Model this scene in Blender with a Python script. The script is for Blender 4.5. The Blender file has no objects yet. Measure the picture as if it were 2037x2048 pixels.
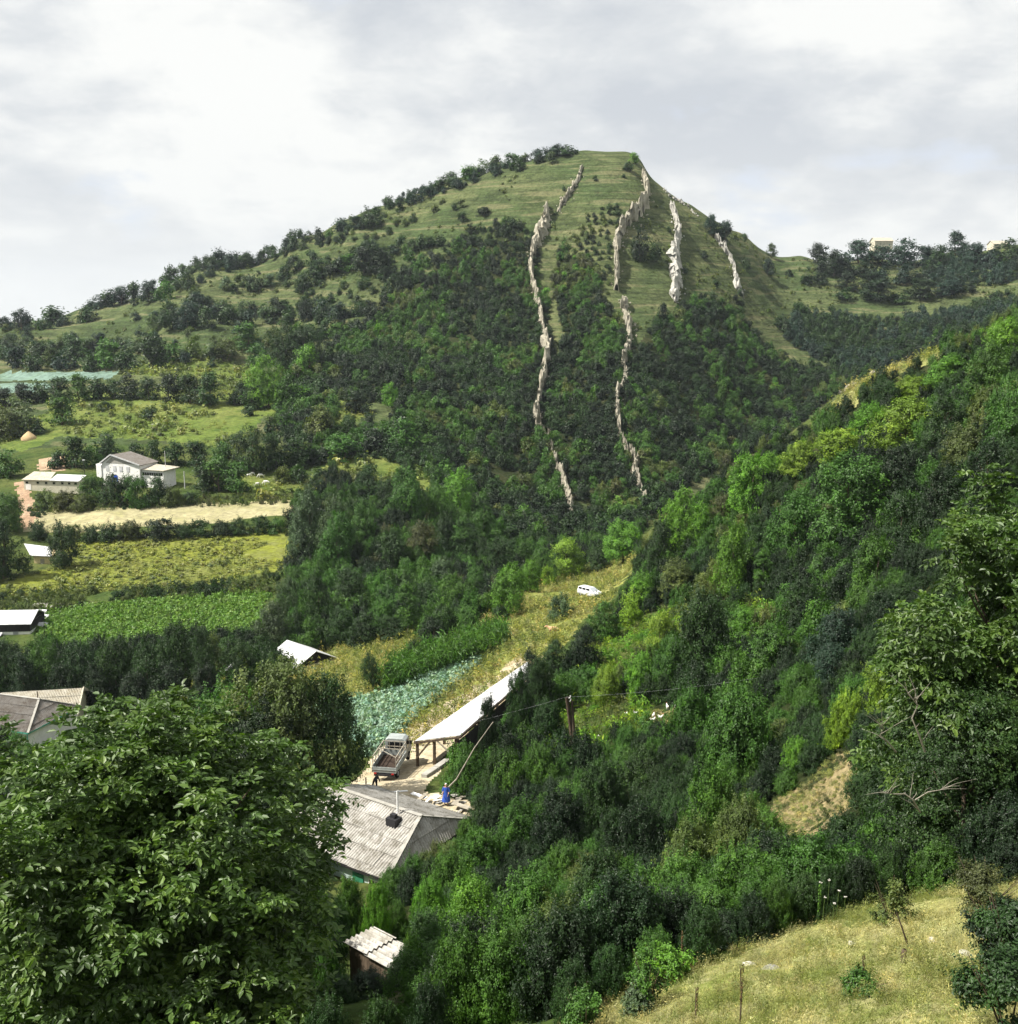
import bpy, math, random
import numpy as np
from mathutils import Vector, Matrix

# ------------------------------------------------------------ camera, sky, sun, exposure
SC = bpy.context.scene
COL = SC.collection
W0, H0, FPX, PITCH = 1018.0, 1024.0, 1050.0, math.radians(10.4)
cam_d = bpy.data.cameras.new("camera")
cam = bpy.data.objects.new("camera", cam_d)
COL.objects.link(cam)
cam.location = (0, 0, 0)
cam.rotation_euler = (math.radians(90) - PITCH, 0, 0)
cam_d.sensor_fit = 'HORIZONTAL'
cam_d.sensor_width = 36.0
cam_d.lens = 36.0 * FPX / W0
cam_d.clip_start = 0.1
cam_d.clip_end = 9000
SC.camera = cam
SUN_ELEV, SUN_AZ = math.radians(53), math.radians(-102)   # azimuth from +Y (view direction), negative = to the left
sd = Vector((math.sin(SUN_AZ) * math.cos(SUN_ELEV), math.cos(SUN_AZ) * math.cos(SUN_ELEV), math.sin(SUN_ELEV)))
sl = bpy.data.lights.new("sun", 'SUN')
sl.energy = 5.0
sl.angle = math.radians(0.6)
sl.color = (1.0, 0.95, 0.86)
so = bpy.data.objects.new("sun", sl)
so.rotation_euler = sd.to_track_quat('Z', 'Y').to_euler()
COL.objects.link(so)
SC.view_settings.view_transform = 'Standard'
SC.view_settings.look = 'None'
SC.view_settings.exposure = 0.88
SC.view_settings.gamma = 1.0
SC.cycles.use_denoising = True
SC.cycles.denoiser = 'OPENIMAGEDENOISE'
SC.cycles.denoising_prefilter = 'ACCURATE'
SC.cycles.denoising_input_passes = 'RGB_ALBEDO_NORMAL'
SC.cycles.max_bounces = 5
SC.cycles.diffuse_bounces = 1
SC.cycles.glossy_bounces = 1
SC.cycles.transmission_bounces = 2
SC.cycles.transparent_max_bounces = 8
SC.cycles.volume_bounces = 0
SC.cycles.sample_clamp_indirect = 4.0
try:
    SC.cycles.use_light_tree = False
except Exception:
    pass
SC.render.use_persistent_data = False


class NT:
    """small helper for node trees"""
    def __init__(s, tree):
        s.t = tree
        s.t.nodes.clear()
    def n(s, typ, **kw):
        nd = s.t.nodes.new(typ)
        for k, v in kw.items():
            if k.startswith('i_'):
                nd.inputs[k[2:].replace('_', ' ')].default_value = v
            else:
                setattr(nd, k, v)
        return nd
    def l(s, a, b):
        s.t.links.new(a, b)
    def math(s, op, a, b=None, clamp=False):
        nd = s.t.nodes.new('ShaderNodeMath'); nd.operation = op; nd.use_clamp = clamp
        for i, x in enumerate((a, b)):
            if x is None: continue
            if isinstance(x, (int, float)): nd.inputs[i].default_value = x
            else: s.l(x, nd.inputs[i])
        return nd.outputs[0]
    def mix(s, fac, a, b, mode='MIX'):
        nd = s.t.nodes.new('ShaderNodeMix'); nd.data_type = 'RGBA'; nd.blend_type = mode
        nd.inputs[0].default_value = 1.0
        for sock, x in ((nd.inputs[0], fac), (nd.inputs[6], a), (nd.inputs[7], b)):
            if isinstance(x, (int, float)): sock.default_value = x
            elif isinstance(x, tuple): sock.default_value = (x[0], x[1], x[2], 1)
            else: s.l(x, sock)
        return nd.outputs[2]
    def ramp(s, fac, stops):
        nd = s.t.nodes.new('ShaderNodeValToRGB')
        e = nd.color_ramp.elements
        while len(e) < len(stops): e.new(0.5)
        for i, (p, c) in enumerate(stops):
            e[i].position = p
            e[i].color = (c, c, c, 1) if isinstance(c, (int, float)) else (c[0], c[1], c[2], 1)
        s.l(fac, nd.inputs[0])
        return nd.outputs[0]
    def noise(s, vec, scale, detail=4, rough=0.55, dist=0.0):
        nd = s.t.nodes.new('ShaderNodeTexNoise')
        nd.inputs['Scale'].default_value = scale
        nd.inputs['Detail'].default_value = detail
        nd.inputs['Roughness'].default_value = rough
        nd.inputs['Distortion'].default_value = dist
        if vec is not None: s.l(vec, nd.inputs['Vector'])
        return nd.outputs[0]


world = bpy.data.worlds.new("World")
SC.world = world
world.use_nodes = True
k = NT(world.node_tree)
out = k.n('ShaderNodeOutputWorld')
bg = k.n('ShaderNodeBackground'); bg.inputs[1].default_value = 0.0502
sky = k.n('ShaderNodeTexSky', sky_type='NISHITA', sun_disc=False)
sky.sun_elevation = SUN_ELEV
sky.sun_rotation = SUN_AZ
sky.air_density = 1.0; sky.dust_density = 1.5; sky.altitude = 400
tc = k.n('ShaderNodeTexCoord')
sep = k.n('ShaderNodeSeparateXYZ'); k.l(tc.outputs['Generated'], sep.inputs[0])
# clouds live on a flat layer high above: direction / height, so they shrink towards the horizon
zz = k.math('MAXIMUM', sep.outputs[2], 0.02)
zz = k.math('ADD', zz, 0.34)
cx = k.math('DIVIDE', sep.outputs[0], zz)
cy = k.math('DIVIDE', sep.outputs[1], zz)
cv = k.n('ShaderNodeCombineXYZ'); k.l(cx, cv.inputs[0]); k.l(cy, cv.inputs[1])
cv.inputs[2].default_value = SKYSEED = 1.9
n1 = k.noise(cv.outputs[0], 2.3, 8, 0.52, 0.1)     # cover
off = k.n('ShaderNodeVectorMath', operation='ADD'); k.l(cv.outputs[0], off.inputs[0]); off.inputs[1].default_value = (0.10, -0.12, 5.0)
n2 = k.noise(off.outputs[0], 1.9, 8, 0.50, 0.25)       # thick grey bases
n3 = k.noise(cv.outputs[0], 6.0, 6, 0.6, 0.2)
cover = k.ramp(n1, [(0.36, 0.0), (0.43, 1.0)])
thick = k.math('ADD', k.math('MULTIPLY', n2, 0.66), k.math('MULTIPLY', n3, 0.34))
ccol = k.ramp(thick, [(0.455, (10.6, 10.7, 10.5)), (0.50, (9.6, 9.8, 9.8)), (0.55, (8.3, 8.6, 8.85)), (0.63, (7.0, 7.4, 7.9))])
skyb = k.mix(0.85, sky.outputs[0], (8.6, 9.3, 10.6))
# bright pale band low down
horiz = k.ramp(sep.outputs[2], [(0.0, 1.0), (0.04, 0.8), (0.09, 0.35), (0.18, 0.0)])
mixc = k.mix(cover, skyb, ccol)
mixc = k.mix(horiz, mixc, (9.8, 10.0, 9.9))
k.l(mixc, bg.inputs[0])
k.l(bg.outputs[0], out.inputs[0])

# ------------------------------------------------------------ projection helpers
cP, sP = math.cos(PITCH), math.sin(PITCH)

def ray(u, v):
    a = (np.asarray(u, float) - W0 / 2) / FPX
    b = (H0 / 2 - np.asarray(v, float)) / FPX
    return a / (cP + b * sP), (-sP + b * cP) / (cP + b * sP)      # x and z per metre of depth y

def at(u, v, Y):
    rx, rz = ray(u, v)
    return (float(rx * Y), float(Y), float(rz * Y))

def proj(x, y, z):
    f = y * cP - z * sP
    up = y * sP + z * cP
    f = np.where(f < 0.01, 0.01, f)
    return W0 / 2 + FPX * x / f, H0 / 2 - FPX * up / f

# ------------------------------------------------------------ terrain heights
CP = [  # u, v, depth
 (1018,1024,11.0),(850,1024,12.0),(700,1024,13.5),(590,1024,15),(657,984,16.2),(720,958,17.5),(806,930,18.5),(900,904,19),(1018,886,19.2),(820,912,24),(930,880,24),(700,925,24),
 (0,1024,21),(200,1024,24),(365,985,27),(460,1000,30),(100,930,36),(0,850,60),(200,900,45),
 (450,940,42),(550,900,46),(650,880,44),(500,830,64),(600,800,62),(700,800,54),(800,805,43),(900,800,35),(1018,780,30),
 (340,893,59),(470,835,66),(370,790,75),(375,770,82),(440,800,72),(450,745,86),(520,700,99),(570,757,76),
 (650,720,80),(800,700,62),(950,660,48),(1018,620,40),(700,640,103),(850,560,98),(750,560,120),(950,530,70),(1018,520,55),
 (375,735,90),(300,735,95),(430,700,102),(480,658,124),(400,650,128),(320,668,133),(270,676,126),(500,628,142),(565,600,160),(630,562,195),
 (250,690,117),(0,742,108),(90,735,112),(0,640,160),(100,640,158),(200,620,168),(270,594,178),(150,602,178),(30,610,176),
 (0,592,186),(200,584,188),(285,560,205),(70,545,218),(200,535,222),(285,510,240),(120,509,240),(30,527,228),(30,492,252),
 (120,485,262),(180,478,268),(280,480,268),(300,495,255),(370,520,232),(430,560,200),(400,600,172),(330,620,160),
 (0,452,300),(130,440,305),(240,438,305),(400,450,300),(60,398,370),(200,395,365),(300,405,345),(0,378,430),(120,370,430),(230,372,410),
 (100,345,500),(250,330,480),(0,325,610),(95,307,610),(200,266,600),(300,238,590),(400,198,575),(500,164,560),(585,151,550),(640,156,545),
 (690,204,552),(745,235,595),(800,256,620),(870,256,640),(950,252,650),(1018,246,650),
 (300,290,520),(400,260,500),(400,330,425),(480,260,485),(560,260,475),(560,330,420),(480,400,355),(560,420,345),(640,260,470),(640,340,415),(640,430,345),
 (580,500,292),(490,480,292),(640,515,285),(700,300,470),(720,360,425),(740,420,400),(780,290,560),(830,330,520),(900,300,560),(1000,300,540),
 (650,530,198),(700,500,182),(750,465,170),(800,425,162),(850,390,158),(900,366,154),(950,348,150),(1018,322,142),
 (800,500,130),(900,450,118),(1000,420,100),(700,560,140),(620,620,122),(560,660,108),(930,400,135),
]
XT = [  # plain x, y, z helpers for what is hidden or behind
 (0,0,-2.4),(6,0,-2.8),(-6,0,-3.6),(0,-20,7),(30,0,4),(-30,0,-9),(60,-20,20),(-60,-20,-10),(0,-120,30),(150,-100,50),(-150,-100,0),
 (120,60,18),(180,150,35),(250,300,55),(-150,60,-28),(-220,150,-42),(-330,300,-28),(-450,420,-10),
 (0,5,-5.6),(5,4,-5.0),(10,5,-5.2),(2,2,-3.7),(-6,10,-10.5),(-14,14,-14.5),(-40,40,-30),
 (75,215,-42),(95,240,-36),(115,240,-26),(60,260,-50),(110,290,-36),(150,330,-18),
 (0,1100,-20),(500,1200,30),(-600,1200,-60),
 (0,1900,-60),(900,1900,-40),(-1000,1900,-80),(0,3600,-150),(-2500,3600,-160),(2500,3600,-130),(-1800,800,-80),(1800,900,20),(-1500,0,-60),(1500,0,60),(0,-1500,60),
]
SKY = [(350,217,582),(450,180,567),(540,156,555),(0,325,610),(95,307,610),(200,266,600),(300,238,590),(400,198,575),(500,164,560),(560,153,553),(585,150,550),(612,152,548),(640,156,545),
 (648,172,541),(660,183,542),(674,194,546),(690,204,552),(716,220,572),(745,235,595),(800,256,620),(870,256,640),(950,252,650),(1018,246,650)]
CP += SKY[0:3] + [c for c in SKY if c[:2] in ((560,153),(612,152),(648,172),(660,183),(674,194),(716,220))]
for _u, _v, _Y in SKY:      # the ground falls away just behind each crest
    _x, _y, _z = at(_u, _v, _Y)
    XT.append((_x * 1.07, _y * 1.07, _z - 9)); XT.append((_x * 1.2, _y * 1.2, _z - 34))
_pts = [at(*c) for c in CP] + XT
_P = np.array(_pts, float)
_S = 100.0
def _warp(x, y):
    # compress far plan distances so that near relief and far relief weigh alike
    r = np.sqrt(x * x + y * y) + 1e-6
    g = np.log1p(r / 25.0)
    return x / r * g, y / r * g
_wx, _wy = _warp(_P[:, 0], _P[:, 1])
def _U(d2):
    return 0.5 * d2 * np.log(d2 + 1e-12)
_n = len(_P)
_K = _U((_wx[:, None] - _wx[None]) ** 2 + (_wy[:, None] - _wy[None]) ** 2) + np.eye(_n) * 4e-4
_A = np.zeros((_n + 3, _n + 3)); _A[:_n, :_n] = _K
_A[:_n, _n] = 1; _A[:_n, _n + 1] = _wx; _A[:_n, _n + 2] = _wy; _A[_n:, :_n] = _A[:_n, _n:].T
# interpolate z / (20 + r): the slope seen from near the viewer stays even
_r = np.sqrt(_P[:, 0] ** 2 + _P[:, 1] ** 2)
_c = np.linalg.solve(_A, np.concatenate([_P[:, 2] / (20 + _r), np.zeros(3)]))

def vnoise(x, y, seed=0):
    """value noise, numpy"""
    xi = np.floor(x).astype(np.int64); yi = np.floor(y).astype(np.int64)
    fx = x - xi; fy = y - yi
    fx = fx * fx * (3 - 2 * fx); fy = fy * fy * (3 - 2 * fy)
    def h(a, b):
        n = (a * 374761393 + b * 668265263 + seed * 974634777) & 0x7fffffff
        n = ((n ^ (n >> 13)) * 1274126177) & 0x7fffffff
        return ((n ^ (n >> 16)) & 0xffff) / 65535.0
    return (h(xi, yi) * (1 - fx) + h(xi + 1, yi) * fx) * (1 - fy) + (h(xi, yi + 1) * (1 - fx) + h(xi + 1, yi + 1) * fx) * fy - 0.5

def fbm(x, y, seed=0, o=4):
    s = 0; a = 1.0
    for i in range(o):
        s = s + a * vnoise(x * 2 ** i, y * 2 ** i, seed + i); a *= 0.5
    return s

def height(x, y):
    x = np.atleast_1d(np.asarray(x, float)); y = np.atleast_1d(np.asarray(y, float))
    sh = x.shape; x = x.ravel(); y = y.ravel()
    res = np.empty_like(x)
    for i in range(0, len(x), 20000):
        a, b = x[i:i + 20000], y[i:i + 20000]
        wx, wy = _warp(a, b)
        d2 = (wx[:, None] - _wx[None]) ** 2 + (wy[:, None] - _wy[None]) ** 2
        q = _U(d2) @ _c[:_n] + _c[_n] + _c[_n + 1] * wx + _c[_n + 2] * wy
        res[i:i + 20000] = q * (20 + np.sqrt(a * a + b * b))
    r = np.sqrt(x * x + y * y)
    amp = np.clip((r - 8) / 60, 0, 1)
    res += fbm(x / 9, y / 9, 3) * 0.35 * amp
    far = np.clip((r - 240) / 120, 0, 1)
    res += fbm(x / 38, y / 38, 9) * 2.4 * far
    # old field terraces on the far left slope
    t = np.clip((y - 330) / 60, 0, 1) * np.clip((-x + 20) / 60, 0, 1) * np.clip((620 - y) / 60, 0, 1)
    ph = (res + fbm(x / 60, y / 60, 21) * 8) / 9.0
    res += t * (-np.sin(ph * 2 * np.pi) / (2 * np.pi)) * 9.0 * 0.75
    return res.reshape(sh)

# regular fast lookup grids
class HG:
    def __init__(s, x0, x1, y0, y1, st):
        s.x0, s.y0, s.st = x0, y0, st
        xs = np.arange(x0, x1 + st, st); ys = np.arange(y0, y1 + st, st)
        X, Y = np.meshgrid(xs, ys)
        s.z = height(X, Y); s.nx = len(xs); s.ny = len(ys)
    def __call__(s, x, y):
        fx = np.clip((x - s.x0) / s.st, 0, s.nx - 1.001); fy = np.clip((y - s.y0) / s.st, 0, s.ny - 1.001)
        i = fx.astype(int); j = fy.astype(int); fx = fx - i; fy = fy - j
        z = s.z
        return (z[j, i] * (1 - fx) + z[j, i + 1] * fx) * (1 - fy) + (z[j + 1, i] * (1 - fx) + z[j + 1, i + 1] * fx) * fy
G_near = HG(-70, 70, -5, 110, 0.5)
G_far = HG(-440, 440, -5, 760, 2.0)

def gz(x, y):
    x = np.atleast_1d(np.asarray(x, float)); y = np.atleast_1d(np.asarray(y, float))
    near = (np.abs(x) < 69) & (y < 109)
    return np.where(near, G_near(x, y), G_far(x, y))

_YS = np.concatenate([np.geomspace(6, 700, 1500)])
def hits(u, v, ymin=6.0):
    """depth at which the pixel's ray meets the ground; nan when it meets the sky"""
    u = np.atleast_1d(np.asarray(u, float)); v = np.atleast_1d(np.asarray(v, float))
    rx, rz = ray(u, v)
    Y = _YS[_YS >= ymin]
    res = np.full(len(u), np.nan)
    for i in range(0, len(u), 400):
        X = rx[i:i + 400, None] * Y[None]; Z = rz[i:i + 400, None] * Y[None]
        g = gz(X.ravel(), np.broadcast_to(Y, X.shape).ravel()).reshape(X.shape)
        below = Z < g
        k_ = below.argmax(1); ok = below.any(1)
        res[i:i + 400] = np.where(ok, Y[k_], np.nan)
    return res

def on(u, v, ymin=6.0):
    Y = hits(u, v, ymin)[0]
    if Y != Y: Y = 560.0
    rx, rz = ray(u, v)
    x = float(rx * Y)
    return Vector((x, float(Y), float(gz(x, Y)[0])))

def inpoly(px, py, poly):
    px = np.asarray(px); py = np.asarray(py)
    r = np.zeros(px.shape, bool)
    n = len(poly); j = n - 1
    for i in range(n):
        xi, yi = poly[i]; xj, yj = poly[j]
        if yi != yj:
            c = ((yi > py) != (yj > py)) & (px < (xj - xi) * (py - yi) / (yj - yi) + xi)
            r ^= c
        j = i
    return r
# ------------------------------------------------------------ object helpers
def meta(o, label=None, cat=None, group=None, kind=None):
    if label: o['label'] = label
    if cat: o['category'] = cat
    if group: o['group'] = group
    if kind: o['kind'] = kind
    return o

def mesh_np(name, V, F, mats, mi=None, smooth=False):
    """V (n,3), F list/array of quads or tris (array) -> mesh"""
    me = bpy.data.meshes.new(name)
    V = np.asarray(V, np.float32)
    F = np.asarray(F, np.int32)
    k_ = F.shape[1]
    me.vertices.add(len(V)); me.vertices.foreach_set('co', V.ravel())
    me.loops.add(F.size); me.loops.foreach_set('vertex_index', F.ravel())
    me.polygons.add(len(F))
    me.polygons.foreach_set('loop_start', np.arange(0, F.size, k_, dtype=np.int32))
    me.polygons.foreach_set('loop_total', np.full(len(F), k_, np.int32))
    for m in (mats if isinstance(mats, (list, tuple)) else [mats]): me.materials.append(m)
    if mi is not None: me.polygons.foreach_set('material_index', np.asarray(mi, np.int32))
    me.polygons.foreach_set('use_smooth', np.full(len(F), smooth))
    me.update(calc_edges=True)
    return me

def link(name, me, parent=None, loc=None, rot=None, scale=None):
    o = bpy.data.objects.new(name, me)
    COL.objects.link(o)
    if parent is not None: o.parent = parent
    if loc is not None: o.location = loc
    if rot is not None: o.rotation_euler = rot
    if scale is not None: o.scale = scale
    return o

def mat(name):
    m = bpy.data.materials.new(name); m.use_nodes = True
    return m, NT(m.node_tree)

def finish(k_, col, rough=0.9, spec=0.2, bump=None, bstr=0.5, bdist=0.1, metal=0.0):
    out_ = k_.n('ShaderNodeOutputMaterial')
    p = k_.n('ShaderNodeBsdfPrincipled')
    if isinstance(col, tuple): p.inputs['Base Color'].default_value = (*col, 1)
    else: k_.l(col, p.inputs['Base Color'])
    p.inputs['Roughness'].default_value = rough
    p.inputs['Specular IOR Level'].default_value = spec
    p.inputs['Metallic'].default_value = metal
    if bump is not None:
        b = k_.n('ShaderNodeBump'); b.inputs['Strength'].default_value = bstr; b.inputs['Distance'].default_value = bdist
        k_.l(bump, b.inputs['Height']); k_.l(b.outputs[0], p.inputs['Normal'])
    k_.l(p.outputs[0], out_.inputs[0])
    return p

def ground_mat(name, c1, c2, c3, s1=0.03, s2=0.25, s3=1.6, bstr=0.6, bd=0.4, thr=(0.4, 0.6)):
    """three colours mixed by broad, middle and fine noise"""
    m, k_ = mat(name)
    t = k_.n('ShaderNodeTexCoord'); o_ = t.outputs['Object']
    a = k_.noise(o_, s1, 5, 0.6, 0.4); b = k_.noise(o_, s2, 5, 0.65); c = k_.noise(o_, s3, 4, 0.7)
    col = k_.mix(k_.ramp(a, [(thr[0], 0.0), (thr[1], 1.0)]), c1, c2)
    col = k_.mix(k_.ramp(b, [(0.46, 0.0), (0.66, 0.85)]), col, c3)
    col = k_.mix(1.0, col, k_.ramp(c, [(0.3, 0.6), (0.7, 1.35)]), 'MULTIPLY')
    h = k_.math('ADD', k_.math('MULTIPLY', b, 0.7), k_.math('MULTIPLY', c, 0.5))
    finish(k_, col, 0.95, 0.05, h, bstr, bd)
    return m

def hill_mat():
    m, k_ = mat('hill_grass')
    t = k_.n('ShaderNodeTexCoord'); o_ = t.outputs['Object']
    mp = k_.n('ShaderNodeMapping'); mp.inputs['Scale'].default_value = (0.03, 0.03, 0.42); k_.l(o_, mp.inputs[0])
    a = k_.noise(o_, 0.018, 6, 0.62, 0.5); b = k_.noise(o_, 0.10, 6, 0.7, 0.3); c = k_.noise(o_, 0.7, 5, 0.75)
    st = k_.noise(mp.outputs[0], 1.0, 5, 0.6, 0.4)
    col = k_.mix(k_.ramp(a, [(0.40, 0.0), (0.60, 1.0)]), (0.062,0.092,0.034), (0.112,0.130,0.055))
    col = k_.mix(k_.ramp(b, [(0.50, 0.0), (0.62, 0.8)]), col, (0.040,0.058,0.021))
    col = k_.mix(k_.ramp(st, [(0.52, 0.0), (0.58, 0.75), (0.64, 0.2)]), col, (0.038,0.050,0.022))
    col = k_.mix(k_.ramp(st, [(0.40, 0.55), (0.45, 0.0)]), col, (0.175,0.165,0.088))
    col = k_.mix(1.0, col, k_.ramp(c, [(0.3, 0.55), (0.7, 1.4)]), 'MULTIPLY')
    h = k_.math('ADD', k_.math('MULTIPLY', b, 1.0), k_.math('MULTIPLY', c, 0.5)); h = k_.math('ADD', h, k_.math('MULTIPLY', st, 1.2))
    finish(k_, col, 0.95, 0.05, h, 1.0, 1.6)
    return m

GM = {
 'hills':   hill_mat(),
 'ground':  ground_mat('rough_grass', (0.045,0.072,0.018), (0.085,0.100,0.030), (0.026,0.044,0.012), 0.06, 0.35, 1.6),
 'meadow':  ground_mat('pasture_grass', (0.100,0.140,0.030), (0.140,0.160,0.045), (0.056,0.090,0.020), 0.03, 0.15, 0.8, 0.9, 0.8),
 'dry_meadow': ground_mat('dry_grass', (0.25,0.24,0.09), (0.15,0.18,0.045), (0.32,0.295,0.15), 0.35, 1.4, 7.0, 0.8, 0.12),
 'yard':    ground_mat('pale_dirt', (0.42,0.36,0.25), (0.33,0.27,0.17), (0.48,0.42,0.31), 0.15, 0.8, 3.0, 0.5, 0.1),
 'ridge_meadow': ground_mat('yellow_grass', (0.23,0.24,0.065), (0.15,0.18,0.04), (0.28,0.26,0.11), 0.06, 0.3, 1.4, 0.8, 0.4),
 'dry_field': ground_mat('straw_grass', (0.25,0.24,0.10), (0.20,0.21,0.075), (0.14,0.16,0.045), 0.08, 0.4, 1.5, 0.8, 0.3),
 'crop_field': ground_mat('crop_soil', (0.040,0.09,0.018), (0.055,0.11,0.022), (0.035,0.06,0.015), 0.06, 0.5, 1.8, 0.9, 0.4),
 'yellow_field': ground_mat('yellow_green_grass', (0.17,0.19,0.030), (0.13,0.155,0.030), (0.15,0.16,0.055), 0.04, 0.22, 0.9, 0.9, 0.6),
 'mown_field': ground_mat('mown_straw', (0.34,0.31,0.18), (0.30,0.275,0.16), (0.22,0.21,0.10), 0.04, 0.2, 0.8, 0.5, 0.3),
 'dirt_track': ground_mat('red_dirt', (0.30,0.20,0.13), (0.38,0.28,0.19), (0.24,0.17,0.11), 0.1, 0.5, 1.5),
 'cabbage_field': ground_mat('cabbage_soil', (0.075,0.10,0.055), (0.09,0.115,0.065), (0.06,0.08,0.045), 0.1, 0.5, 2.0),
 'corn_plot': ground_mat('corn_soil', (0.05,0.09,0.02), (0.06,0.10,0.03), (0.05,0.08,0.02), 0.1, 0.5, 2.0),
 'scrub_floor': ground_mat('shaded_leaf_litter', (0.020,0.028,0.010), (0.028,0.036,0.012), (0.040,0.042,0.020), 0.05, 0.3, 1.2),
 'far_field': ground_mat('blue_green_crop', (0.13,0.19,0.16), (0.15,0.22,0.18), (0.11,0.17,0.11), 0.02, 0.1, 0.5),
 'bare_patch': ground_mat('straw_litter', (0.24,0.195,0.10), (0.18,0.15,0.07), (0.31,0.25,0.14), 0.3, 1.2, 5.0, 0.9, 0.2),
}
REG = [  # class, polygon in photo halves, depth range
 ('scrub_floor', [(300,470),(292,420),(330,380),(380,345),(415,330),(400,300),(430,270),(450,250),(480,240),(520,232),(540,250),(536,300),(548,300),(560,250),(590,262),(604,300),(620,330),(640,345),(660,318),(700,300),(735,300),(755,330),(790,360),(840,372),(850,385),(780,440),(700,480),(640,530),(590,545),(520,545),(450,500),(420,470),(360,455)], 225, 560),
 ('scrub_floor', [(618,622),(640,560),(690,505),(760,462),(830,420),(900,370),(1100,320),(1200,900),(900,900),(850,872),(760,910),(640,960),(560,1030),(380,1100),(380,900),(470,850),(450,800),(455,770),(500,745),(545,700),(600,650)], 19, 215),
 ('hills', [(556,480),(566,478),(596,520),(570,520)], 225, 560),('hills', [(548,262),(556,300),(566,345),(556,360),(548,330)], 225, 560),('hills', [(745,300),(772,325),(800,350),(838,372),(800,368),(765,345),(740,320)], 225, 560),('hills', [(340,400),(400,405),(390,430),(330,432)], 225, 560),
 ('ground', [(640,615),(700,600),(690,640),(660,660),(600,690),(570,680),(590,640)], 60, 200),('ground', [(545,720),(600,700),(640,700),(660,740),(600,760),(560,775),(530,750)], 55, 120),('ground', [(706,505),(740,510),(732,530),(708,528)], 60, 215),('ground', [(740,600),(790,610),(760,630),(735,625)], 50, 215),
 ('meadow', [(0,448),(22,452),(60,436),(150,440),(250,450),(262,415),(300,420),(340,430),(372,415),(330,395),(262,388),(150,388),(60,396),(45,415),(0,425)], 270, 420),
 ('meadow', [(120,374),(150,362),(190,358),(230,362),(262,372),(250,392),(215,388),(195,378)], 370, 470),
 ('meadow', [(300,480),(330,465),(380,455),(440,462),(450,480),(420,500),(320,500),(240,500),(230,470)], 240, 330),
 ('far_field', [(0,372),(60,372),(120,371),(112,379),(60,380),(0,381)], 370, 520),
 ('far_field', [(0,383),(55,383),(52,390),(0,393)], 340, 520),
 ('yellow_field', [(0,584),(0,599),(91,592),(210,583),(262,572),(296,566),(310,552),(284,528),(180,534),(71,541),(67,562),(30,576)], 170, 240),
 ('crop_field', [(30,616),(50,610),(90,606),(180,598),(274,590),(262,608),(290,620),(290,640),(200,650),(100,660),(60,665),(44,640)], 140, 190),
 ('mown_field', [(22,532),(30,516),(55,509),(120,506),(200,504),(300,500),(300,514),(200,524),(150,526),(70,533)], 215, 262),
 ('dirt_track', [(16,482),(26,482),(31,500),(38,512),(30,524),(22,530),(19,505)], 215, 290),
 ('dirt_track', [(40,458),(62,456),(78,466),(60,472),(38,470)], 255, 300),
 ('dry_field', [(240,700),(300,672),(318,652),(370,641),(414,631),(420,642),(404,658),(384,690),(330,700)], 95, 150),
 ('dry_field', [(130,710),(160,690),(235,672),(250,690),(220,710),(150,730)], 80, 130),
 ('ridge_meadow', [(430,668),(452,640),(490,615),(540,583),(590,571),(642,553),(640,562),(622,580),(612,598),(596,612),(580,622),(566,644),(548,662),(520,684),(455,732),(420,750),(392,758),(395,745),(420,712),(455,684),(486,658)], 85, 215),
 ('yard', [(318,822),(345,790),(370,772),(372,750),(396,738),(420,716),(450,702),(530,650),(545,660),(500,715),(452,745),(440,768),(428,790),(470,800),(492,812),(470,840),(400,840)], 55, 120),
 ('dry_field', [(828,410),(850,386),(885,368),(935,346),(944,358),(902,378),(864,396),(842,416)], 135, 205),
 ('cabbage_field', [(280,748),(292,712),(378,697),(401,688),(433,675),(486,658),(458,684),(432,712),(406,730),(388,744),(372,756),(340,760)], 82, 130),
 ('corn_plot', [(384,696),(394,676),(440,658),(500,636),(506,642),(490,654),(462,665),(433,675),(401,688)], 95, 150),
 ('bare_patch', [(758,832),(772,802),(806,784),(840,752),(864,756),(866,790),(858,806),(822,824),(790,850)], 25, 70),
 ('bare_patch', [(640,735),(650,712),(700,705),(690,725),(660,750)], 60, 110),
 ('dry_meadow', [(545,1060),(575,1020),(612,996),(657,980),(684,970),(750,946),(806,929),(843,915),(916,898),(977,890),(1200,880),(1200,1400),(400,1400)], 5, 24),
]
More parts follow.
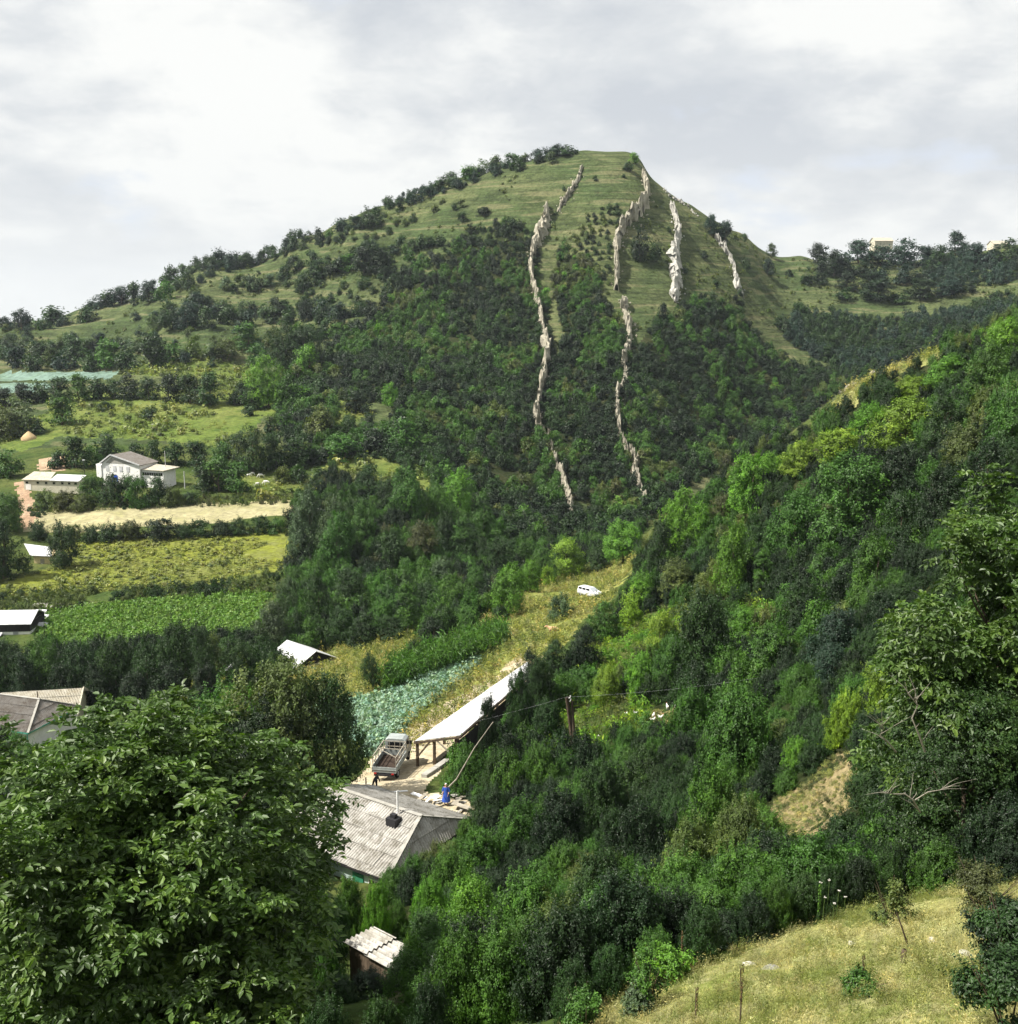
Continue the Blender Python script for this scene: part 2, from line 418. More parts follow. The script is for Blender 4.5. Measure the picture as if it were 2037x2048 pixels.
# ------------------------------------------------------------ terrain sheet
def build_ground():
    ang = np.concatenate([np.arange(-180, -40, 4.0), np.arange(-40, -31, 1.0), np.arange(-31, 31, 0.11), np.arange(31, 40, 1.0), np.arange(40, 180.1, 4.0)])
    ang = np.radians(ang)
    rad = np.concatenate([[0.3, 2, 4, 6], np.geomspace(7, 900, 760), np.geomspace(930, 2600, 18)])
    A, R = np.meshgrid(ang, rad)
    X = R * np.sin(A); Y = R * np.cos(A)
    Z = height(X, Y)
    # fine roughness for the foreground meadow
    near = np.clip((32 - R) / 10, 0, 1)
    Z = Z + near * (fbm(X * 1.1, Y * 1.1, 31, 3) * 0.16)
    nr, na = X.shape
    idx = np.arange(nr * na).reshape(nr, na)
    F = np.stack([idx[:-1, :-1], idx[:-1, 1:], idx[1:, 1:], idx[1:, :-1]], -1).reshape(-1, 4)
    V = np.stack([X.ravel(), Y.ravel(), Z.ravel()], -1)
    C = V[F].mean(1)
    u, v = proj(C[:, 0], C[:, 1], C[:, 2])
    sc = np.clip(C[:, 1], 5, 600)
    # uneven borders, by noise in the plan
    q = np.where(C[:, 1] < 40, 0.6, 3.0)
    ju = fbm(C[:, 0] / q, C[:, 1] / q, 5, 3); jv = fbm(C[:, 0] / q + 7, C[:, 1] / q, 8, 3)
    ju *= np.minimum(1050 * 1.6 / sc, 16); jv *= np.minimum(1050 * 0.5 / sc, 8)
    cls = np.where(C[:, 1] > 300, 0, 1)
    names = ['hills', 'ground']
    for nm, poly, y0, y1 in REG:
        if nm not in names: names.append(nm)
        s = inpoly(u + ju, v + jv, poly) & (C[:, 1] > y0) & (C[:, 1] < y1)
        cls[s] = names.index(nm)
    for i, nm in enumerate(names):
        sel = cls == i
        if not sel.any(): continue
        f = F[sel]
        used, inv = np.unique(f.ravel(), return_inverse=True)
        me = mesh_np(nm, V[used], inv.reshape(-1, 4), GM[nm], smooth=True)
        o = link(nm, me)
        meta(o, kind='structure')
build_ground()

# ------------------------------------------------------------ the air: a thin even haze
hm = bpy.data.materials.new('haze'); hm.use_nodes = True
_k = NT(hm.node_tree)
_o = _k.n('ShaderNodeOutputMaterial'); _v = _k.n('ShaderNodeVolumePrincipled')
_v.inputs['Color'].default_value = (0.80, 0.88, 1.0, 1); _v.inputs['Density'].default_value = HAZE = 0.00007
_v.inputs['Anisotropy'].default_value = 0.2
_k.l(_v.outputs[0], _o.inputs['Volume'])
hb = bpy.data.meshes.new('haze')
_x0, _x1, _y0, _y1, _z0, _z1 = -2700, 2700, -2700, 2700, -200, 125
hb.from_pydata([(_x0,_y0,_z0),(_x1,_y0,_z0),(_x1,_y1,_z0),(_x0,_y1,_z0),(_x0,_y0,_z1),(_x1,_y0,_z1),(_x1,_y1,_z1),(_x0,_y1,_z1)], [], [(0,3,2,1),(4,5,6,7),(0,1,5,4),(1,2,6,5),(2,3,7,6),(3,0,4,7)])
hb.materials.append(hm)
meta(link('haze', hb), kind='stuff')
# ------------------------------------------------------------ foliage
def leaf_mat(name, trans=0.28, rough=0.5, spec=0.35, var=0.5):
    m, k_ = mat(name)
    out_ = k_.n('ShaderNodeOutputMaterial')
    t = k_.n('ShaderNodeAttribute', attribute_type='INSTANCER', attribute_name='tint')
    lv = k_.n('ShaderNodeAttribute', attribute_type='GEOMETRY', attribute_name='lv')
    tc_ = k_.n('ShaderNodeTexCoord')
    nz = k_.noise(tc_.outputs['Object'], 0.8, 2, 0.6)
    f = k_.math('ADD', k_.math('MULTIPLY', lv.outputs['Fac'], var * 2), 1.0 - var)
    f = k_.math('MULTIPLY', f, k_.ramp(nz, [(0.3, 0.65), (0.7, 1.4)]))
    col = k_.mix(1.0, t.outputs['Color'], f, 'MULTIPLY')
    hot = k_.mix(1.0, col, (1.35, 1.06, 0.7), 'MULTIPLY')
    col = k_.mix(k_.ramp(lv.outputs['Fac'], [(0.55, 0.0), (1.0, 0.8)]), col, hot)
    p = k_.n('ShaderNodeBsdfPrincipled')
    k_.l(col, p.inputs['Base Color'])
    p.inputs['Roughness'].default_value = rough
    p.inputs['Specular IOR Level'].default_value = spec
    tr = k_.n('ShaderNodeBsdfTranslucent')
    tcol = k_.mix(1.0, col, (1.25, 1.5, 0.6), 'MULTIPLY')
    k_.l(tcol, tr.inputs['Color'])
    mx = k_.n('ShaderNodeMixShader'); mx.inputs[0].default_value = trans
    k_.l(p.outputs[0], mx.inputs[1]); k_.l(tr.outputs[0], mx.inputs[2])
    k_.l(mx.outputs[0], out_.inputs[0])
    return m

LEAF = leaf_mat('foliage', 0.2, 0.5, 0.32, 0.6)
LEAF_SHINY = leaf_mat('glossy_leaves', 0.25, 0.48, 0.45, 0.5)
_m, _k = mat('bark')
_t = _k.n('ShaderNodeTexCoord'); _nz = _k.noise(_t.outputs['Object'], 6, 5, 0.7)
finish(_k, _k.ramp(_nz, [(0.3, (0.055, 0.042, 0.030)), (0.7, (0.16, 0.125, 0.09))]), 0.95, 0.1, _nz, 0.6, 0.05)
BARK = _m
_m, _k = mat('pale_bark')
_t = _k.n('ShaderNodeTexCoord'); _nz = _k.noise(_t.outputs['Object'], 9, 5, 0.7)
finish(_k, _k.ramp(_nz, [(0.3, (0.26, 0.24, 0.20)), (0.7, (0.46, 0.43, 0.37))]), 0.9, 0.1, _nz, 0.4, 0.03)
PALE = _m

def unit(a):
    return a / (np.linalg.norm(a, axis=-1, keepdims=True) + 1e-9)

def leaf_geo(P, N, T, L, Wd, fold=0.12):
    """rhombic leaves: P centre, N normal, T long axis"""
    T = unit(T - N * (T * N).sum(-1, keepdims=True))
    B = np.cross(N, T)
    L = np.reshape(L, (-1, 1)); Wd = np.reshape(Wd, (-1, 1))
    a = P - T * L * 0.5; c = P + T * L * 0.5 - N * L * fold
    b = P + B * Wd * 0.5 + N * Wd * fold - T * L * 0.05; d = P - B * Wd * 0.5 + N * Wd * fold - T * L * 0.05
    V = np.stack([a, b, c, d], 1).reshape(-1, 3)
    F = np.arange(len(V)).reshape(-1, 4)
    return V, F

def leaf_mesh(name, V, F, lv, material):
    me = mesh_np(name, V, F, material)
    at_ = me.attributes.new('lv', 'FLOAT', 'FACE')
    at_.data.foreach_set('value', np.asarray(lv, np.float32))
    return me

def clumps(rs, n, H, R, shape):
    """centres and radii of leaf clumps inside a crown envelope"""
    C = []; rad = []
    base = {'bush': 0.0, 'broad': 0.0, 'full': 0.08, 'tall': 0.10}.get(shape, 0.2)
    tries = 0
    while len(C) < n and tries < 6000:
        tries += 1
        h = rs.uniform(0, 1)
        if shape == 'bush': env = math.sqrt(max(0, 1 - (h * 0.98) ** 2.0)) * (0.82 + 0.18 * min(1, h * 4))
        elif shape == 'tall': env = (math.sin(math.pi * min(1, h ** 0.8 * 0.93 + 0.07)) ** 0.6) * (1 - 0.25 * h)
        elif shape == 'cone': env = 1.0 - 0.9 * h
        elif shape == 'broad': env = (1 - h ** 4.5) ** 0.5 * (0.74 + 0.26 * min(1, h * 2.2))
        elif shape == 'full': env = (1 - abs(h * 1.55 - 0.62) ** 2.2) ** 0.6 if abs(h * 1.55 - 0.62) < 1 else 0.2
        else: env = math.sin(math.pi * (0.10 + 0.86 * h)) ** 0.55
        a = rs.uniform(0, 2 * math.pi)
        r = math.sqrt(rs.uniform(0.05, 1)) * env
        lop = 1 + 0.22 * math.sin(a * 2 + 1.3) + 0.14 * math.sin(a * 3 + h * 5)
        rc = (0.13 + 0.26 * rs.uniform(0, 1) ** 1.4) * R
        z = base * H + h * (H * (1 - base) - rc)
        c = np.array([math.cos(a) * r * (R - rc) * lop, math.sin(a) * r * (R - rc) * lop, max(z, rc * 0.35)])
        if all(np.linalg.norm(c - q) > 0.42 * (rc + p) for q, p in zip(C, rad)):
            C.append(c); rad.append(rc)
    return np.array(C), np.array(rad)

def crown_mesh(name, seed, H, R, nleaf, leaf, shape='round', ncl=26, material=None, aspect=0.62, droop=0.25, up=0.5, sprays=0, twig=6, open_=0.0):
    """leaves sit on twigs, twigs on lumpy boughs; sprays are shoots that stand out of the outline"""
    rs = np.random.RandomState(seed)
    C, rad = clumps(rs, ncl, H, R, shape)
    w = rad ** 2; w = w / w.sum()
    nt = max(1, nleaf // twig)
    k_ = rs.choice(len(C), nt, p=w)
    d = unit(rs.normal(size=(nt, 3)))
    d[:, 2] = np.where(d[:, 2] < -0.35, -d[:, 2] * 0.6, d[:, 2])
    d = unit(d)
    rr = rad[k_] * (rs.uniform(0.35, 1.0, nt) ** 0.5) * (1 + 0.22 * np.sin(d[:, 0] * 7 + k_) * np.cos(d[:, 1] * 6 + k_ * 2.1))
    stray = rs.uniform(size=nt) < 0.12
    rr = np.where(stray, rr * rs.uniform(1.05, 1.5, nt), rr)
    Pt = C[k_] + d * rr[:, None] * np.array([1.0, 1.0, 0.82])
    if sprays:
        ks = rs.choice(len(C), sprays, p=w)
        ds = unit(rs.normal(size=(sprays, 3)) * 0.55 + np.array([0, 0, 0.9]))
        st = C[ks] + ds * rad[ks][:, None] * 0.7
        ln = rs.uniform(0.25, 0.6, sprays) * min(R, H) * 0.42
        m = 7
        f = np.linspace(0.1, 1, m)
        bend = rs.normal(size=(sprays, 3)) * 0.25
        Ps = (st[:, None] + ds[:, None] * (f[None, :, None] * ln[:, None, None]) + bend[:, None] * (f[None, :, None] ** 2) * ln[:, None, None]).reshape(-1, 3)
        Pt = np.concatenate([Pt, Ps]); d = np.concatenate([d, np.repeat(ds, m, 0)]); k_ = np.concatenate([k_, np.repeat(ks, m)])
    n_ = len(Pt)
    # leaves round each twig end
    Tw = unit(rs.normal(size=(n_, 3)) * 0.6 + d)
    P = np.repeat(Pt, twig, 0); D = np.repeat(d, twig, 0); K = np.repeat(k_, twig); TW = np.repeat(Tw, twig, 0)
    N0 = len(P)
    off = rs.normal(size=(N0, 3)) * leaf * 0.55 + TW * rs.uniform(-1.2, 1.6, (N0, 1)) * leaf
    P = P + off
    P[:, 2] = np.maximum(P[:, 2], 0.02 * H)
    whole = unit(P - np.array([0, 0, H * 0.35])) 
    N = unit(D * 0.85 + whole * 0.55 + rs.normal(size=(N0, 3)) * 0.42 + np.array([0, 0, up * 0.6]))
    T = unit(rs.normal(size=(N0, 3)) * 0.6 + TW * 0.8 - np.array([0, 0, droop]))
    L = leaf * rs.uniform(0.7, 1.35, N0)
    V, F = leaf_geo(P, N, T, L, L * aspect)
    tw_tone = np.repeat(rs.uniform(size=n_), twig)
    lv = np.clip(0.3 * rs.uniform(size=N0) + 0.3 * tw_tone + 0.4 * rs.uniform(size=len(C))[K], 0, 1)
    return leaf_mesh(name, V, F, lv, material or LEAF)

def walnut_mesh(name, seed, H, R, ncl, nsub, nfill, leaflet=0.115, base=0.1):
    """walnut crown: drooping compound leaves of seven leaflets in rosettes at the shoot ends, over an inner filling of darker leaves"""
    rs = np.random.RandomState(seed)
    C, rad = clumps(rs, ncl, H, R, 'broad')
    w = rad ** 2; w /= w.sum()
    k_ = rs.choice(len(C), nsub, p=w)
    d = unit(rs.normal(size=(nsub, 3)) + np.array([0, 0, 0.25]))
    tip = C[k_] + d * (rad[k_] * rs.uniform(0.75, 1.12, nsub))[:, None] * np.array([1, 1, 0.85])
    topc = C[:, 2] > H * 0.62
    if topc.any():
        kt = rs.choice(np.where(topc)[0], 34)
        st = C[kt] + np.array([0, 0, 1.0]) * rad[kt][:, None] * 0.7 + rs.normal(size=(34, 3)) * rad[kt][:, None] * 0.35
        f_ = np.linspace(0, 1, 5)
        dd = unit(rs.normal(size=(34, 3)) * 0.3 + np.array([0, 0, 1])) * rs.uniform(0.3, 0.95, (34, 1))
        sh = (st[:, None] + dd[:, None] * f_[None, :, None]).reshape(-1, 3)
        tip = np.concatenate([tip, sh]); d = np.concatenate([d, np.repeat(unit(dd), 5, 0)]); nsub = len(tip)
    per = 5
    TP = np.repeat(tip, per, 0); D = np.repeat(d, per, 0); n_ = len(TP)
    a = rs.uniform(0, 2 * np.pi, n_)
    ra = unit(D * 0.55 + np.stack([np.cos(a), np.sin(a), rs.uniform(-0.2, 0.55, n_)], 1))      # rachis direction
    ln = rs.uniform(0.22, 0.36, n_)
    nl = 7
    # positions along the rachis: three pairs and a terminal one
    f = np.array([.35, .35, .6, .6, .85, .85, 1.0]); sd_ = np.array([-1, 1, -1, 1, -1, 1, 0])
    g = np.array([0, 0, -1.0])
    B = unit(np.cross(ra, g) + 1e-6)
    P0 = TP[:, None] + ra[:, None] * (f[None, :, None] * ln[:, None, None]) + g * (f[None, :, None] ** 2 * ln[:, None, None] * 0.45)
    T = unit(ra[:, None] * (0.55 + 0.6 * (sd_ == 0))[None, :, None] + B[:, None] * sd_[None, :, None] * 0.95 + g * 0.5 + rs.normal(size=(n_, nl, 3)) * 0.16)
    N = unit(np.cross(np.broadcast_to(B[:, None], T.shape), T) * 1.0 + rs.normal(size=T.shape) * 0.32)
    N = np.where(N[..., 2:3] < 0, -N, N)
    L = leaflet * rs.uniform(0.7, 1.2, (n_, nl)) * (1 + 0.25 * (sd_ == 0))
    P = P0 + T * L[..., None] * 0.5
    P = P.reshape(-1, 3); T = T.reshape(-1, 3); N = N.reshape(-1, 3); L = L.reshape(-1)
    T = unit(T - N * (T * N).sum(-1, keepdims=True)); Bq = np.cross(N, T); Lc = L[:, None]
    # six-cornered folded leaflet, two quads along the midrib
    a0 = P - T * Lc * .5; a1 = P + T * Lc * .5 - N * Lc * .14
    l0 = P - T * Lc * .18 + Bq * Lc * .24 + N * Lc * .08; l1 = P + T * Lc * .2 + Bq * Lc * .21 + N * Lc * .05
    r0 = P - T * Lc * .18 - Bq * Lc * .24 + N * Lc * .08; r1 = P + T * Lc * .2 - Bq * Lc * .21 + N * Lc * .05
    V = np.stack([a0, l0, l1, a1, r1, r0], 1).reshape(-1, 3)
    i0 = np.arange(len(P)) * 6
    F = np.concatenate([np.stack([i0, i0 + 3, i0 + 2, i0 + 1], 1), np.stack([i0, i0 + 5, i0 + 4, i0 + 3], 1)])
    tone = np.repeat(0.55 * rs.uniform(size=nsub) + 0.15, per * nl) + 0.3 * rs.uniform(size=len(P))
    lv = np.concatenate([tone, tone])
    # filling inside the clumps, in darker tones
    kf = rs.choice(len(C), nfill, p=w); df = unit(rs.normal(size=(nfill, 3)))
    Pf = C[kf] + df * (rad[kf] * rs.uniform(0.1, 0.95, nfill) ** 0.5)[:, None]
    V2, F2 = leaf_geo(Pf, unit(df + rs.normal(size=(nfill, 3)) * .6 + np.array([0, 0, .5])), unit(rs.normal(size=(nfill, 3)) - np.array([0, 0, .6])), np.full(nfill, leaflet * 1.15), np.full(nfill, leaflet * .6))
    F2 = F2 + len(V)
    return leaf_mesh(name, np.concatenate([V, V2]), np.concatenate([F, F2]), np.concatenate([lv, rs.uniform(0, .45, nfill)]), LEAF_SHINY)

def tube(path, radii, seg=7):
    """one tapered tube along a path -> V, F"""
    path = [Vector(p) for p in path]
    V = []; F = []
    up0 = Vector((0.13, 0.31, 0.94)).normalized()
    for i, p in enumerate(path):
        t = (path[min(i + 1, len(path) - 1)] - path[max(i - 1, 0)]).normalized()
        a = t.cross(up0)
        if a.length < 0.05: a = t.cross(Vector((1, 0, 0)))
        a.normalize(); b = t.cross(a)
        for j in range(seg):
            th = 2 * math.pi * j / seg
            V.append(tuple(p + (a * math.cos(th) + b * math.sin(th)) * radii[i]))
    for i in range(len(path) - 1):
        for j in range(seg):
            j2 = (j + 1) % seg
            F.append((i * seg + j, i * seg + j2, (i + 1) * seg + j2, (i + 1) * seg + j))
    return V, F

class TB:
    """collects tubes and boxes into one mesh"""
    def __init__(s): s.V = []; s.F = []
    def add(s, V, F):
        o_ = len(s.V); s.V += [tuple(v) for v in V]; s.F += [tuple(o_ + i for i in f) for f in F]
        return s
    def tube(s, path, radii, seg=7): return s.add(*tube(path, radii, seg))
    def box(s, a, b):
        (x0, y0, z0), (x1, y1, z1) = a, b
        V = [(x0,y0,z0),(x1,y0,z0),(x1,y1,z0),(x0,y1,z0),(x0,y0,z1),(x1,y0,z1),(x1,y1,z1),(x0,y1,z1)]
        return s.add(V, [(0,3,2,1),(4,5,6,7),(0,1,5,4),(1,2,6,5),(2,3,7,6),(3,0,4,7)])
    def beam(s, p, q, w, h=None):
        """square bar from p to q"""
        h = h or w
        p = Vector(p); q = Vector(q); t = (q - p).normalized()
        a = t.cross(Vector((0, 0, 1)))
        if a.length < 0.05: a = Vector((1, 0, 0))
        a.normalize(); b = t.cross(a)
        V = []
        for c in (p, q):
            for i, j in ((-1, -1), (1, -1), (1, 1), (-1, 1)):
                V.append(tuple(c + a * i * w / 2 + b * j * h / 2))
        return s.add(V, [(0,1,2,3),(7,6,5,4),(0,4,5,1),(1,5,6,2),(2,6,7,3),(3,7,4,0)])
    def slab(s, pts, t, dirn=(0, 0, -1)):
        """polygon with thickness"""
        n_ = len(pts); d = Vector(dirn) * t
        V = [tuple(p) for p in pts] + [tuple(Vector(p) + d) for p in pts]
        F = [tuple(range(n_)), tuple(range(2 * n_ - 1, n_ - 1, -1))]
        for i in range(n_):
            j = (i + 1) % n_
            F.append((i, i + n_, j + n_, j))
        return s.add(V, F)
    def mesh(s, name, material, smooth=False):
        me = bpy.data.meshes.new(name)
        me.from_pydata(s.V, [], s.F)
        me.materials.append(material)
        if smooth: me.polygons.foreach_set('use_smooth', [True] * len(me.polygons))
        me.update()
        return me

def trunk_mesh(name, seed, H, R, r0, material=None, limbs=5, top=0.72):
    rs = random.Random(seed); tb = TB()
    x = y = 0; path = []; n_ = 6
    for i in range(n_ + 1):
        path.append((x, y, -0.6 + (H * top + 0.6) * i / n_)); x += rs.uniform(-1, 1) * R * 0.05; y += rs.uniform(-1, 1) * R * 0.05
    tb.tube(path, [r0 * (1.25 if i == 0 else 1) * (1 - 0.82 * i / n_) for i in range(n_ + 1)])
    for j in range(limbs):
        i = rs.randint(2, n_ - 1); a = rs.uniform(0, 6.28); L = R * rs.uniform(0.35, 0.55)
        p0 = Vector(path[i]); d = Vector((math.cos(a), math.sin(a), rs.uniform(0.5, 1.1)))
        pts = [p0, p0 + d * L * 0.45 + Vector((0, 0, L * 0.08)), p0 + d * L * 0.85 + Vector((0, 0, L * 0.3))]
        rr = r0 * (1 - 0.82 * i / n_) * 0.6
        tb.tube(pts, [rr, rr * 0.6, rr * 0.2], 5)
    return tb.mesh(name, material or BARK, True)

# crown and trunk meshes, modelled once and shared.  key -> list of (crown, trunk, H, R)
KIT = {}
def kit(key, n, H, R, nleaf, leaf, shape, ncl, trunk=True, r0=0.18, material=None, tmat=None, **kw):
    KIT[key] = []
    for i in range(n):
        sd_ = abs(hash_(key)) % 9973 + i * 17
        c = crown_mesh('crown', sd_, H, R, nleaf, leaf, shape, ncl, material, **kw)
        t = trunk_mesh('trunk', sd_, H, R, r0, tmat) if trunk else None
        KIT[key].append((c, t, H, R))
def hash_(s_):
    h = 7
    for ch in s_: h = (h * 31 + ord(ch)) % 1000003
    return h
kit('far_bush', 6, 3.2, 2.4, 540, 0.42, 'bush', 12, trunk=False, sprays=8, twig=5)
kit('far_tree', 6, 7.5, 4.0, 1900, 0.46, 'bush', 26, r0=0.22, sprays=18, twig=5)
kit('far_slim', 2, 8.0, 2.2, 900, 0.42, 'tall', 18, r0=0.16, twig=5)
kit('mid_bush', 5, 3.4, 3.0, 3600, 0.22, 'bush', 24, trunk=False, sprays=40)
kit('mid_tree', 5, 10.0, 5.2, 11000, 0.27, 'full', 58, r0=0.26, sprays=90)
kit('mid_full', 5, 9.0, 5.2, 11000, 0.27, 'bush', 56, r0=0.26, sprays=90)
kit('mid_slim', 3, 12.0, 2.9, 7500, 0.22, 'tall', 40, r0=0.16, tmat=PALE, sprays=50)
kit('near_bush', 6, 4.4, 3.6, 19000, 0.145, 'bush', 58, r0=0.09, sprays=260, twig=7)
kit('near_tree', 4, 7.6, 3.8, 25000, 0.155, 'full', 66, r0=0.17, sprays=200, twig=7)
kit('herb', 4, 0.9, 0.75, 500, 0.11, 'bush', 9, trunk=False)

TINT = {
 'dark':   (0.021, 0.053, 0.011), 'deep': (0.011, 0.028, 0.008), 'mid': (0.044, 0.112, 0.014),
 'bright': (0.088, 0.205, 0.018), 'lime': (0.150, 0.245, 0.022), 'olive': (0.078, 0.112, 0.026),
 'grey':   (0.064, 0.105, 0.045), 'blue': (0.018, 0.045, 0.028), 'brown': (0.062, 0.076, 0.024), 'pale': (0.11, 0.15, 0.06),
}
TONE = {'dark': 'dark green', 'deep': 'nearly black-green', 'mid': 'mid green', 'bright': 'bright green', 'lime': 'yellow-green', 'olive': 'olive',
        'grey': 'grey-green', 'blue': 'dark blue-green', 'brown': 'brownish', 'pale': 'pale green'}
rng = random.Random(11)
PLACED = []       # x, y, radius of everything that stands
THINGS = []       # bookkeeping for labels

def tinted(t, amt=0.16, rr=None):
    rr = rr or rng
    c = TINT[t]; f = 1 + rr.uniform(-amt, amt)
    return [c[0] * f * (1 + rr.uniform(-0.1, 0.1)), c[1] * f, c[2] * f * (1 + rr.uniform(-0.1, 0.1))]

def veg(key, pos, H, Wd, tone, name=None, group=None, label=None, parts=True, pick=None, zrot=None):
    crown, trunk, h0, r0 = (pick if pick else rng.choice(KIT[key]))
    sz = H / h0; sx = Wd / (2 * r0)
    z = zrot if zrot is not None else rng.uniform(0, 6.28)
    shape = 'bush' if (name or '').endswith('bush') or key.endswith('bush') else 'tree'
    nm = name or shape
    tint = tinted(tone)
    if trunk is not None and parts:
        r = bpy.data.objects.new(nm, None); COL.objects.link(r)
        r.empty_display_size = 0.5
        r.location = pos; r.rotation_euler = (0, 0, z); r.scale = (sx, sx, sz)
        c = link('crown', crown, r); c['tint'] = tint
        link('trunk', trunk, r)
    else:
        r = link(nm, crown, None, pos, (0, 0, z), (sx, sx, sz)); r['tint'] = tint
    PLACED.append((pos[0], pos[1], Wd / 2))
    u, v = proj(np.array(pos[0]), np.array(pos[1]), np.array(pos[2] + H / 2))
    d = math.hypot(pos[0], pos[1])
    THINGS.append(dict(o=r, u=float(u), v=float(v), w=Wd * 1050 / d, h=H * 1050 / d, tone=tone, kind=nm.replace('_', ' '), key=key, group=group, label=label, d=d))
    return r

def stuff(name, key_meshes, pts, label, cat, material=None):
    """one object whose points carry instances: pts rows are (x, y, z, scale_xy, scale_z, rot, idx, r, g, b)"""
    A = np.array(pts, np.float32)
    me = bpy.data.meshes.new(name)
    me.vertices.add(len(A)); me.vertices.foreach_set('co', A[:, :3].ravel())
    def attr(n_, t, d, key): a = me.attributes.new(n_, t, 'POINT'); a.data.foreach_set(key, np.ascontiguousarray(d).ravel())
    attr('sc', 'FLOAT_VECTOR', np.stack([A[:, 3], A[:, 3], A[:, 4]], 1).astype(np.float32), 'vector')
    attr('ro', 'FLOAT_VECTOR', np.stack([A[:, 5] * 0, A[:, 5] * 0, A[:, 5]], 1).astype(np.float32), 'vector')
    attr('ix', 'INT', A[:, 6].astype(np.int32), 'value')
    attr('tint', 'FLOAT_VECTOR', A[:, 7:10].astype(np.float32), 'vector')
    o = link(name, me)
    col = bpy.data.collections.new(name + '_source')
    for i, m_ in enumerate(key_meshes):
        so_ = bpy.data.objects.new('source_%02d' % i, m_); col.objects.link(so_)
    ng = bpy.data.node_groups.new(name, 'GeometryNodeTree')
    ng.interface.new_socket('Geometry', in_out='INPUT', socket_type='NodeSocketGeometry')
    ng.interface.new_socket('Geometry', in_out='OUTPUT', socket_type='NodeSocketGeometry')
    N_ = ng.nodes; L_ = ng.links
    gi = N_.new('NodeGroupInput'); go = N_.new('NodeGroupOutput')
    iop = N_.new('GeometryNodeInstanceOnPoints')
    ci = N_.new('GeometryNodeCollectionInfo'); ci.inputs['Collection'].default_value = col
    ci.inputs['Separate Children'].default_value = True; ci.inputs['Reset Children'].default_value = True
    def na(n_, t):
        x = N_.new('GeometryNodeInputNamedAttribute'); x.data_type = t; x.inputs['Name'].default_value = n_
        return x.outputs['Attribute']
    L_.new(gi.outputs[0], iop.inputs['Points']); L_.new(ci.outputs[0], iop.inputs['Instance'])
    iop.inputs['Pick Instance'].default_value = True
    L_.new(na('ix', 'INT'), iop.inputs['Instance Index'])
    L_.new(na('ro', 'FLOAT_VECTOR'), iop.inputs['Rotation']); L_.new(na('sc', 'FLOAT_VECTOR'), iop.inputs['Scale'])
    L_.new(iop.outputs[0], go.inputs[0])
    md = o.modifiers.new('scatter', 'NODES'); md.node_group = ng
    meta(o, label, cat, kind='stuff')
    return o

NOGROW = ['yellow_field', 'crop_field', 'mown_field', 'dirt_track', 'dry_field', 'ridge_meadow', 'yard', 'cabbage_field', 'corn_plot', 'bare_patch', 'dry_meadow', 'far_field']
def blocked(u, v, Y, ok=()):
    for nm, poly, y0, y1 in REG:
        if nm in NOGROW and nm not in ok and y0 < Y < y1 and bool(inpoly(np.array([u]), np.array([v]), poly)[0]): return True
    return False

def zone(poly, spacing, ntry, hr, wr, tones, avoid=0.6, seed=1, yr=(6, 700), noise=0.0, nsc=20.0, rr=None, excl=(), ok=()):
    """spots on the ground whose pixel lies in the polygon, at least SPACING metres apart: list of (x,y,z,H,W,tone)"""
    rs = np.random.RandomState(seed)
    us = [p[0] for p in poly]; vs = [p[1] for p in poly]
    u = rs.uniform(min(us), max(us), ntry); v = rs.uniform(min(vs), max(vs), ntry)
    s_ = inpoly(u, v, poly); u = u[s_]; v = v[s_]
    for e in excl:
        s_ = ~inpoly(u, v, e); u = u[s_]; v = v[s_]
    Y = hits(u, v, max(6, yr[0] * 0.9)); s_ = (Y == Y) & (Y > yr[0]) & (Y < yr[1]); u, v, Y = u[s_], v[s_], Y[s_]
    rx, rz = ray(u, v); X = rx * Y; Z = gz(X, Y)
    nz = fbm(X / nsc, Y / nsc, seed, 3)
    res = []; cell = {}
    cs = max(spacing, 0.3)
    names = [t for t in tones for _ in range(tones[t])]
    bl = np.zeros(len(u), bool)
    for nm, pl, y0, y1 in REG:
        if nm in NOGROW and nm not in ok: bl |= inpoly(u, v, pl) & (Y > y0) & (Y < y1)
    PA = np.array(PLACED) if PLACED else np.zeros((0, 3))
    for i in range(len(u)):
        if bl[i] or nz[i] < noise: continue
        x, y = X[i], Y[i]
        c = (int(x // cs), int(y // cs)); bad = False
        for a in (-1, 0, 1):
            for b in (-1, 0, 1):
                for (px, py) in cell.get((c[0] + a, c[1] + b), ()):
                    if (px - x) ** 2 + (py - y) ** 2 < spacing ** 2: bad = True
        if bad: continue
        W_ = rs.uniform(*wr); H_ = W_ * rs.uniform(*hr)
        if avoid and len(PA) and (((PA[:, 0] - x) ** 2 + (PA[:, 1] - y) ** 2) < (PA[:, 2] * avoid + W_ * 0.5 * avoid) ** 2).any(): continue
        cell.setdefault(c, []).append((x, y))
        # neighbouring plants of one kind stand together
        g = int((vnoise(np.array([x / (spacing * 4)]), np.array([y / (spacing * 4)]), seed + 3)[0] + 0.5) * len(names) * 0.999 + rs.uniform(-1.5, 1.5)) % len(names)
        res.append((x, y, float(Z[i]), H_, W_, names[g]))
    return res

def zone_stuff(name, key, spots, label, cat):
    ks = [m_ for kk in key for m_ in KIT[kk]]
    rs = random.Random(len(spots))
    pts = []
    for x, y, z, H_, W_, t in spots:
        i = rs.randrange(len(ks)); _, _, h0, r0 = ks[i]
        pts.append((x, y, z - 0.1 * H_, W_ / (2 * r0), H_ * 1.1 / h0, rs.uniform(0, 6.28), i, *tinted(t, 0.22, rs)))
    return stuff(name, [m_[0] for m_ in ks], pts, label, cat)

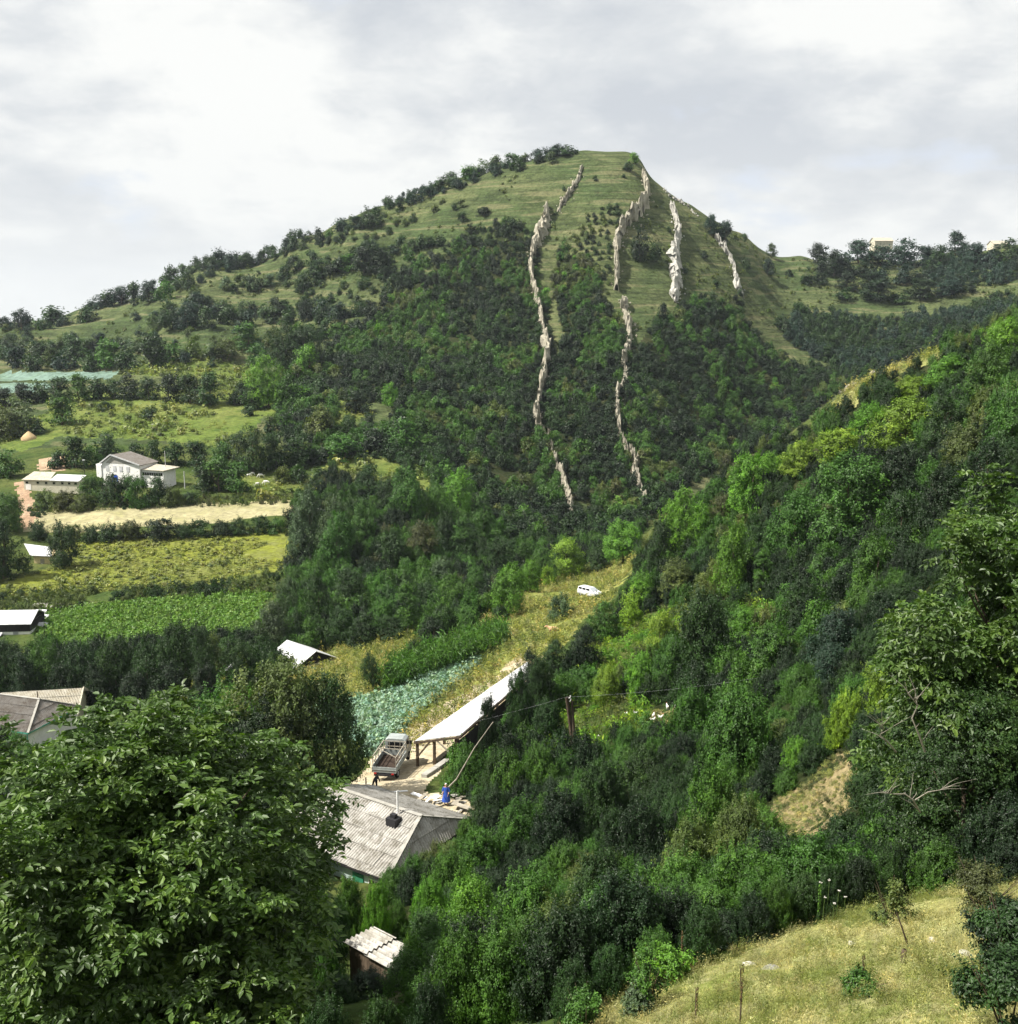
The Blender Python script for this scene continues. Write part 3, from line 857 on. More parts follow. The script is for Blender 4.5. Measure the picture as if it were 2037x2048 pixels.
def zone_things(key, spots, name, group, **kw):
    for x, y, z, H_, W_, t in spots:
        veg(rng.choice(key), (x, y, z - 0.08 * H_), H_ * 1.08, W_, t, name=name, group=group, **kw)
# ------------------------------------------------------------ buildings
def simple_mat(name, c1, c2, scale=1.5, rough=0.9, spec=0.2, bstr=0.3, metal=0.0, stretch=None, lo=0.35, hi=0.65):
    m, k_ = mat(name)
    t = k_.n('ShaderNodeTexCoord'); v_ = t.outputs['Object']
    if stretch:
        mp = k_.n('ShaderNodeMapping'); mp.inputs['Scale'].default_value = stretch; k_.l(v_, mp.inputs[0]); v_ = mp.outputs[0]
    nz = k_.noise(v_, scale, 6, 0.65)
    col = k_.ramp(nz, [(lo, c1), (hi, c2)])
    finish(k_, col, rough, spec, nz, bstr, 0.03, metal)
    return m
M_WALLW = simple_mat('whitewashed_wall', (0.70,0.69,0.66), (0.88,0.87,0.85), 1.2)
M_WALLT = simple_mat('pale_turquoise_wall', (0.36,0.45,0.42), (0.50,0.60,0.56), 1.5)
M_WALLC = simple_mat('cream_wall', (0.46,0.43,0.33), (0.60,0.56,0.45), 1.0)
M_WALLY = simple_mat('yellowish_board_wall', (0.58,0.47,0.26), (0.72,0.60,0.36), 2.0)
M_TIN = simple_mat('white_tin', (0.40,0.41,0.42), (0.62,0.62,0.62), 1.2, 0.5, 0.4, 0.15)
M_DARKW = simple_mat('dark_tarred_boards', (0.010,0.010,0.012), (0.035,0.032,0.03), 2.5, 0.85, 0.2, 0.5, stretch=(4, 4, 0.5))
M_WOOD = simple_mat('weathered_wood', (0.050,0.036,0.025), (0.14,0.105,0.075), 3.0, 0.9, 0.15, 0.6, stretch=(3, 3, 0.6))
M_PALEW = simple_mat('pale_wood', (0.24,0.215,0.17), (0.40,0.365,0.30), 3.0)
M_GLASS, _k = mat('dark_window'); finish(_k, (0.012, 0.014, 0.016), 0.15, 0.5)
M_TURQ, _k = mat('turquoise_paint'); finish(_k, (0.08, 0.33, 0.26), 0.6, 0.3)
M_GREEN, _k = mat('green_paint'); finish(_k, (0.03, 0.18, 0.10), 0.6, 0.3)
M_BLUE, _k = mat('blue_plastic'); finish(_k, (0.015, 0.10, 0.62), 0.45, 0.4)
M_STEEL = simple_mat('grey_metal', (0.22,0.23,0.24), (0.36,0.37,0.38), 4, 0.5, 0.5, 0.1)
M_SOOT, _k = mat('sooty_metal'); finish(_k, (0.02, 0.02, 0.022), 0.7, 0.3)
M_CONC = simple_mat('concrete', (0.26,0.25,0.22), (0.38,0.365,0.33), 1.5)
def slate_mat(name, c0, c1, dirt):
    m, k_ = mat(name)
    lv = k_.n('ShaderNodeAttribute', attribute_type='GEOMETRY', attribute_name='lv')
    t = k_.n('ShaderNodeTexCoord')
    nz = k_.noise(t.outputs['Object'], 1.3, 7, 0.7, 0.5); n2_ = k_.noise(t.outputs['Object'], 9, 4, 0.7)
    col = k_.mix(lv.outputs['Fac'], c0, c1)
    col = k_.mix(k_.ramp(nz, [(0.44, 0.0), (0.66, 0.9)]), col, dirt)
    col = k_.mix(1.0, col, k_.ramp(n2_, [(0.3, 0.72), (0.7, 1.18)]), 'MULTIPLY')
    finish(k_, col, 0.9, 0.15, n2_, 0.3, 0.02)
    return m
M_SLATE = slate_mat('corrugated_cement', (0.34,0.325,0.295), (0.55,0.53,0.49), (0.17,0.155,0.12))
M_SLATEG = slate_mat('old_grey_cement', (0.19,0.175,0.16), (0.27,0.255,0.235), (0.11,0.09,0.07))
M_SLATEC = slate_mat('cream_cement', (0.44,0.41,0.34), (0.58,0.55,0.47), (0.30,0.26,0.18))

def corr(pieces, ex, ed, nrm, org, x0, x1, ta, tb, pitch=0.177, amp=0.045, sheet=1.15, seed=0, step=4, gap=0.06):
    """corrugated sheets on one roof plane: columns at constant x, rows from ta(x) to tb(x) down the slope"""
    rs = np.random.RandomState(seed)
    dx = pitch / step; n_ = int((x1 - x0) / dx)
    ex, ed, nrm, org = map(np.array, (ex, ed, nrm, org))
    V, F, L = pieces
    tmin = min(ta(x0), ta(x1), ta((x0 + x1) / 2)); tmax = max(tb(x0), tb(x1), tb((x0 + x1) / 2))
    rows = np.arange(tmin, tmax + 1e-6, sheet)
    for r_, t0 in enumerate(rows):
        t1 = t0 + sheet + 0.06
        tone = rs.uniform(0, 1, 400) ** 1.5; lift = rs.uniform(-0.012, 0.016, 400); cut = rs.uniform(-0.05, 0.05, 400)
        for i in range(n_):
            xa = x0 + i * dx; xb = xa + dx; si = int((xa + 0.4 * (r_ % 2)) / 1.05 + 60) % 400
            a = max(t0, ta(xa + dx / 2)); b = min(t1 + cut[si] * 0.5, tb(xa + dx / 2) + cut[si] * 0.6)
            if b - a < 0.02: continue
            za = amp * math.cos(2 * math.pi * xa / pitch); zb = amp * math.cos(2 * math.pi * xb / pitch)
            la = lift[si]; lb = lift[si] + gap
            o_ = len(V)
            for x, t, z in ((xa, a, za + la), (xb, a, zb + la), (xb, b, zb + lb), (xa, b, za + lb)):
                V.append(tuple(org + ex * x + ed * t + nrm * z))
            F.append((o_, o_ + 3, o_ + 2, o_ + 1)); L.append(tone[si] * 0.6 + 0.4 * (0.5 + 0.5 * math.cos(2 * math.pi * (xa + dx / 2) / pitch)) if pitch > 0 else 0)  # valleys toned darker, crests lighter: groove shading put into the colour
    return pieces

def corr_mesh(name, pieces, material):
    V, F, L = pieces
    me = mesh_np(name, np.array(V), np.array(F), material)
    a = me.attributes.new('lv', 'FLOAT', 'FACE'); a.data.foreach_set('value', np.array(L, np.float32))
    return me

def thing(name, label, cat, loc, rz=0.0, group=None):
    o = bpy.data.objects.new(name, None); COL.objects.link(o)
    o.empty_display_size = 0.5
    o.location = loc; o.rotation_euler = (0, 0, rz)
    return meta(o, label, cat, group)

def occupy(root, pts, r):
    for x, y in pts:
        p = root.location + Matrix.Rotation(root.rotation_euler.z, 3, 'Z') @ Vector((x, y, 0))
        PLACED.append((p.x, p.y, r))

def rect_win(root, p, ux, w, h, nrm, frame_mat, name='window', depth=0.10, pane=True):
    """framed window: p lower left corner, ux horizontal unit, nrm outward; frame + pane"""
    p = Vector(p); ux = Vector(ux); n_ = Vector(nrm); uz = Vector((0, 0, 1))
    tb = TB(); t = 0.07
    def bar(a0, b0, a1, b1):
        pts = [p + ux * a0 + uz * b0, p + ux * a1 + uz * b0, p + ux * a1 + uz * b1, p + ux * a0 + uz * b1]
        tb.slab([q + n_ * 0.03 for q in pts], depth, tuple(-n_))
    bar(0, 0, w, t); bar(0, h - t, w, h); bar(0, t, t, h - t); bar(w - t, t, w, h - t)
    if w > 0.7: bar(w / 2 - t / 2, t, w / 2 + t / 2, h - t)
    f = link(name, tb.mesh(name, frame_mat), root)
    tp = TB(); pts = [p + ux * t + uz * t, p + ux * (w - t) + uz * t, p + ux * (w - t) + uz * (h - t), p + ux * t + uz * (h - t)]
    tp.slab([q + n_ * 0.012 for q in pts], 0.03, tuple(-n_))
    link('pane', tp.mesh('pane', M_GLASS), f)
    return f

def hip_house(label, cat, loc, rz, L, hw, drop, wall, a, roofm, wallm, trim, seed, name='house', pitch=0.215, eav=0.35, back=True, gable_left=True, ttop=None):
    """ridge along local x from -L to 0; hip at the +x end with run a; local -y faces the valley"""
    r = thing(name, label, cat, loc, rz)
    ze = wall; zr = wall + drop
    sl = math.hypot(hw, drop)
    pc = ([], [], [])
    xl = -L - 0.3
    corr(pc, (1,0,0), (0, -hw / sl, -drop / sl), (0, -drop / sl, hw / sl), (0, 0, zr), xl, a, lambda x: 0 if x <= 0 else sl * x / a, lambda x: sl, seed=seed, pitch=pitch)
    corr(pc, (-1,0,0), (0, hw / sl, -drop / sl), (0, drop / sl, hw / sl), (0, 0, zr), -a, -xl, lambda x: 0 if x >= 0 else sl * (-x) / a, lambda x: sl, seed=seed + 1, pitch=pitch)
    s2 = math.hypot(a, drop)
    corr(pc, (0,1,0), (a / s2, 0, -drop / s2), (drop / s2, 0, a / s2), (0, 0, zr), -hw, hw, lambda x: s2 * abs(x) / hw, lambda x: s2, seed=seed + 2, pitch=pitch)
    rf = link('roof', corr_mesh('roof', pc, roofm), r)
    # ridge cap
    tb = TB(); tb.beam((xl, 0, zr + 0.03), (0.1, 0, zr + 0.03), 0.30, 0.05); tb.beam((0, 0, zr + 0.03), (a, -hw, ze + 0.05), 0.24, 0.04); tb.beam((0, 0, zr + 0.03), (a, hw, ze + 0.05), 0.24, 0.04)
    link('ridge_cap', tb.mesh('ridge_cap', M_CONC), rf)
    w = TB(); i = eav
    w.slab([(-L, -hw + i, ze - 0.12), (a - i, -hw + i, ze - 0.12), (a - i, hw - i, ze - 0.12), (-L, hw - i, ze - 0.12)], wall + 1.2)
    w.slab([(-L, -hw + i, ze - 0.1), (-L, hw - i, ze - 0.1), (-L, 0, zr - 0.15)], 0.2, (1, 0, 0))
    link('wall', w.mesh('wall', wallm), r)
    f = TB(); f.beam((xl, -hw, ze - 0.05), (a, -hw, ze - 0.05), 0.06, 0.16); f.beam((a, -hw, ze - 0.05), (a, hw, ze - 0.05), 0.06, 0.16)
    link('fascia', f.mesh('fascia', trim), r)
    occupy(r, [(x, y) for x in np.arange(-L, a + 0.1, 2.0) for y in (-hw * 0.6, 0, hw * 0.6)], 2.2)
    return r

# --- the corrugated-roofed house beside the yard
hx, hy = -5.79, 64.0
HOUSE_Z = -36.35
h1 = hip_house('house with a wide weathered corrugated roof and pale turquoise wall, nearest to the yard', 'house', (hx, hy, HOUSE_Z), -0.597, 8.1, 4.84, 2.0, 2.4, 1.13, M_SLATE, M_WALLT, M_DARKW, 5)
link('door', TB().box((-1.9, -4.56, 0.0), (-1.0, -4.50, 1.95)).mesh('door', M_GREEN), h1)
rect_win(h1, (-0.6, -4.50, 0.9), (1,0,0), 1.1, 1.0, (0,-1,0), M_WALLW)
rect_win(h1, (-5.2, -4.50, 0.9), (1,0,0), 1.1, 1.0, (0,-1,0), M_WALLW)
link('chimney', TB().box((-1.75,-1.45,3.3),(-0.95,-0.75,4.35)).box((-1.55,-1.25,4.35),(-1.15,-0.95,4.6)).mesh('chimney', M_SOOT), h1)
link('chimney_pipe', TB().tube([(-1.6,-0.4,3.9),(-1.6,-0.4,5.9)],[0.07,0.07],8).mesh('chimney_pipe', M_WALLW), h1)
# heap of old sheets and lumber behind the house, seen over its ridge
tb = TB(); rr_ = random.Random(4)
pl_ = on(432, 806)
t = thing('scrap_pile', 'heap of pale boards and broken roofing sheets lying behind the corrugated-roofed house', 'scrap pile', pl_)
for i_ in range(26):
    x, y = rr_.uniform(-3, 3), rr_.uniform(-1.6, 1.6); a_ = rr_.uniform(0, 3.14); L_ = rr_.uniform(0.7, 1.8); z_ = 0.12 + rr_.uniform(0, 0.45)
    d_ = Vector((math.cos(a_), math.sin(a_), rr_.uniform(-0.12, 0.12))) * L_ / 2
    link('board', TB().beam(Vector((x, y, z_)) - d_, Vector((x, y, z_)) + d_, rr_.uniform(0.12, 0.5), 0.04).mesh('board', rr_.choice([M_PALEW, M_CONC, M_WALLW])), t)

# --- small corrugated roof among the foliage close to the viewer
def lean_roof(label, corners, depths, seed, roofm, post=2.2, name='shed'):
    """corners: four photo points (high left, high right, low right, low left)"""
    P3 = [Vector(at(u, v, Y)) for (u, v), Y in zip(corners, depths)]
    c = sum(P3, Vector()) / 4; g = float(gz(c.x, c.y)[0])
    r = thing(name, label, 'shed', (c.x, c.y, g))
    Q = [p - Vector((c.x, c.y, g)) for p in P3]
    ex = (Q[1] - Q[0]); Lx = ex.length; ex.normalize(); ed = (Q[3] - Q[0]); ed = ed - ex * ed.dot(ex); Ld = ed.length; ed.normalize(); n_ = ex.cross(ed); n_ = n_ if n_.z > 0 else -n_
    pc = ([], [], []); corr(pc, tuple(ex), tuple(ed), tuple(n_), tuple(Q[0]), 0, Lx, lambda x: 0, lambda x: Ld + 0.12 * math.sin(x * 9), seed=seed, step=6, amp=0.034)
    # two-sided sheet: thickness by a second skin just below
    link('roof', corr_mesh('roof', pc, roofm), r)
    w = TB(); q = [Q[0] + n_ * -0.1 + ex * 0.15 + ed * 0.15, Q[0] + ex * (Lx - 0.15) + n_ * -0.1 + ed * 0.15, Q[0] + ex * (Lx - 0.15) + ed * (Ld - 0.2) - n_ * 0.1, Q[0] + ex * 0.15 + ed * (Ld - 0.2) - n_ * 0.1]
    w.slab(q, post)
    link('wall', w.mesh('wall', M_WOOD), r)
    occupy(r, [(0, 0)], 1.2)
    return r
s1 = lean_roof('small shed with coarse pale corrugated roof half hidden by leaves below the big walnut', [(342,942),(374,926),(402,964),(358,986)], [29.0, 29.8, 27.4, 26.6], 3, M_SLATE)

# --- long open shed with the white sheet roof
A_, B_, C_, D_ = at(414.8, 740.7, 81), at(460, 735, 80), at(536, 669, 104), at(527.7, 661.4, 107)
A_, B_, C_, D_ = map(Vector, (A_, B_, C_, D_))
g_ = float(gz(A_.x, A_.y)[0])
ls = thing('open_shed', 'long open shed with bright white sheet roof on dark timber posts beside the dirt yard', 'shed', (A_.x, A_.y, g_))
o_ = Vector((A_.x, A_.y, g_)); q = [p - o_ for p in (A_, B_, C_, D_)]
tb = TB()
nseg = 9
for i_ in range(nseg):
    a, b = i_ / nseg, (i_ + 1) / nseg - 0.004
    p0 = q[0].lerp(q[3], a); p1 = q[1].lerp(q[2], a); p2 = q[1].lerp(q[2], b); p3 = q[0].lerp(q[3], b)
    up_ = Vector((0, 0, 0.02 * (i_ % 2)))
    tb.slab([p0 + up_, p1 + up_, p2 + up_, p3 + up_], 0.05)
link('roof', tb.mesh('roof', M_TIN), ls)
tb = TB()
for s_ in (0.0, 1.0): tb.beam(q[0].lerp(q[1], s_) - Vector((0,0,0.16)), q[3].lerp(q[2], s_) - Vector((0,0,0.16)), 0.16, 0.2)
for i_ in range(6): 
    a = i_ / 5.0; tb.beam(q[0].lerp(q[3], a) - Vector((0,0,0.2)), q[1].lerp(q[2], a) - Vector((0,0,0.2)), 0.12, 0.16)
link('roof_beam', tb.mesh('roof_beam', M_WOOD), ls)
for s_ in (0.04, 0.42, 0.9):
    for i_ in range(6):
        a = i_ / 5.0 * 0.98 + 0.005; p = q[0].lerp(q[1], s_).lerp(q[3].lerp(q[2], s_), a)
        gg = float(gz(p.x + o_.x, p.y + o_.y)[0]) - o_.z
        link('post', TB().beam((p.x, p.y, gg - 0.3), p - Vector((0, 0, 0.24)), 0.24, 0.24).mesh('post', M_WOOD), ls)
p = q[0].lerp(q[1], 0.04) ; p2 = q[0].lerp(q[1], 0.42)
link('brace', TB().beam(p - Vector((0,0,1.5)), p.lerp(p2, 0.75) - Vector((0,0,0.3)), 0.14).mesh('brace', M_WOOD), ls)
p = q[0].lerp(q[1], 0.5)
link('brace', TB().beam(p - Vector((0,0,0.3)), q[0].lerp(q[1], 0.85) - Vector((0,0,1.7)), 0.10).mesh('brace', M_PALEW), ls)
# low back wall of the shed
pb0 = q[1] - Vector((0,0,0.5)); pb1 = q[2] - Vector((0,0,0.5))
tb = TB(); V_ = []
tb.slab([pb0 - Vector((0.1,0,3.0)), pb1 - Vector((0.1,0,3.0)), pb1 - Vector((0.1,0,0)), pb0 - Vector((0.1,0,0))], 0.12, (1, 0, 0))
link('wall', tb.mesh('wall', M_DARKW), ls)
for s_ in np.linspace(0, 1, 12):
    for c_ in (0.25, 0.75):
        p = A_.lerp(B_, c_).lerp(D_.lerp(C_, c_), float(s_)); PLACED.append((p.x, p.y, 1.6))
# low stone kerb with pale rubble in front of it
tb = TB()
ka = on(424, 778); kb = on(448, 762)
kr = thing('stone_kerb', 'low pale concrete kerb running along the foot of the open shed', 'kerb', ka)
d_ = kb - ka
link('kerb_stone', TB().beam((0,0,0.1), tuple(d_ * 0.48 + Vector((0,0,0.1))), 0.5, 0.35).mesh('kerb_stone', M_CONC), kr)
link('kerb_stone', TB().beam(tuple(d_ * 0.5 + Vector((0,0,0.1))), tuple(d_ + Vector((0,0,0.12))), 0.5, 0.35).mesh('kerb_stone', M_CONC), kr)

# --- the L-shaped farmhouse at the left edge
c1 = at(39, 699, 110)
wz = float(gz(c1[0], c1[1])[0])
h2 = hip_house('whitewashed farmhouse with a mottled grey hipped roof and turquoise eaves at the left edge', 'house', (c1[0], c1[1], c1[2] - 4.7), -0.30, 9.0, 4.2, 2.1, 2.6, 2.0, M_SLATEG, M_WALLW, M_TURQ, 21)
rect_win(h2, (-1.6, -3.84, 0.8), (1,0,0), 1.0, 1.2, (0,-1,0), M_WALLW)
rect_win(h2, (-5.0, -3.84, 0.8), (1,0,0), 1.0, 1.2, (0,-1,0), M_WALLW)
link('drainpipe', TB().tube([(1.66, -3.95, -0.6), (1.66, -3.95, 2.5)], [0.06, 0.06], 6).mesh('drainpipe', M_TURQ), h2)
def gable_house(label, cat, loc, rz, L, hw, drop, wall, roofm, wallm, seed, name='barn', hwl=None, flat=False, gablem=None, trim=None, oh=0.4):
    """ridge along local x, -L..0, gables at both ends; hwl = run of the far (+y) slope"""
    r = thing(name, label, cat, loc, rz); hwl = hwl or hw
    zr = wall + drop
    if flat:
        tb = TB()
        tb.slab([(-L - oh, 0, zr + .06), (oh, 0, zr + .06), (oh, -hw - .3, wall - .3 * drop / hw + .06), (-L - oh, -hw - .3, wall - .3 * drop / hw + .06)], 0.07)
        tb.slab([(-L - oh, hwl + .3, wall - .3 * drop / hwl + .06), (oh, hwl + .3, wall - .3 * drop / hwl + .06), (oh, 0.003, zr + .06), (-L - oh, 0.003, zr + .06)], 0.07)
        link('roof', tb.mesh('roof', roofm), r)
    else:
        pc = ([], [], []); sl = math.hypot(hw, drop); s2 = math.hypot(hwl, drop)
        corr(pc, (1,0,0), (0, -hw / sl, -drop / sl), (0, -drop / sl, hw / sl), (0, 0, zr + .05), -L - oh, oh, lambda x: 0, lambda x: sl + .3, seed=seed)
        corr(pc, (-1,0,0), (0, hwl / s2, -drop / s2), (0, drop / s2, hwl / s2), (0, 0, zr + .05), -oh, L + oh, lambda x: 0, lambda x: s2 + .3, seed=seed + 1)
        link('roof', corr_mesh('roof', pc, roofm), r)
    w = TB(); w.slab([(-L, -hw, wall - .02), (0, -hw, wall - .02), (0, hwl, wall - .02), (-L, hwl, wall - .02)], wall + 1.5)
    link('wall', w.mesh('wall', wallm), r)
    for x, d in ((0.0, (-1, 0, 0)), (-L, (1, 0, 0))):
        link('gable', TB().slab([(x, -hw, wall - .02), (x, hwl, wall - .02), (x, 0, zr - .06)] if x == 0 else [(x, hwl, wall - .02), (x, -hw, wall - .02), (x, 0, zr - .06)], 0.15, d).mesh('gable', gablem or wallm), r)
    if trim:
        tb = TB(); tb.beam((oh, 0, zr + .07), (oh, -hw - .3, wall - .3 * drop / hw + .07), 0.1, 0.28); tb.beam((oh, 0, zr + .07), (oh, hwl + .3, wall - .3 * drop / hwl + .07), 0.1, 0.28)
        link('barge_board', tb.mesh('barge_board', trim), r)
    occupy(r, [(x, y) for x in np.arange(-L, 0.1, 2.5) for y in (-hw * .6, 0, hwl * .6)], 2.4)
    return r
# wing with the cream roof; its ridge runs away to the right
c2 = at(81, 688.5, 118)
h3 = gable_house('cream-roofed house wing with turquoise eaves standing behind the grey hipped roof', 'house', (c2[0], c2[1], c2[2] - 4.7), 0.18, 8.5, 4.4, 2.2, 2.5, M_SLATEC, M_WALLC, 31, name='house', trim=M_WALLC, oh=0.3)
link('fascia', TB().beam((-3.5, -4.72, 2.28), (0.3, -4.72, 2.28), 0.06, 0.2).mesh('fascia', M_TURQ), h3)
# --- barn with the bright white tin roof
c3 = at(314.5, 651, 133)
h4 = gable_house('barn with a bright white tin roof and dark open gable behind the walnut tree', 'barn', (c3[0], c3[1], c3[2] - 3.8), -0.80, 6.2, 3.4, 1.7, 2.1, M_TIN, M_WALLC, 41, flat=True, gablem=M_DARKW)
c4 = at(254, 666, 127)
h5 = thing('shed', 'low lean-to shed with a white sheet roof just left of the white tin barn', 'shed', (c4[0], c4[1], c4[2] - 2.4), -0.1)
link('roof', TB().slab([(-3.2,-1.6,2.25),(0.1,-1.9,2.15),(0.3,1.6,2.7),(-3.0,1.9,2.75)], 0.07).mesh('roof', M_TIN), h5)
link('wall', TB().box((-1.8,-1.4,-1.0),(0,1.5,2.1)).mesh('wall', M_WALLC), h5)
link('door', TB().box((-1.45,-1.46,0.1),(-0.75,-1.403,1.8)).mesh('door', M_GLASS), h5)
for x in (-3.0, -2.4): link('post', TB().beam((x,-1.5,-1),(x,-1.5,2.15),0.1).mesh('post', M_WOOD), h5)
occupy(h5, [(-1.5, 0)], 2.5)
# --- black boarded barn at the left edge
c5 = at(36, 610, 166)
h6 = gable_house('barn with black upper boards, whitewashed base and white roof beside the crop field', 'barn', (c5[0], c5[1], c5[2] - 3.8), 0.06, 12, 3.2, 1.3, 2.5, M_TIN, M_WALLW, 51, flat=True, gablem=M_DARKW)
link('upper_wall', TB().box((-12.04, -3.26, 1.15), (0.06, 3.2, 2.47)).mesh('upper_wall', M_DARKW), h6)
link('porch_roof', TB().slab([(-9.5,-3.3,1.1),(-4.2,-3.3,1.1),(-4.2,-4.6,.75),(-9.5,-4.6,.75)], 0.08).mesh('porch_roof', M_TIN), h6)
for x in (-9.2, -6.8, -4.5): link('post', TB().beam((x,-4.4,-0.8),(x,-4.4,.75),0.12).mesh('post', M_WOOD), h6)
link('door', TB().box((-2.6,-3.27,-0.4),(-1.8,-3.203,1.1)).mesh('door', M_STEEL), h6)
for i_, (u_, v_) in enumerate([(41, 613), (43, 618), (42, 626)]):
    p_ = on(u_, v_ + 2)
    o = link('sheet_panel', TB().slab([(-0.9,-0.5,0.3),(0.9,-0.5,0.25),(0.9,0.5,0.75),(-0.9,0.5,0.8)], 0.05).mesh('sheet_panel', M_TIN), None, p_)
    meta(o, ['pale sheet leaning by the black barn, uppermost of three', 'pale sheet leaning by the black barn, between two others', 'pale sheet leaning by the black barn, lowest of three'][i_], 'roof sheet', 'pale sheets beside the black barn')
p_ = on(48, 608.5)
pf = thing('cold_frame', 'flat pale plastic cold frame at the near corner of the green crop field', 'cold frame', p_)
link('frame', TB().box((-2.6,-1.0,-0.3),(2.6,1.0,0.35)).mesh('frame', M_WOOD), pf)
link('cover', TB().slab([(-2.7,-1.1,0.42),(2.7,-1.1,0.42),(2.7,1.1,0.6),(-2.7,1.1,0.6)], 0.05).mesh('cover', M_CONC), pf)
# --- cream shed in the trees
c6 = at(33.5, 555.5, 205)
h7 = thing('shed', 'cream boarded shed with a sloping white roof between dark trees below the hay field', 'shed', (c6[0], c6[1], c6[2] - 2.6), 0.0)
link('roof', TB().slab([(-3.6,4.0,4.2),(-0.4,-0.5,2.75),(3.8,-0.3,2.5),(1.5,4.5,3.4)], 0.12).mesh('roof', M_TIN), h7)
link('wall', TB().slab([(0,0,2.55),(3.4,0,2.35),(3.4,3.8,2.9),(0,3.8,3.2)], 4.2).mesh('wall', M_WALLY), h7)
link('door', TB().box((1.3,-0.06,-0.2),(2.1,-0.003,1.9)).mesh('door', M_PALEW), h7)
link('prop', TB().beam((1.9,-1.2,-0.8),(1.6,-0.1,1.0),0.12).mesh('prop', M_WALLW), h7)
occupy(h7, [(1.5, 2)], 2.5)
# --- long low stable
c7 = at(77.7, 480.5, 252)
h8 = thing('stable', 'long low stable with small dark windows and patched pale roof above the dirt track', 'stable', (c7[0], c7[1], c7[2] - 1.7), -0.16)
Ls = 14.4
link('wall', TB().box((-Ls,0,-1.6),(0,3.2,1.6)).mesh('wall', M_WALLC), h8)
link('roof', TB().slab([(-Ls-.3,-.35,1.62),(-7.3,-.35,1.62),(-7.9,3.6,3.1),(-Ls+.6,3.6,3.1)], .1).mesh('roof', M_SLATEC), h8)
link('roof', TB().slab([(-7.26,-.35,1.62),(.4,-.35,1.55),(.2,3.6,2.5),(-7.6,3.6,2.6)], .1).mesh('roof', M_TIN), h8)
for x in (-13.5, -10.6, -8.4, -6.3, -4.1, -2.3, -0.6):
    link('window', TB().box((x - .32, -0.05, 0.65), (x + .32, -0.003, 1.15)).mesh('window', M_GLASS), h8)
link('door', TB().box((-13.9,-0.06,-0.9),(-12.5,-0.003,0.55)).mesh('door', M_WALLW), h8)
occupy(h8, [(x, 1.5) for x in (-13, -10, -7, -4, -1)], 2.5)
# --- big white barn with an uneven gable and its annex
c8 = at(101.6, 463, 262)
h9 = thing('barn', 'large white barn with an uneven gable facing the valley, above the hay field', 'barn', (c8[0], c8[1], c8[2] - 4.2), -0.32)
gw, ax = 11.3, 3.1
tb = TB(); tb.slab([(0,0,-2.2),(gw,0,-2.2),(gw,0,4.1),(ax,0,6.2),(0,0,4.2)], 7, (0, 1, 0))
link('wall', tb.mesh('wall', M_WALLW), h9)
tb = TB()
tb.slab([(-.4,-.4,4.1),(ax,-.4,6.45),(ax,7.4,6.45),(-.4,7.4,4.1)], .12); tb.slab([(ax+.004,-.4,6.45),(gw+.3,-.4,4.15),(gw+.3,7.4,4.15),(ax+.004,7.4,6.45)], .12)
link('roof', tb.mesh('roof', M_SLATEG), h9)
tb = TB(); tb.beam((-.4,-.45,4.12),(ax,-.45,6.47),.1,.3); tb.beam((ax,-.45,6.47),(gw+.3,-.45,4.17),.1,.3)
link('barge_board', tb.mesh('barge_board', M_TIN), h9)
link('gable', TB().slab([(1.2,-.035,4.25),(gw-1.2,-.035,4.25),(ax+.2,-.035,5.95)], .03, (0,1,0)).mesh('gable', M_CONC), h9)
for x in (1.2, 3.4, 5.3, 7.4):
    link('shutter', TB().box((x,-.08,2.3),(x+.9,-.003,3.6)).mesh('shutter', M_TIN), h9)
link('side_wall', TB().slab([(-1.6,-.2,3.9),(-0.05,-.2,3.6),(-0.05,5,3.6),(-1.6,5,3.9)], 3.2).mesh('side_wall', M_WALLW), h9)
occupy(h9, [(x, y) for x in (0, 4, 8, 11) for y in (1, 6)], 3)
c9 = Vector(c8) + Matrix.Rotation(-0.32, 3, 'Z') @ Vector((gw + 0.06, 0.8, 0))
h10 = thing('barn_annex', 'lower white annex with a dark strip of windows, joined to the big white barn', 'barn annex', (c9.x, c9.y, c9.z - 4.2), -0.32)
link('wall', TB().box((0,0,-2.4),(6.2,5,2.9)).mesh('wall', M_WALLW), h10)
link('roof', TB().slab([(-0.02,-.4,3.05),(6.6,-.4,2.95),(7.4,5.2,3.3),(-0.02,5.2,3.7)], .14).mesh('roof', M_SLATEC), h10)
for i_ in range(9):
    link('window', TB().box((.15+i_*.66,-.06,1.6),(.68+i_*.66,-.003,2.3)).mesh('window', M_GLASS), h10)
occupy(h10, [(3, 2)], 3.5)
p_ = on(119, 481)
o = link('water_tank', TB().tube([(0,0,0.3),(0,0,0.5),(0,0,1.7),(0,0,2.0)],[.75,.8,.8,.5],16).mesh('water_tank', M_BLUE, True), None, Vector(c8) + Vector((4.6,-4.2,-4.4)))
meta(o, 'bright blue plastic water tank standing in front of the large white barn', 'water tank')
# thin mast behind the annex and lamp by the stable
o = link('mast', TB().tube([(0,0,-2),(0,0,7.4)],[.09,.07],6).mesh('mast', M_TIN), None, Vector(c9) + Vector((5.2, 2.2, -4.2)))
meta(o, 'thin white mast rising behind the barn annex roof', 'mast')
p_ = on(84.7, 476)
lp = thing('street_lamp', 'tall dark lamp post with pale lamp between the stable and the white barn', 'street lamp', p_)
link('pole', TB().tube([(0,0,-.5),(0,0,4.0)],[.08,.06],6).mesh('pole', M_SOOT), lp)
link('lamp_head', TB().box((-.28,-.2,3.95),(.28,.2,4.25)).mesh('lamp_head', M_TIN), lp)
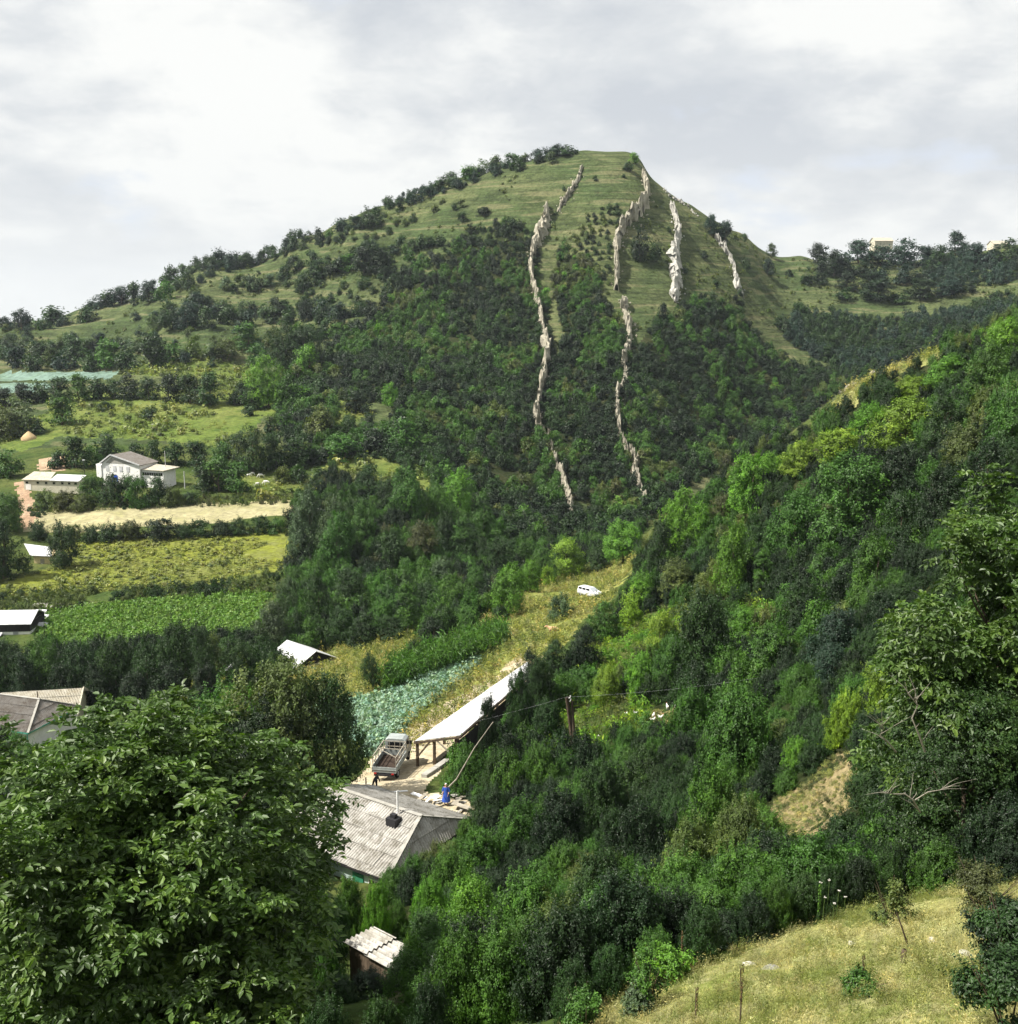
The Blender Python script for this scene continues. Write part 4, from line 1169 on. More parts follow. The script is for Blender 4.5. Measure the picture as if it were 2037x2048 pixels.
# houses on the right skyline
for (u_, v_, Y_, L_, lab) in ((872, 243, 650, 11, 'distant tan roofed building peeping over the dark skyline trees'), (990, 246, 650, 9, 'distant pale roofed building at the far end of the skyline trees')):
    x, y, z = at(u_, v_, Y_)
    h = gable_house(lab, 'house', (x + L_, y, z - 4.0), 0.05, L_, 4, 2.0, 5.0, M_SLATEC, M_WALLC, 61, name='house', flat=True)
# --- haystack
p_ = on(29, 439)
hs = bpy.data.objects.new('haystack', None); COL.objects.link(hs); hs.location = p_
meta(hs, 'small conical straw-coloured haystack on the pasture near the left edge', 'haystack')
M_HAY = simple_mat('straw', (0.34,0.24,0.13), (0.58,0.44,0.26), 5, 1.0, 0.0, 0.9)
link('hay', TB().tube([(0,0,-.3),(0,0,.3),(0,0,1.0),(0,0,1.6),(0,0,2.1),(0,0,2.4)],[2.3,2.3,1.7,1.0,.45,.05],18).mesh('hay', M_HAY, True), hs)
link('stack_pole', TB().tube([(0,0,2.0),(0.05,0,3.1)],[.07,.05],6).mesh('stack_pole', M_WOOD), hs)
PLACED.append((p_.x, p_.y, 3))

# --- rock ribs: fins of limestone standing out of the slope
def rock_mat(name, ca, cb, cc):
    m, k_ = mat(name)
    t = k_.n('ShaderNodeTexCoord')
    nz = k_.noise(t.outputs['Object'], 0.35, 8, 0.7, 0.6); n2_ = k_.noise(t.outputs['Object'], 1.7, 6, 0.75, 1.0)
    col = k_.ramp(nz, [(0.35, ca), (0.6, cb)])
    col = k_.mix(k_.ramp(n2_, [(0.52, 0.0), (0.68, 0.85)]), col, cc)
    h = k_.math('ADD', nz, n2_)
    finish(k_, col, 0.95, 0.1, h, 1.0, 0.8)
    return m
M_ROCK = rock_mat('limestone', (0.36,0.335,0.26), (0.54,0.50,0.40), (0.17,0.155,0.11))
M_ROCKW = rock_mat('white_limestone', (0.42,0.41,0.36), (0.64,0.62,0.57), (0.18,0.175,0.14))
def rib(label, path, material, seed, group='limestone ribs of the hill', h=(3.0, 5.0), broken=0.0):
    """path rows: u, v, width in pixels"""
    rs = np.random.RandomState(seed)
    pts = []
    for (u0, v0, w0), (u1, v1, w1) in zip(path[:-1], path[1:]):
        n_ = max(2, int(math.hypot(u1 - u0, v1 - v0) / 1.5))
        for i in range(n_):
            t = i / n_; pts.append((u0 + (u1 - u0) * t + rs.normal() * 0.3, v0 + (v1 - v0) * t, w0 + (w1 - w0) * t))
    pts.append(path[-1])
    V = []; F = []; prof = 9
    cen = on(path[len(path) // 2][0], path[len(path) // 2][1])
    prev = None; ring_ok = []
    side = Vector((1, 0, 0))
    for i, (u, v, w) in enumerate(pts):
        p = on(u, v); d = p.y
        wm = w * 0.9 * d / 1050 * float(np.clip(0.75 + fbm(np.array([i / 4.0]), np.array([seed * 7.7]), seed + 5, 3)[0] * 1.1, 0.4, 1.35)) * rs.uniform(.85, 1.15)
        hh = (h[0] + (h[1] - h[0]) * float(np.clip(0.5 + fbm(np.array([i / 3.5]), np.array([seed * 3.3]), seed, 3)[0] * 1.5, -0.1, 1.2))) * rs.uniform(.9, 1.1) * (0.6 + 0.4 * min(1, i / 4, (len(pts) - 1 - i) / 4))
        if broken and rs.uniform() < broken: hh = -1.5; 
        g = p
        for j in range(prof):
            s_ = j / (prof - 1)
            x = (s_ - 0.5) * wm * 1.25
            z = hh * (math.sin(math.pi * min(1, s_ * 1.12)) ** 0.55 if 0 < s_ < 0.9 else 0) - (0.8 if s_ in (0, 1) else 0)
            x += rs.normal() * 0.09 * wm; z *= rs.uniform(0.62, 1.18)
            yy = rs.normal() * 0.7
            zz = float(gz(g.x + x, g.y + yy)[0])
            V.append((g.x + x - cen.x, g.y + yy - cen.y - z * 0.35, zz + z - cen.z - 0.3))
    n_ = len(pts)
    for i in range(n_ - 1):
        for j in range(prof - 1):
            F.append((i * prof + j, (i + 1) * prof + j, (i + 1) * prof + j + 1, i * prof + j + 1))
    for i, (u, v, w) in enumerate(pts):      # fallen blocks beside the fin
        if rs.uniform() > 0.5: continue
        for q_ in range(rs.randint(1, 3)):
            p = on(u, v); wm = w * p.y / 1050; r_ = rs.uniform(.2, .7); x = p.x + rs.choice([-1, 1]) * (wm * .35 + rs.uniform(0, 1) ** 2 * 2.2); y = p.y + rs.normal() * 1.6
            z = float(gz(x, y)[0]); b0 = len(V); c_ = Vector((x - cen.x, y - cen.y, z - cen.z + r_ * .25))
            for dx, dy, dz in ((1,0,0),(0,1,0),(-1,0,0),(0,-1,0),(0.2,0.1,1),(0,0,-1)):
                V.append(tuple(c_ + Vector((dx, dy, dz)) * r_ * rs.uniform(.7, 1.2)))
            F.extend([(b0+a_, b0+b_, b0+4) for a_, b_ in ((0,1),(1,2),(2,3),(3,0))] + [(b0+b_, b0+a_, b0+5) for a_, b_ in ((0,1),(1,2),(2,3),(3,0))])
    me = bpy.data.meshes.new('rock_rib'); me.from_pydata(V, [], F); me.materials.append(material); me.update()
    o = link('rock_rib', me, None, cen); meta(o, label, 'rock outcrop', group)
    for i in range(0, n_, 2):
        p = on(pts[i][0], pts[i][1]); PLACED.append((p.x, p.y, pts[i][2] * p.y / 1050 * 0.25))
    return o
rib('short thin limestone rib high on the summit slope, topmost of the ribs', [(582,168,2),(578,182,3),(570,195,4),(561,207,3),(558,214,2)], M_ROCK, 1, h=(1.5, 3.0))
rib('longest tan limestone rib running down the middle of the hill', [(547,210,4),(546,221,9),(543,232,10),(539,240,8),(533,255,6),(531,268,7),(532,285,6),(537,300,6),(541,316,4),(542,330,6),(546,345,8),(548,355,8),(546,372,6),(542,390,8),(539,405,9),(536,422,7),(538,431,6),(545,436,3)], M_ROCK, 2, h=(3.5, 6))
rib('broken lower rib of tan rock emerging from the wood at the hill foot', [(548,433,4),(551,450,5),(554,462,3),(561,476,3),(564,484,5),(568,498,5),(571,507,8),(570,516,6),(572,520,3)], M_ROCK, 3, h=(2.5, 4.5), broken=0.1)
rib('tall curved limestone rib falling from the summit cliff', [(643,176,4),(645,182,4),(648,196,6),(645,208,9),(634,218,11),(624,228,10),(618,240,7),(616,255,5),(617,272,5),(616,288,8),(617,292,9)], M_ROCK, 4, h=(3.5, 6))
rib('grey lower continuation of the curved rib, ending among the valley trees', [(624,303,8),(624,312,6),(629,325,7),(629,345,9),(626,358,6),(622,368,3),(627,378,6),(622,390,7),(617,398,5),(618,420,4),(620,436,4),(624,448,5),(632,460,4),(638,468,7),(634,478,11),(641,492,6),(645,505,5),(650,515,4)], M_ROCK, 5, h=(2.5, 5), broken=0.06)
rib('bright white craggy rib on the bare slope right of the summit', [(670,205,3),(674,215,6),(677,226,7),(679,236,8),(676,246,9),(675,256,10),(677,266,11),(676,276,12),(677,286,10),(674,296,9),(675,304,6)], M_ROCKW, 6, h=(3, 5.5), broken=0.05)
rib('far white rib dropping toward the saddle, rightmost of the ribs', [(714,238,3),(722,248,3),(730,258,4),(733,268,5),(736,278,7),(738,288,8),(741,296,6)], M_ROCKW, 7, h=(2.5, 4), broken=0.05)
rib('scattered white boulders high on the right shoulder of the hill', [(656,176,2),(664,188,2),(668,196,2),(687,206,3),(694,214,3)], M_ROCKW, 8, h=(1.0, 2.2), broken=0.4)
# thin pale rock lip along the crest of the near right slope
rib('low grey stone lip along the shoulder between the hill and the near slope', [(838,395,3),(850,388,4),(868,376,5),(885,368,5),(905,360,4),(925,354,3)], M_ROCK, 9, group='low stone lips', h=(0.8, 1.8))
_m, _k = mat('dead_wood'); finish(_k, (0.24, 0.22, 0.18), 0.9, 0.1)
DEADW = _m
# ------------------------------------------------------------ the walnut in front and the walnut at the right edge
def big_tree(name, label, u, Y, vtop, R, tone, crown, trunk, h0, r0, sink=0.0, z=0.4):
    x, y, _ = at(u, 900, Y); g = float(gz(x, y)[0]) - sink
    H = float(ray(u, vtop)[1]) * Y - g
    r = thing(name, label, 'tree', (x, y, g), z)
    r.scale = (R / r0, R / r0, H / h0)
    c = link('crown', crown, r); c['tint'] = list(TINT[tone])
    link('trunk', trunk, r)
    PLACED.append((x, y, R * 0.9))
    return r
TINT['walnut'] = (0.054, 0.104, 0.018)
TINT['walnut_old'] = (0.050, 0.098, 0.018)
big_tree('walnut_tree', 'huge leafy walnut tree filling the near left foreground below the farmhouse', 150, 19.5, 710, 4.9, 'walnut', walnut_mesh('crown', 7, 9.2, 4.3, 80, 4300, 10000, 0.13), trunk_mesh('trunk', 7, 9.2, 4.3, 0.28, limbs=9), 9.2, 4.3, sink=1.2, z=1.43)
big_tree('walnut_tree', 'tall walnut tree with large drooping leaves at the right edge, above the dead branches', 985, 25, 492, 3.5, 'walnut_old', walnut_mesh('crown', 8, 8.0, 3.3, 60, 2600, 14000, 0.13), trunk_mesh('trunk', 8, 8.0, 3.3, 0.22, limbs=8), 8.0, 3.3)
# fine-leaved ash below it and its dead limbs
x_, y_, _ = at(965, 850, 22.5); g_ = float(gz(x_, y_)[0])
_c, _t, _h, _r = (crown_mesh('crown', 91, 5.0, 2.9, 42000, 0.065, 'bush', 52, None, sprays=260, twig=7), trunk_mesh('trunk', 91, 5.0, 2.9, 0.12), 5.0, 2.9)
ash = veg('near_tree', (x_, y_, g_ - 0.2), float(ray(960, 676)[1]) * 22.5 - g_, 5.0, 'dark', 'ash_tree', pick=(_c, _t, _h, _r))
THINGS.pop(); meta(ash, 'dark feathery tree with bare dead limbs at the right edge above the meadow', 'tree')
def dead_branch(label, pts, r0, seed, twigs=6):
    rs = random.Random(seed)
    P_ = [Vector(at(u, v, Y)) for u, v, Y in pts]; o0 = P_[0]; P_ = [p - o0 for p in P_]
    tb = TB(); tb.tube(P_, [r0 * (1 - .75 * i / (len(P_) - 1)) for i in range(len(P_))], 6)
    for j in range(twigs):
        i = rs.randrange(1, len(P_)); p = P_[i].lerp(P_[i - 1], rs.random()); a = rs.uniform(0, 6.28)
        dr_ = (P_[i] - P_[i - 1]).normalized() * .6 + Vector((math.cos(a), math.sin(a) * .4, rs.uniform(-.1, .9)))
        q = p + dr_ * rs.uniform(.25, .6); tb.tube([p, p.lerp(q, .5) + Vector((rs.uniform(-.04,.04),0,.03)), q], [r0*.4, r0*.28, r0*.1], 5)
    o = link('dead_branch', tb.mesh('dead_branch', DEADW, True), None, o0)
    return meta(o, label, 'dead branch', 'dead branches in the ash tree')
dead_branch('upper forked dead branch curling out of the dark ash tree', [(925,752,20.2),(919,735,20.1),(912,718,20.1),(918,705,20.1),(908,694,20.0),(905,682,20.0)], .022, 1, 9)
dead_branch('leftmost bare dead branch rising beside the ash crown', [(896,752,20.1),(888,742,20.0),(880,735,20.0),(884,728,20.0),(876,715,19.9)], .018, 2, 7)
dead_branch('lower dead branch spreading flat across the ash crown', [(920,812,19.6),(913,800,19.5),(905,794,19.5),(893,794,19.4),(880,791,19.4)], .020, 3, 9)
dead_branch('short dead branch reaching right out of the ash crown', [(915,800,19.5),(928,792,19.5),(940,790,19.5),(948,786,19.5)], .015, 4, 5)

# ------------------------------------------------------------ trees one can tell apart: u, v top, v base, width (photo halves), kit, tone
def tree_px(u, vt, vb, w, key, tone, name=None, group=None, label=None, Y=None):
    if Y is None:
        while hits(u, vb)[0] != hits(u, vb)[0] and vb < 400: vb += 1.5; vt += 1.5
        if vb < 345 and on(u, vb).y > 560: vb += 2; vt += 2
        p = on(u, vb)
    else:
        x, y, _ = at(u, vb, Y); p = Vector((x, y, float(gz(x, y)[0])))
    d = p.y
    H = (float(ray(u, vt)[1]) * d - p.z)          # real height that reaches the crown's top
    H = max(H, 0.35 * w * d / 1050)
    return veg(key, (p.x, p.y, p.z - 0.03 * H), H * 1.03, w * d / 1050, tone, name, group, label)

FAR = [  # hill side and its crests
 (22,308,331,20,'far_tree','blue'),(5,316,331,16,'far_tree','blue'),(55,306,324,36,'far_bush','dark'),(27,326,342,11,'far_tree','blue'),(86,307,323,22,'far_bush','dark'),
 (95,295,308,20,'far_bush','blue'),(108,289,305,22,'far_bush','dark'),(122,283,303,22,'far_tree','blue'),(136,282,303,20,'far_bush','dark'),(150,282,303,22,'far_tree','blue'),(165,281,300,18,'far_bush','mid'),(188,270,290,15,'far_tree','dark'),(178,276,290,20,'far_bush','grey'),
 (153,315,333,17,'far_tree','pale'),(170,300,330,24,'far_tree','dark'),(188,299,330,26,'far_tree','blue'),(205,308,330,18,'far_bush','dark'),(228,306,325,20,'far_bush','dark'),(248,310,326,18,'far_bush','blue'),(306,298,322,15,'far_tree','deep'),(322,308,324,16,'far_bush','dark'),(337,308,324,16,'far_bush','dark'),(270,308,324,22,'far_bush','grey'),(287,310,325,20,'far_bush','dark'),
 (75,336,361,28,'far_tree','dark'),(42,342,362,26,'far_tree','dark'),(109,339,368,30,'far_tree','mid'),(128,350,370,24,'far_bush','dark'),(151,331,369,34,'far_tree','dark'),(171,343,361,22,'far_bush','mid'),(193,339,358,20,'far_bush','olive'),(212,344,360,20,'far_bush','grey'),(248,323,351,28,'far_tree','mid'),(228,337,362,22,'far_tree','olive'),(258,343,367,24,'far_tree','mid'),(92,352,370,22,'far_bush','dark'),(60,352,370,24,'far_bush','blue'),(15,345,368,24,'far_bush','blue'),(32,355,371,22,'far_bush','dark'),
 (284,322,372,34,'mid_tree','dark'),(306,324,368,32,'mid_tree','dark'),(309,343,376,26,'far_tree','bright'),(268,356,408,32,'mid_tree','bright'),(289,372,408,26,'far_tree','mid'),(252,385,410,22,'far_tree','dark'),
 (40,380,402,24,'far_bush','dark'),(60,377,402,26,'far_tree','dark'),(79,374,401,24,'far_tree','mid'),(97,378,400,22,'far_bush','dark'),(114,378,399,22,'far_tree','dark'),(130,372,400,25,'far_tree','deep'),(150,378,400,24,'far_tree','dark'),(170,371,402,26,'far_tree','deep'),(190,374,404,28,'far_tree','dark'),(210,372,405,28,'far_tree','dark'),(22,382,404,24,'far_tree','deep'),(5,388,406,22,'far_tree','deep'),(236,392,404,18,'far_bush','dark'),
 (20,397,436,34,'far_tree','grey'),(5,405,440,26,'far_tree','olive'),(62,397,425,30,'far_tree','mid'),(40,420,434,18,'far_bush','dark'),(250,404,416,14,'far_bush','dark'),(272,414,426,14,'far_bush','olive'),(322,408,440,30,'far_tree','olive'),(130,401,407,10,'far_bush','olive'),(106,404,411,18,'far_bush','dark'),(150,411,418,20,'far_bush','dark'),
 (76,436,468,25,'far_tree','dark'),(107,431,460,26,'far_tree','dark'),(92,446,466,20,'far_bush','mid'),(135,442,466,22,'far_tree','dark'),(153,438,466,18,'far_tree','dark'),(175,440,466,26,'far_tree','dark'),(197,441,467,28,'far_tree','dark'),(58,450,467,22,'far_bush','dark'),(225,440,470,26,'far_tree','mid'),(252,425,472,40,'mid_tree','dark'),(276,432,470,32,'far_tree','dark'),(299,435,466,30,'far_tree','dark'),(345,433,460,32,'far_tree','mid'),(372,430,452,30,'far_bush','deep'),(405,419,452,32,'far_tree','mid'),(318,410,438,24,'far_tree','brown'),(390,382,406,17,'far_tree','bright'),(356,389,413,26,'far_tree','deep'),
 (219,456,492,34,'far_tree','mid'),(203,466,492,26,'far_tree','dark'),(238,462,493,28,'far_tree','mid'),(299,464,483,20,'far_bush','dark'),(318,468,486,22,'far_bush','dark'),(283,468,484,18,'far_bush','olive'),
 (95,475,503,28,'mid_bush','mid'),(115,474,505,30,'mid_bush','dark'),(135,475,506,30,'mid_bush','mid'),(156,475,506,28,'mid_bush','dark'),(172,486,506,20,'mid_bush','olive'),(45,490,508,26,'mid_bush','olive'),(66,490,510,26,'mid_bush','brown'),(84,492,510,22,'mid_bush','olive'),(190,492,504,18,'mid_bush','dark'),
 (8,450,478,28,'far_tree','mid'),(9,492,532,32,'mid_tree','mid'),(4,518,578,44,'mid_full','dark'),(64,520,568,30,'mid_tree','dark'),
 (38,520,540,20,'mid_bush','dark'),(74,524,541,20,'mid_bush','olive'),(92,524,541,22,'mid_bush','dark'),(112,522,541,24,'mid_bush','dark'),(131,520,540,22,'mid_bush','brown'),(160,518,539,34,'mid_bush','deep'),(185,522,538,20,'mid_bush','dark'),(201,519,537,22,'mid_bush','dark'),(222,520,536,20,'mid_bush','deep'),(241,517,535,22,'mid_bush','dark'),(260,515,534,20,'mid_bush','dark'),(277,518,533,20,'mid_bush','mid'),
 # right of the summit and the right-hand skyline
 (710,213,234,14,'far_tree','blue'),(725,220,243,24,'far_tree','blue'),(746,256,270,12,'far_bush','dark'),(768,256,274,13,'far_tree','blue'),(771,237,251,11,'far_tree','grey'),(744,232,240,8,'far_bush','dark'),
 (817,237,259,20,'far_tree','deep'),(955,228,252,22,'far_tree','blue'),(840,250,264,24,'far_bush','blue'),(858,238,262,28,'far_tree','blue'),(880,242,264,28,'far_tree','blue'),(903,236,264,32,'far_tree','blue'),(925,244,266,26,'far_tree','blue'),(940,242,268,26,'far_tree','dark'),(975,240,262,28,'far_tree','blue'),(1010,236,262,28,'far_tree','dark'),(990,246,264,22,'far_bush','blue'),
 (847,270,289,20,'far_tree','deep'),(871,270,288,24,'far_tree','deep'),(877,279,301,34,'far_tree','deep'),(821,269,283,16,'far_bush','deep'),(806,272,284,16,'far_bush','dark'),(922,278,299,32,'far_tree','deep'),(842,290,301,22,'far_bush','dark'),(900,292,304,22,'far_bush','dark'),(948,278,296,28,'far_tree','blue'),
 # by the rock ribs
 (633,152,163,11,'far_tree','bright'),(628,162,172,11,'far_bush','dark'),(640,226,262,18,'far_tree','deep'),(655,242,262,16,'far_bush','dark'),(484,206,218,15,'far_tree','deep'),(510,218,232,16,'far_bush','dark'),(463,213,224,12,'far_bush','dark'),
 # the pair left of the summit on the skyline
 (310,228,240,8,'far_slim','dark'),(318,227,239,10,'far_tree','deep'),(341,218,232,22,'far_bush','blue'),(356,216,230,16,'far_tree','blue'),(329,229,237,10,'far_bush','mid'),(374,212,228,20,'far_bush','dark'),(337,236,243,9,'far_tree','blue'),
 (500,386,400,14,'far_tree','mid'),
 (538,149,159,14,'far_bush','blue'),(548,147,158,16,'far_bush','blue'),(558,144,156,18,'far_tree','blue'),(570,146,155,18,'far_bush','dark'),(525,152,161,12,'far_bush','grey'),(512,154,165,18,'far_bush','mid'),(498,156,168,20,'far_bush','grey'),(484,161,174,18,'far_bush','grey'),(468,166,180,20,'far_bush','mid'),(452,172,184,18,'far_bush','grey'),(440,178,192,16,'far_bush','dark'),(430,186,197,16,'far_bush','blue'),(416,190,203,18,'far_bush','blue'),
]
for t_ in FAR: tree_px(t_[0], t_[1], t_[2], t_[3] * 1.3, *t_[4:])

MID = [  # the wooded valley floor and the near right-hand slope
 (309,487,562,46,'mid_full','grey'),(337,490,562,42,'mid_full','grey'),(339,512,570,42,'mid_tree','mid'),(365,498,548,34,'mid_tree','mid'),(373,463,505,36,'mid_full','dark'),(390,478,520,30,'mid_tree','dark'),(406,467,526,44,'mid_tree','mid'),
 (459,468,518,40,'mid_tree','bright'),(440,486,530,34,'mid_tree','mid'),(484,488,549,26,'mid_slim','mid'),(465,514,558,28,'mid_slim','mid'),(446,510,552,26,'mid_tree','dark'),(421,520,564,36,'mid_tree','brown'),(393,530,570,34,'mid_tree','dark'),(442,556,586,27,'mid_tree','grey'),
 (500,537,578,34,'mid_tree','dark'),(521,541,576,32,'mid_tree','mid'),(509,563,616,44,'mid_tree','bright'),(476,566,598,28,'mid_tree','mid'),(453,574,613,36,'mid_tree','mid'),(467,607,641,34,'mid_full','mid'),(408,580,634,30,'mid_slim','mid'),(385,596,636,30,'mid_tree','mid'),(350,568,614,42,'mid_tree','dark'),(317,574,634,36,'mid_full','dark'),
 (290,576,626,28,'mid_tree','grey'),(275,600,652,42,'mid_full','grey'),(366,612,648,38,'mid_full','dark'),(433,616,650,38,'mid_full','deep'),(341,606,646,34,'mid_tree','dark'),(390,615,642,34,'mid_full','dark'),(414,640,668,24,'mid_full','dark'),
 (566,538,576,46,'mid_full','lime'),(622,518,566,48,'mid_tree','bright'),(545,548,580,30,'mid_tree','mid'),(598,544,572,28,'mid_tree','dark'),(548,566,586,18,'mid_bush','lime'),(530,560,592,30,'mid_tree','bright'),
 (485,592,616,30,'mid_bush','mid'),(500,606,620,24,'mid_bush','dark'),
 # dark wood along the stream, lower left
 (10,640,704,46,'mid_tree','dark'),(45,634,704,44,'mid_tree','mid'),(82,640,708,46,'mid_tree','dark'),(118,636,708,44,'mid_tree','dark'),(150,640,706,44,'mid_tree','dark'),(180,620,700,46,'mid_tree','dark'),(205,628,702,34,'mid_tree','dark'),(216,630,690,24,'mid_slim','olive'),(240,640,690,34,'mid_tree','dark'),(240,655,690,30,'mid_full','dark'),(28,655,712,40,'mid_full','deep'),(65,662,714,40,'mid_full','deep'),(102,664,714,40,'mid_full','deep'),(138,668,716,42,'mid_full','deep'),(170,660,712,44,'mid_full','deep'),(206,664,712,40,'mid_full','deep'),(0,660,706,36,'mid_full','dark'),
 (170,700,716,14,'mid_bush','dark'),
 # trees between the walnut and the cabbages
 (225,684,760,100,'near_tree','mid',None,None,None,74),(285,655,760,120,'near_tree','olive',None,None,None,72),(330,672,765,84,'near_tree','dark',None,None,None,73),(262,700,790,90,'near_tree','deep',None,None,None,70),(372,652,690,22,'mid_tree','dark'),(390,662,690,18,'mid_bush','dark'),
 
 # near right-hand slope, crest first
 (660,518,572,40,'mid_full','dark'),(685,489,556,46,'mid_tree','bright'),(722,492,520,30,'mid_full','brown'),(749,452,514,54,'mid_full','bright'),(795,485,556,58,'mid_full','mid'),(849,452,544,92,'mid_tree','mid'),(733,520,598,44,'mid_tree','bright'),(762,548,592,28,'mid_slim','mid'),(675,556,598,42,'mid_full','olive'),
 (826,541,588,46,'mid_full','mid'),(873,535,600,54,'mid_full','mid'),(702,588,682,64,'mid_tree','dark'),(774,624,682,62,'mid_full','mid'),(836,603,672,62,'mid_full','blue'),(832,640,694,42,'mid_tree','blue'),(660,612,660,40,'mid_full','lime'),(640,570,610,34,'mid_full','bright'),(745,604,650,44,'mid_full','bright'),(800,575,630,50,'mid_full','dark'),(880,590,650,50,'mid_full','deep'),
 (907,393,450,76,'mid_full','lime'),(841,427,466,62,'mid_full','lime'),(882,380,414,34,'mid_tree','dark'),(915,374,400,46,'mid_full','lime'),(949,354,388,52,'mid_full','bright'),(965,420,480,58,'mid_full','olive'),(1003,316,368,44,'mid_tree','bright'),(990,340,400,48,'mid_full','mid'),(1005,380,470,56,'mid_full','mid'),(800,440,476,40,'mid_full','lime'),(770,452,486,36,'mid_full','bright'),(715,478,512,36,'mid_full','mid'),(940,396,450,48,'mid_full','dark'),(870,400,440,44,'mid_full','bright'),(700,505,535,34,'mid_full','bright'),(905,440,500,60,'mid_full','deep'),(940,470,540,60,'mid_full','deep'),(985,440,530,60,'mid_full','deep'),(900,490,560,54,'mid_full','dark'),
 (605,600,640,40,'mid_full','mid'),(585,625,668,44,'mid_full','deep'),(555,640,672,36,'mid_full','dark'),(560,594,620,34,'mid_bush','grey'),(530,650,690,34,'mid_full','deep'),(540,668,712,40,'near_tree','deep'),(548,700,742,44,'near_bush','dark'),(522,696,738,30,'near_tree','deep'),
 (630,590,625,30,'mid_bush','lime'),(670,640,690,50,'near_bush','mid'),(640,652,695,40,'near_bush','bright'),(606,668,705,40,'near_bush','lime'),
]
for t_ in MID: tree_px(t_[0], t_[1], t_[2], t_[3] * 1.1, *t_[4:])

NEAR = [  # thickets from the yard up to the foreground meadow
 (888,655,735,56,'near_tree','lime'),(847,692,745,50,'near_bush','lime'),(737,686,784,104,'near_bush','mid'),(795,738,772,40,'near_bush','bright'),(712,765,850,80,'near_bush','mid'),(690,690,745,60,'near_bush','mid'),(640,745,800,70,'near_bush','dark'),(600,760,830,70,'near_bush','dark'),(560,790,860,80,'near_bush','deep'),
 (500,748,800,56,'near_bush','dark'),(465,758,795,44,'near_bush','mid'),(540,745,790,50,'near_bush','mid'),(492,786,830,56,'near_bush','dark'),(520,800,860,70,'near_bush','mid'),
 (640,800,880,90,'near_bush','deep'),(600,850,920,90,'near_bush','dark'),(690,820,900,90,'near_bush','olive'),(740,800,880,80,'near_bush','olive'),(760,850,905,80,'near_bush','olive'),(700,790,850,60,'near_bush','grey'),
 (480,830,890,70,'near_bush','mid'),(450,850,910,60,'near_bush','mid'),(432,880,935,50,'near_bush','bright'),(470,880,950,90,'near_bush','bright'),(530,870,950,100,'near_bush','mid'),
 (560,900,990,100,'near_bush','olive'),(605,885,950,80,'near_bush','mid'),(680,880,940,80,'near_bush','mid'),(500,930,1020,110,'near_bush','mid'),(462,930,1030,90,'near_bush','mid'),(800,840,885,60,'near_bush','deep'),(840,815,870,60,'near_bush','deep'),(620,760,800,50,'near_bush','mid'),(880,820,868,50,'near_bush','deep'),
 (430,985,1060,70,'near_bush','deep'),(380,1000,1070,70,'near_bush','dark'),(330,1000,1080,80,'near_bush','dark'),
 (38,764,810,60,'near_bush','bright'),(8,762,810,50,'near_bush','bright'),(75,752,805,50,'near_bush','mid'),(0,775,840,60,'near_tree','dark'),(50,785,850,70,'near_tree','deep'),(5,726,748,20,'near_bush','deep'),(88,718,746,26,'near_bush','dark'),
 (150,720,740,30,'near_bush','mid'),(180,715,735,24,'near_bush','bright'),
]
NEAR += [(399,902,938,30,'near_bush','mid'),(330,950,1010,40,'near_bush','mid',None,None,None,25),(412,935,990,36,'near_bush','mid',None,None,None,26.5),(352,878,940,50,'near_bush','mid'),(378,885,945,44,'near_bush','bright'),(334,900,955,44,'near_bush','dark'),(372,972,1040,60,'near_bush','deep',None,None,None,24.5),(405,955,1040,56,'near_bush','dark',None,None,None,25.5),(338,978,1050,56,'near_bush','dark',None,None,None,24),(858,858,908,60,'near_bush','deep'),(800,872,927,64,'near_bush','dark'),(750,893,946,60,'near_bush','deep'),(700,908,965,64,'near_bush','dark'),(655,930,980,60,'near_bush','mid'),(612,945,1000,60,'near_bush','dark'),(572,962,1020,64,'near_bush','dark'),(912,842,893,64,'near_bush','deep'),(962,838,886,76,'near_bush','deep'),(1010,840,886,70,'near_bush','deep'),(830,865,915,50,'near_bush','dark'),(775,880,936,50,'near_bush','mid'),(885,850,900,50,'near_bush','dark'),(935,846,890,50,'near_bush','dark'),(488,694,752,28,'near_tree','deep',None,None,None,77),(520,668,740,30,'near_tree','dark',None,None,None,84),(540,655,730,32,'near_tree','dark',None,None,None,90)]
for t_ in NEAR: tree_px(*t_)
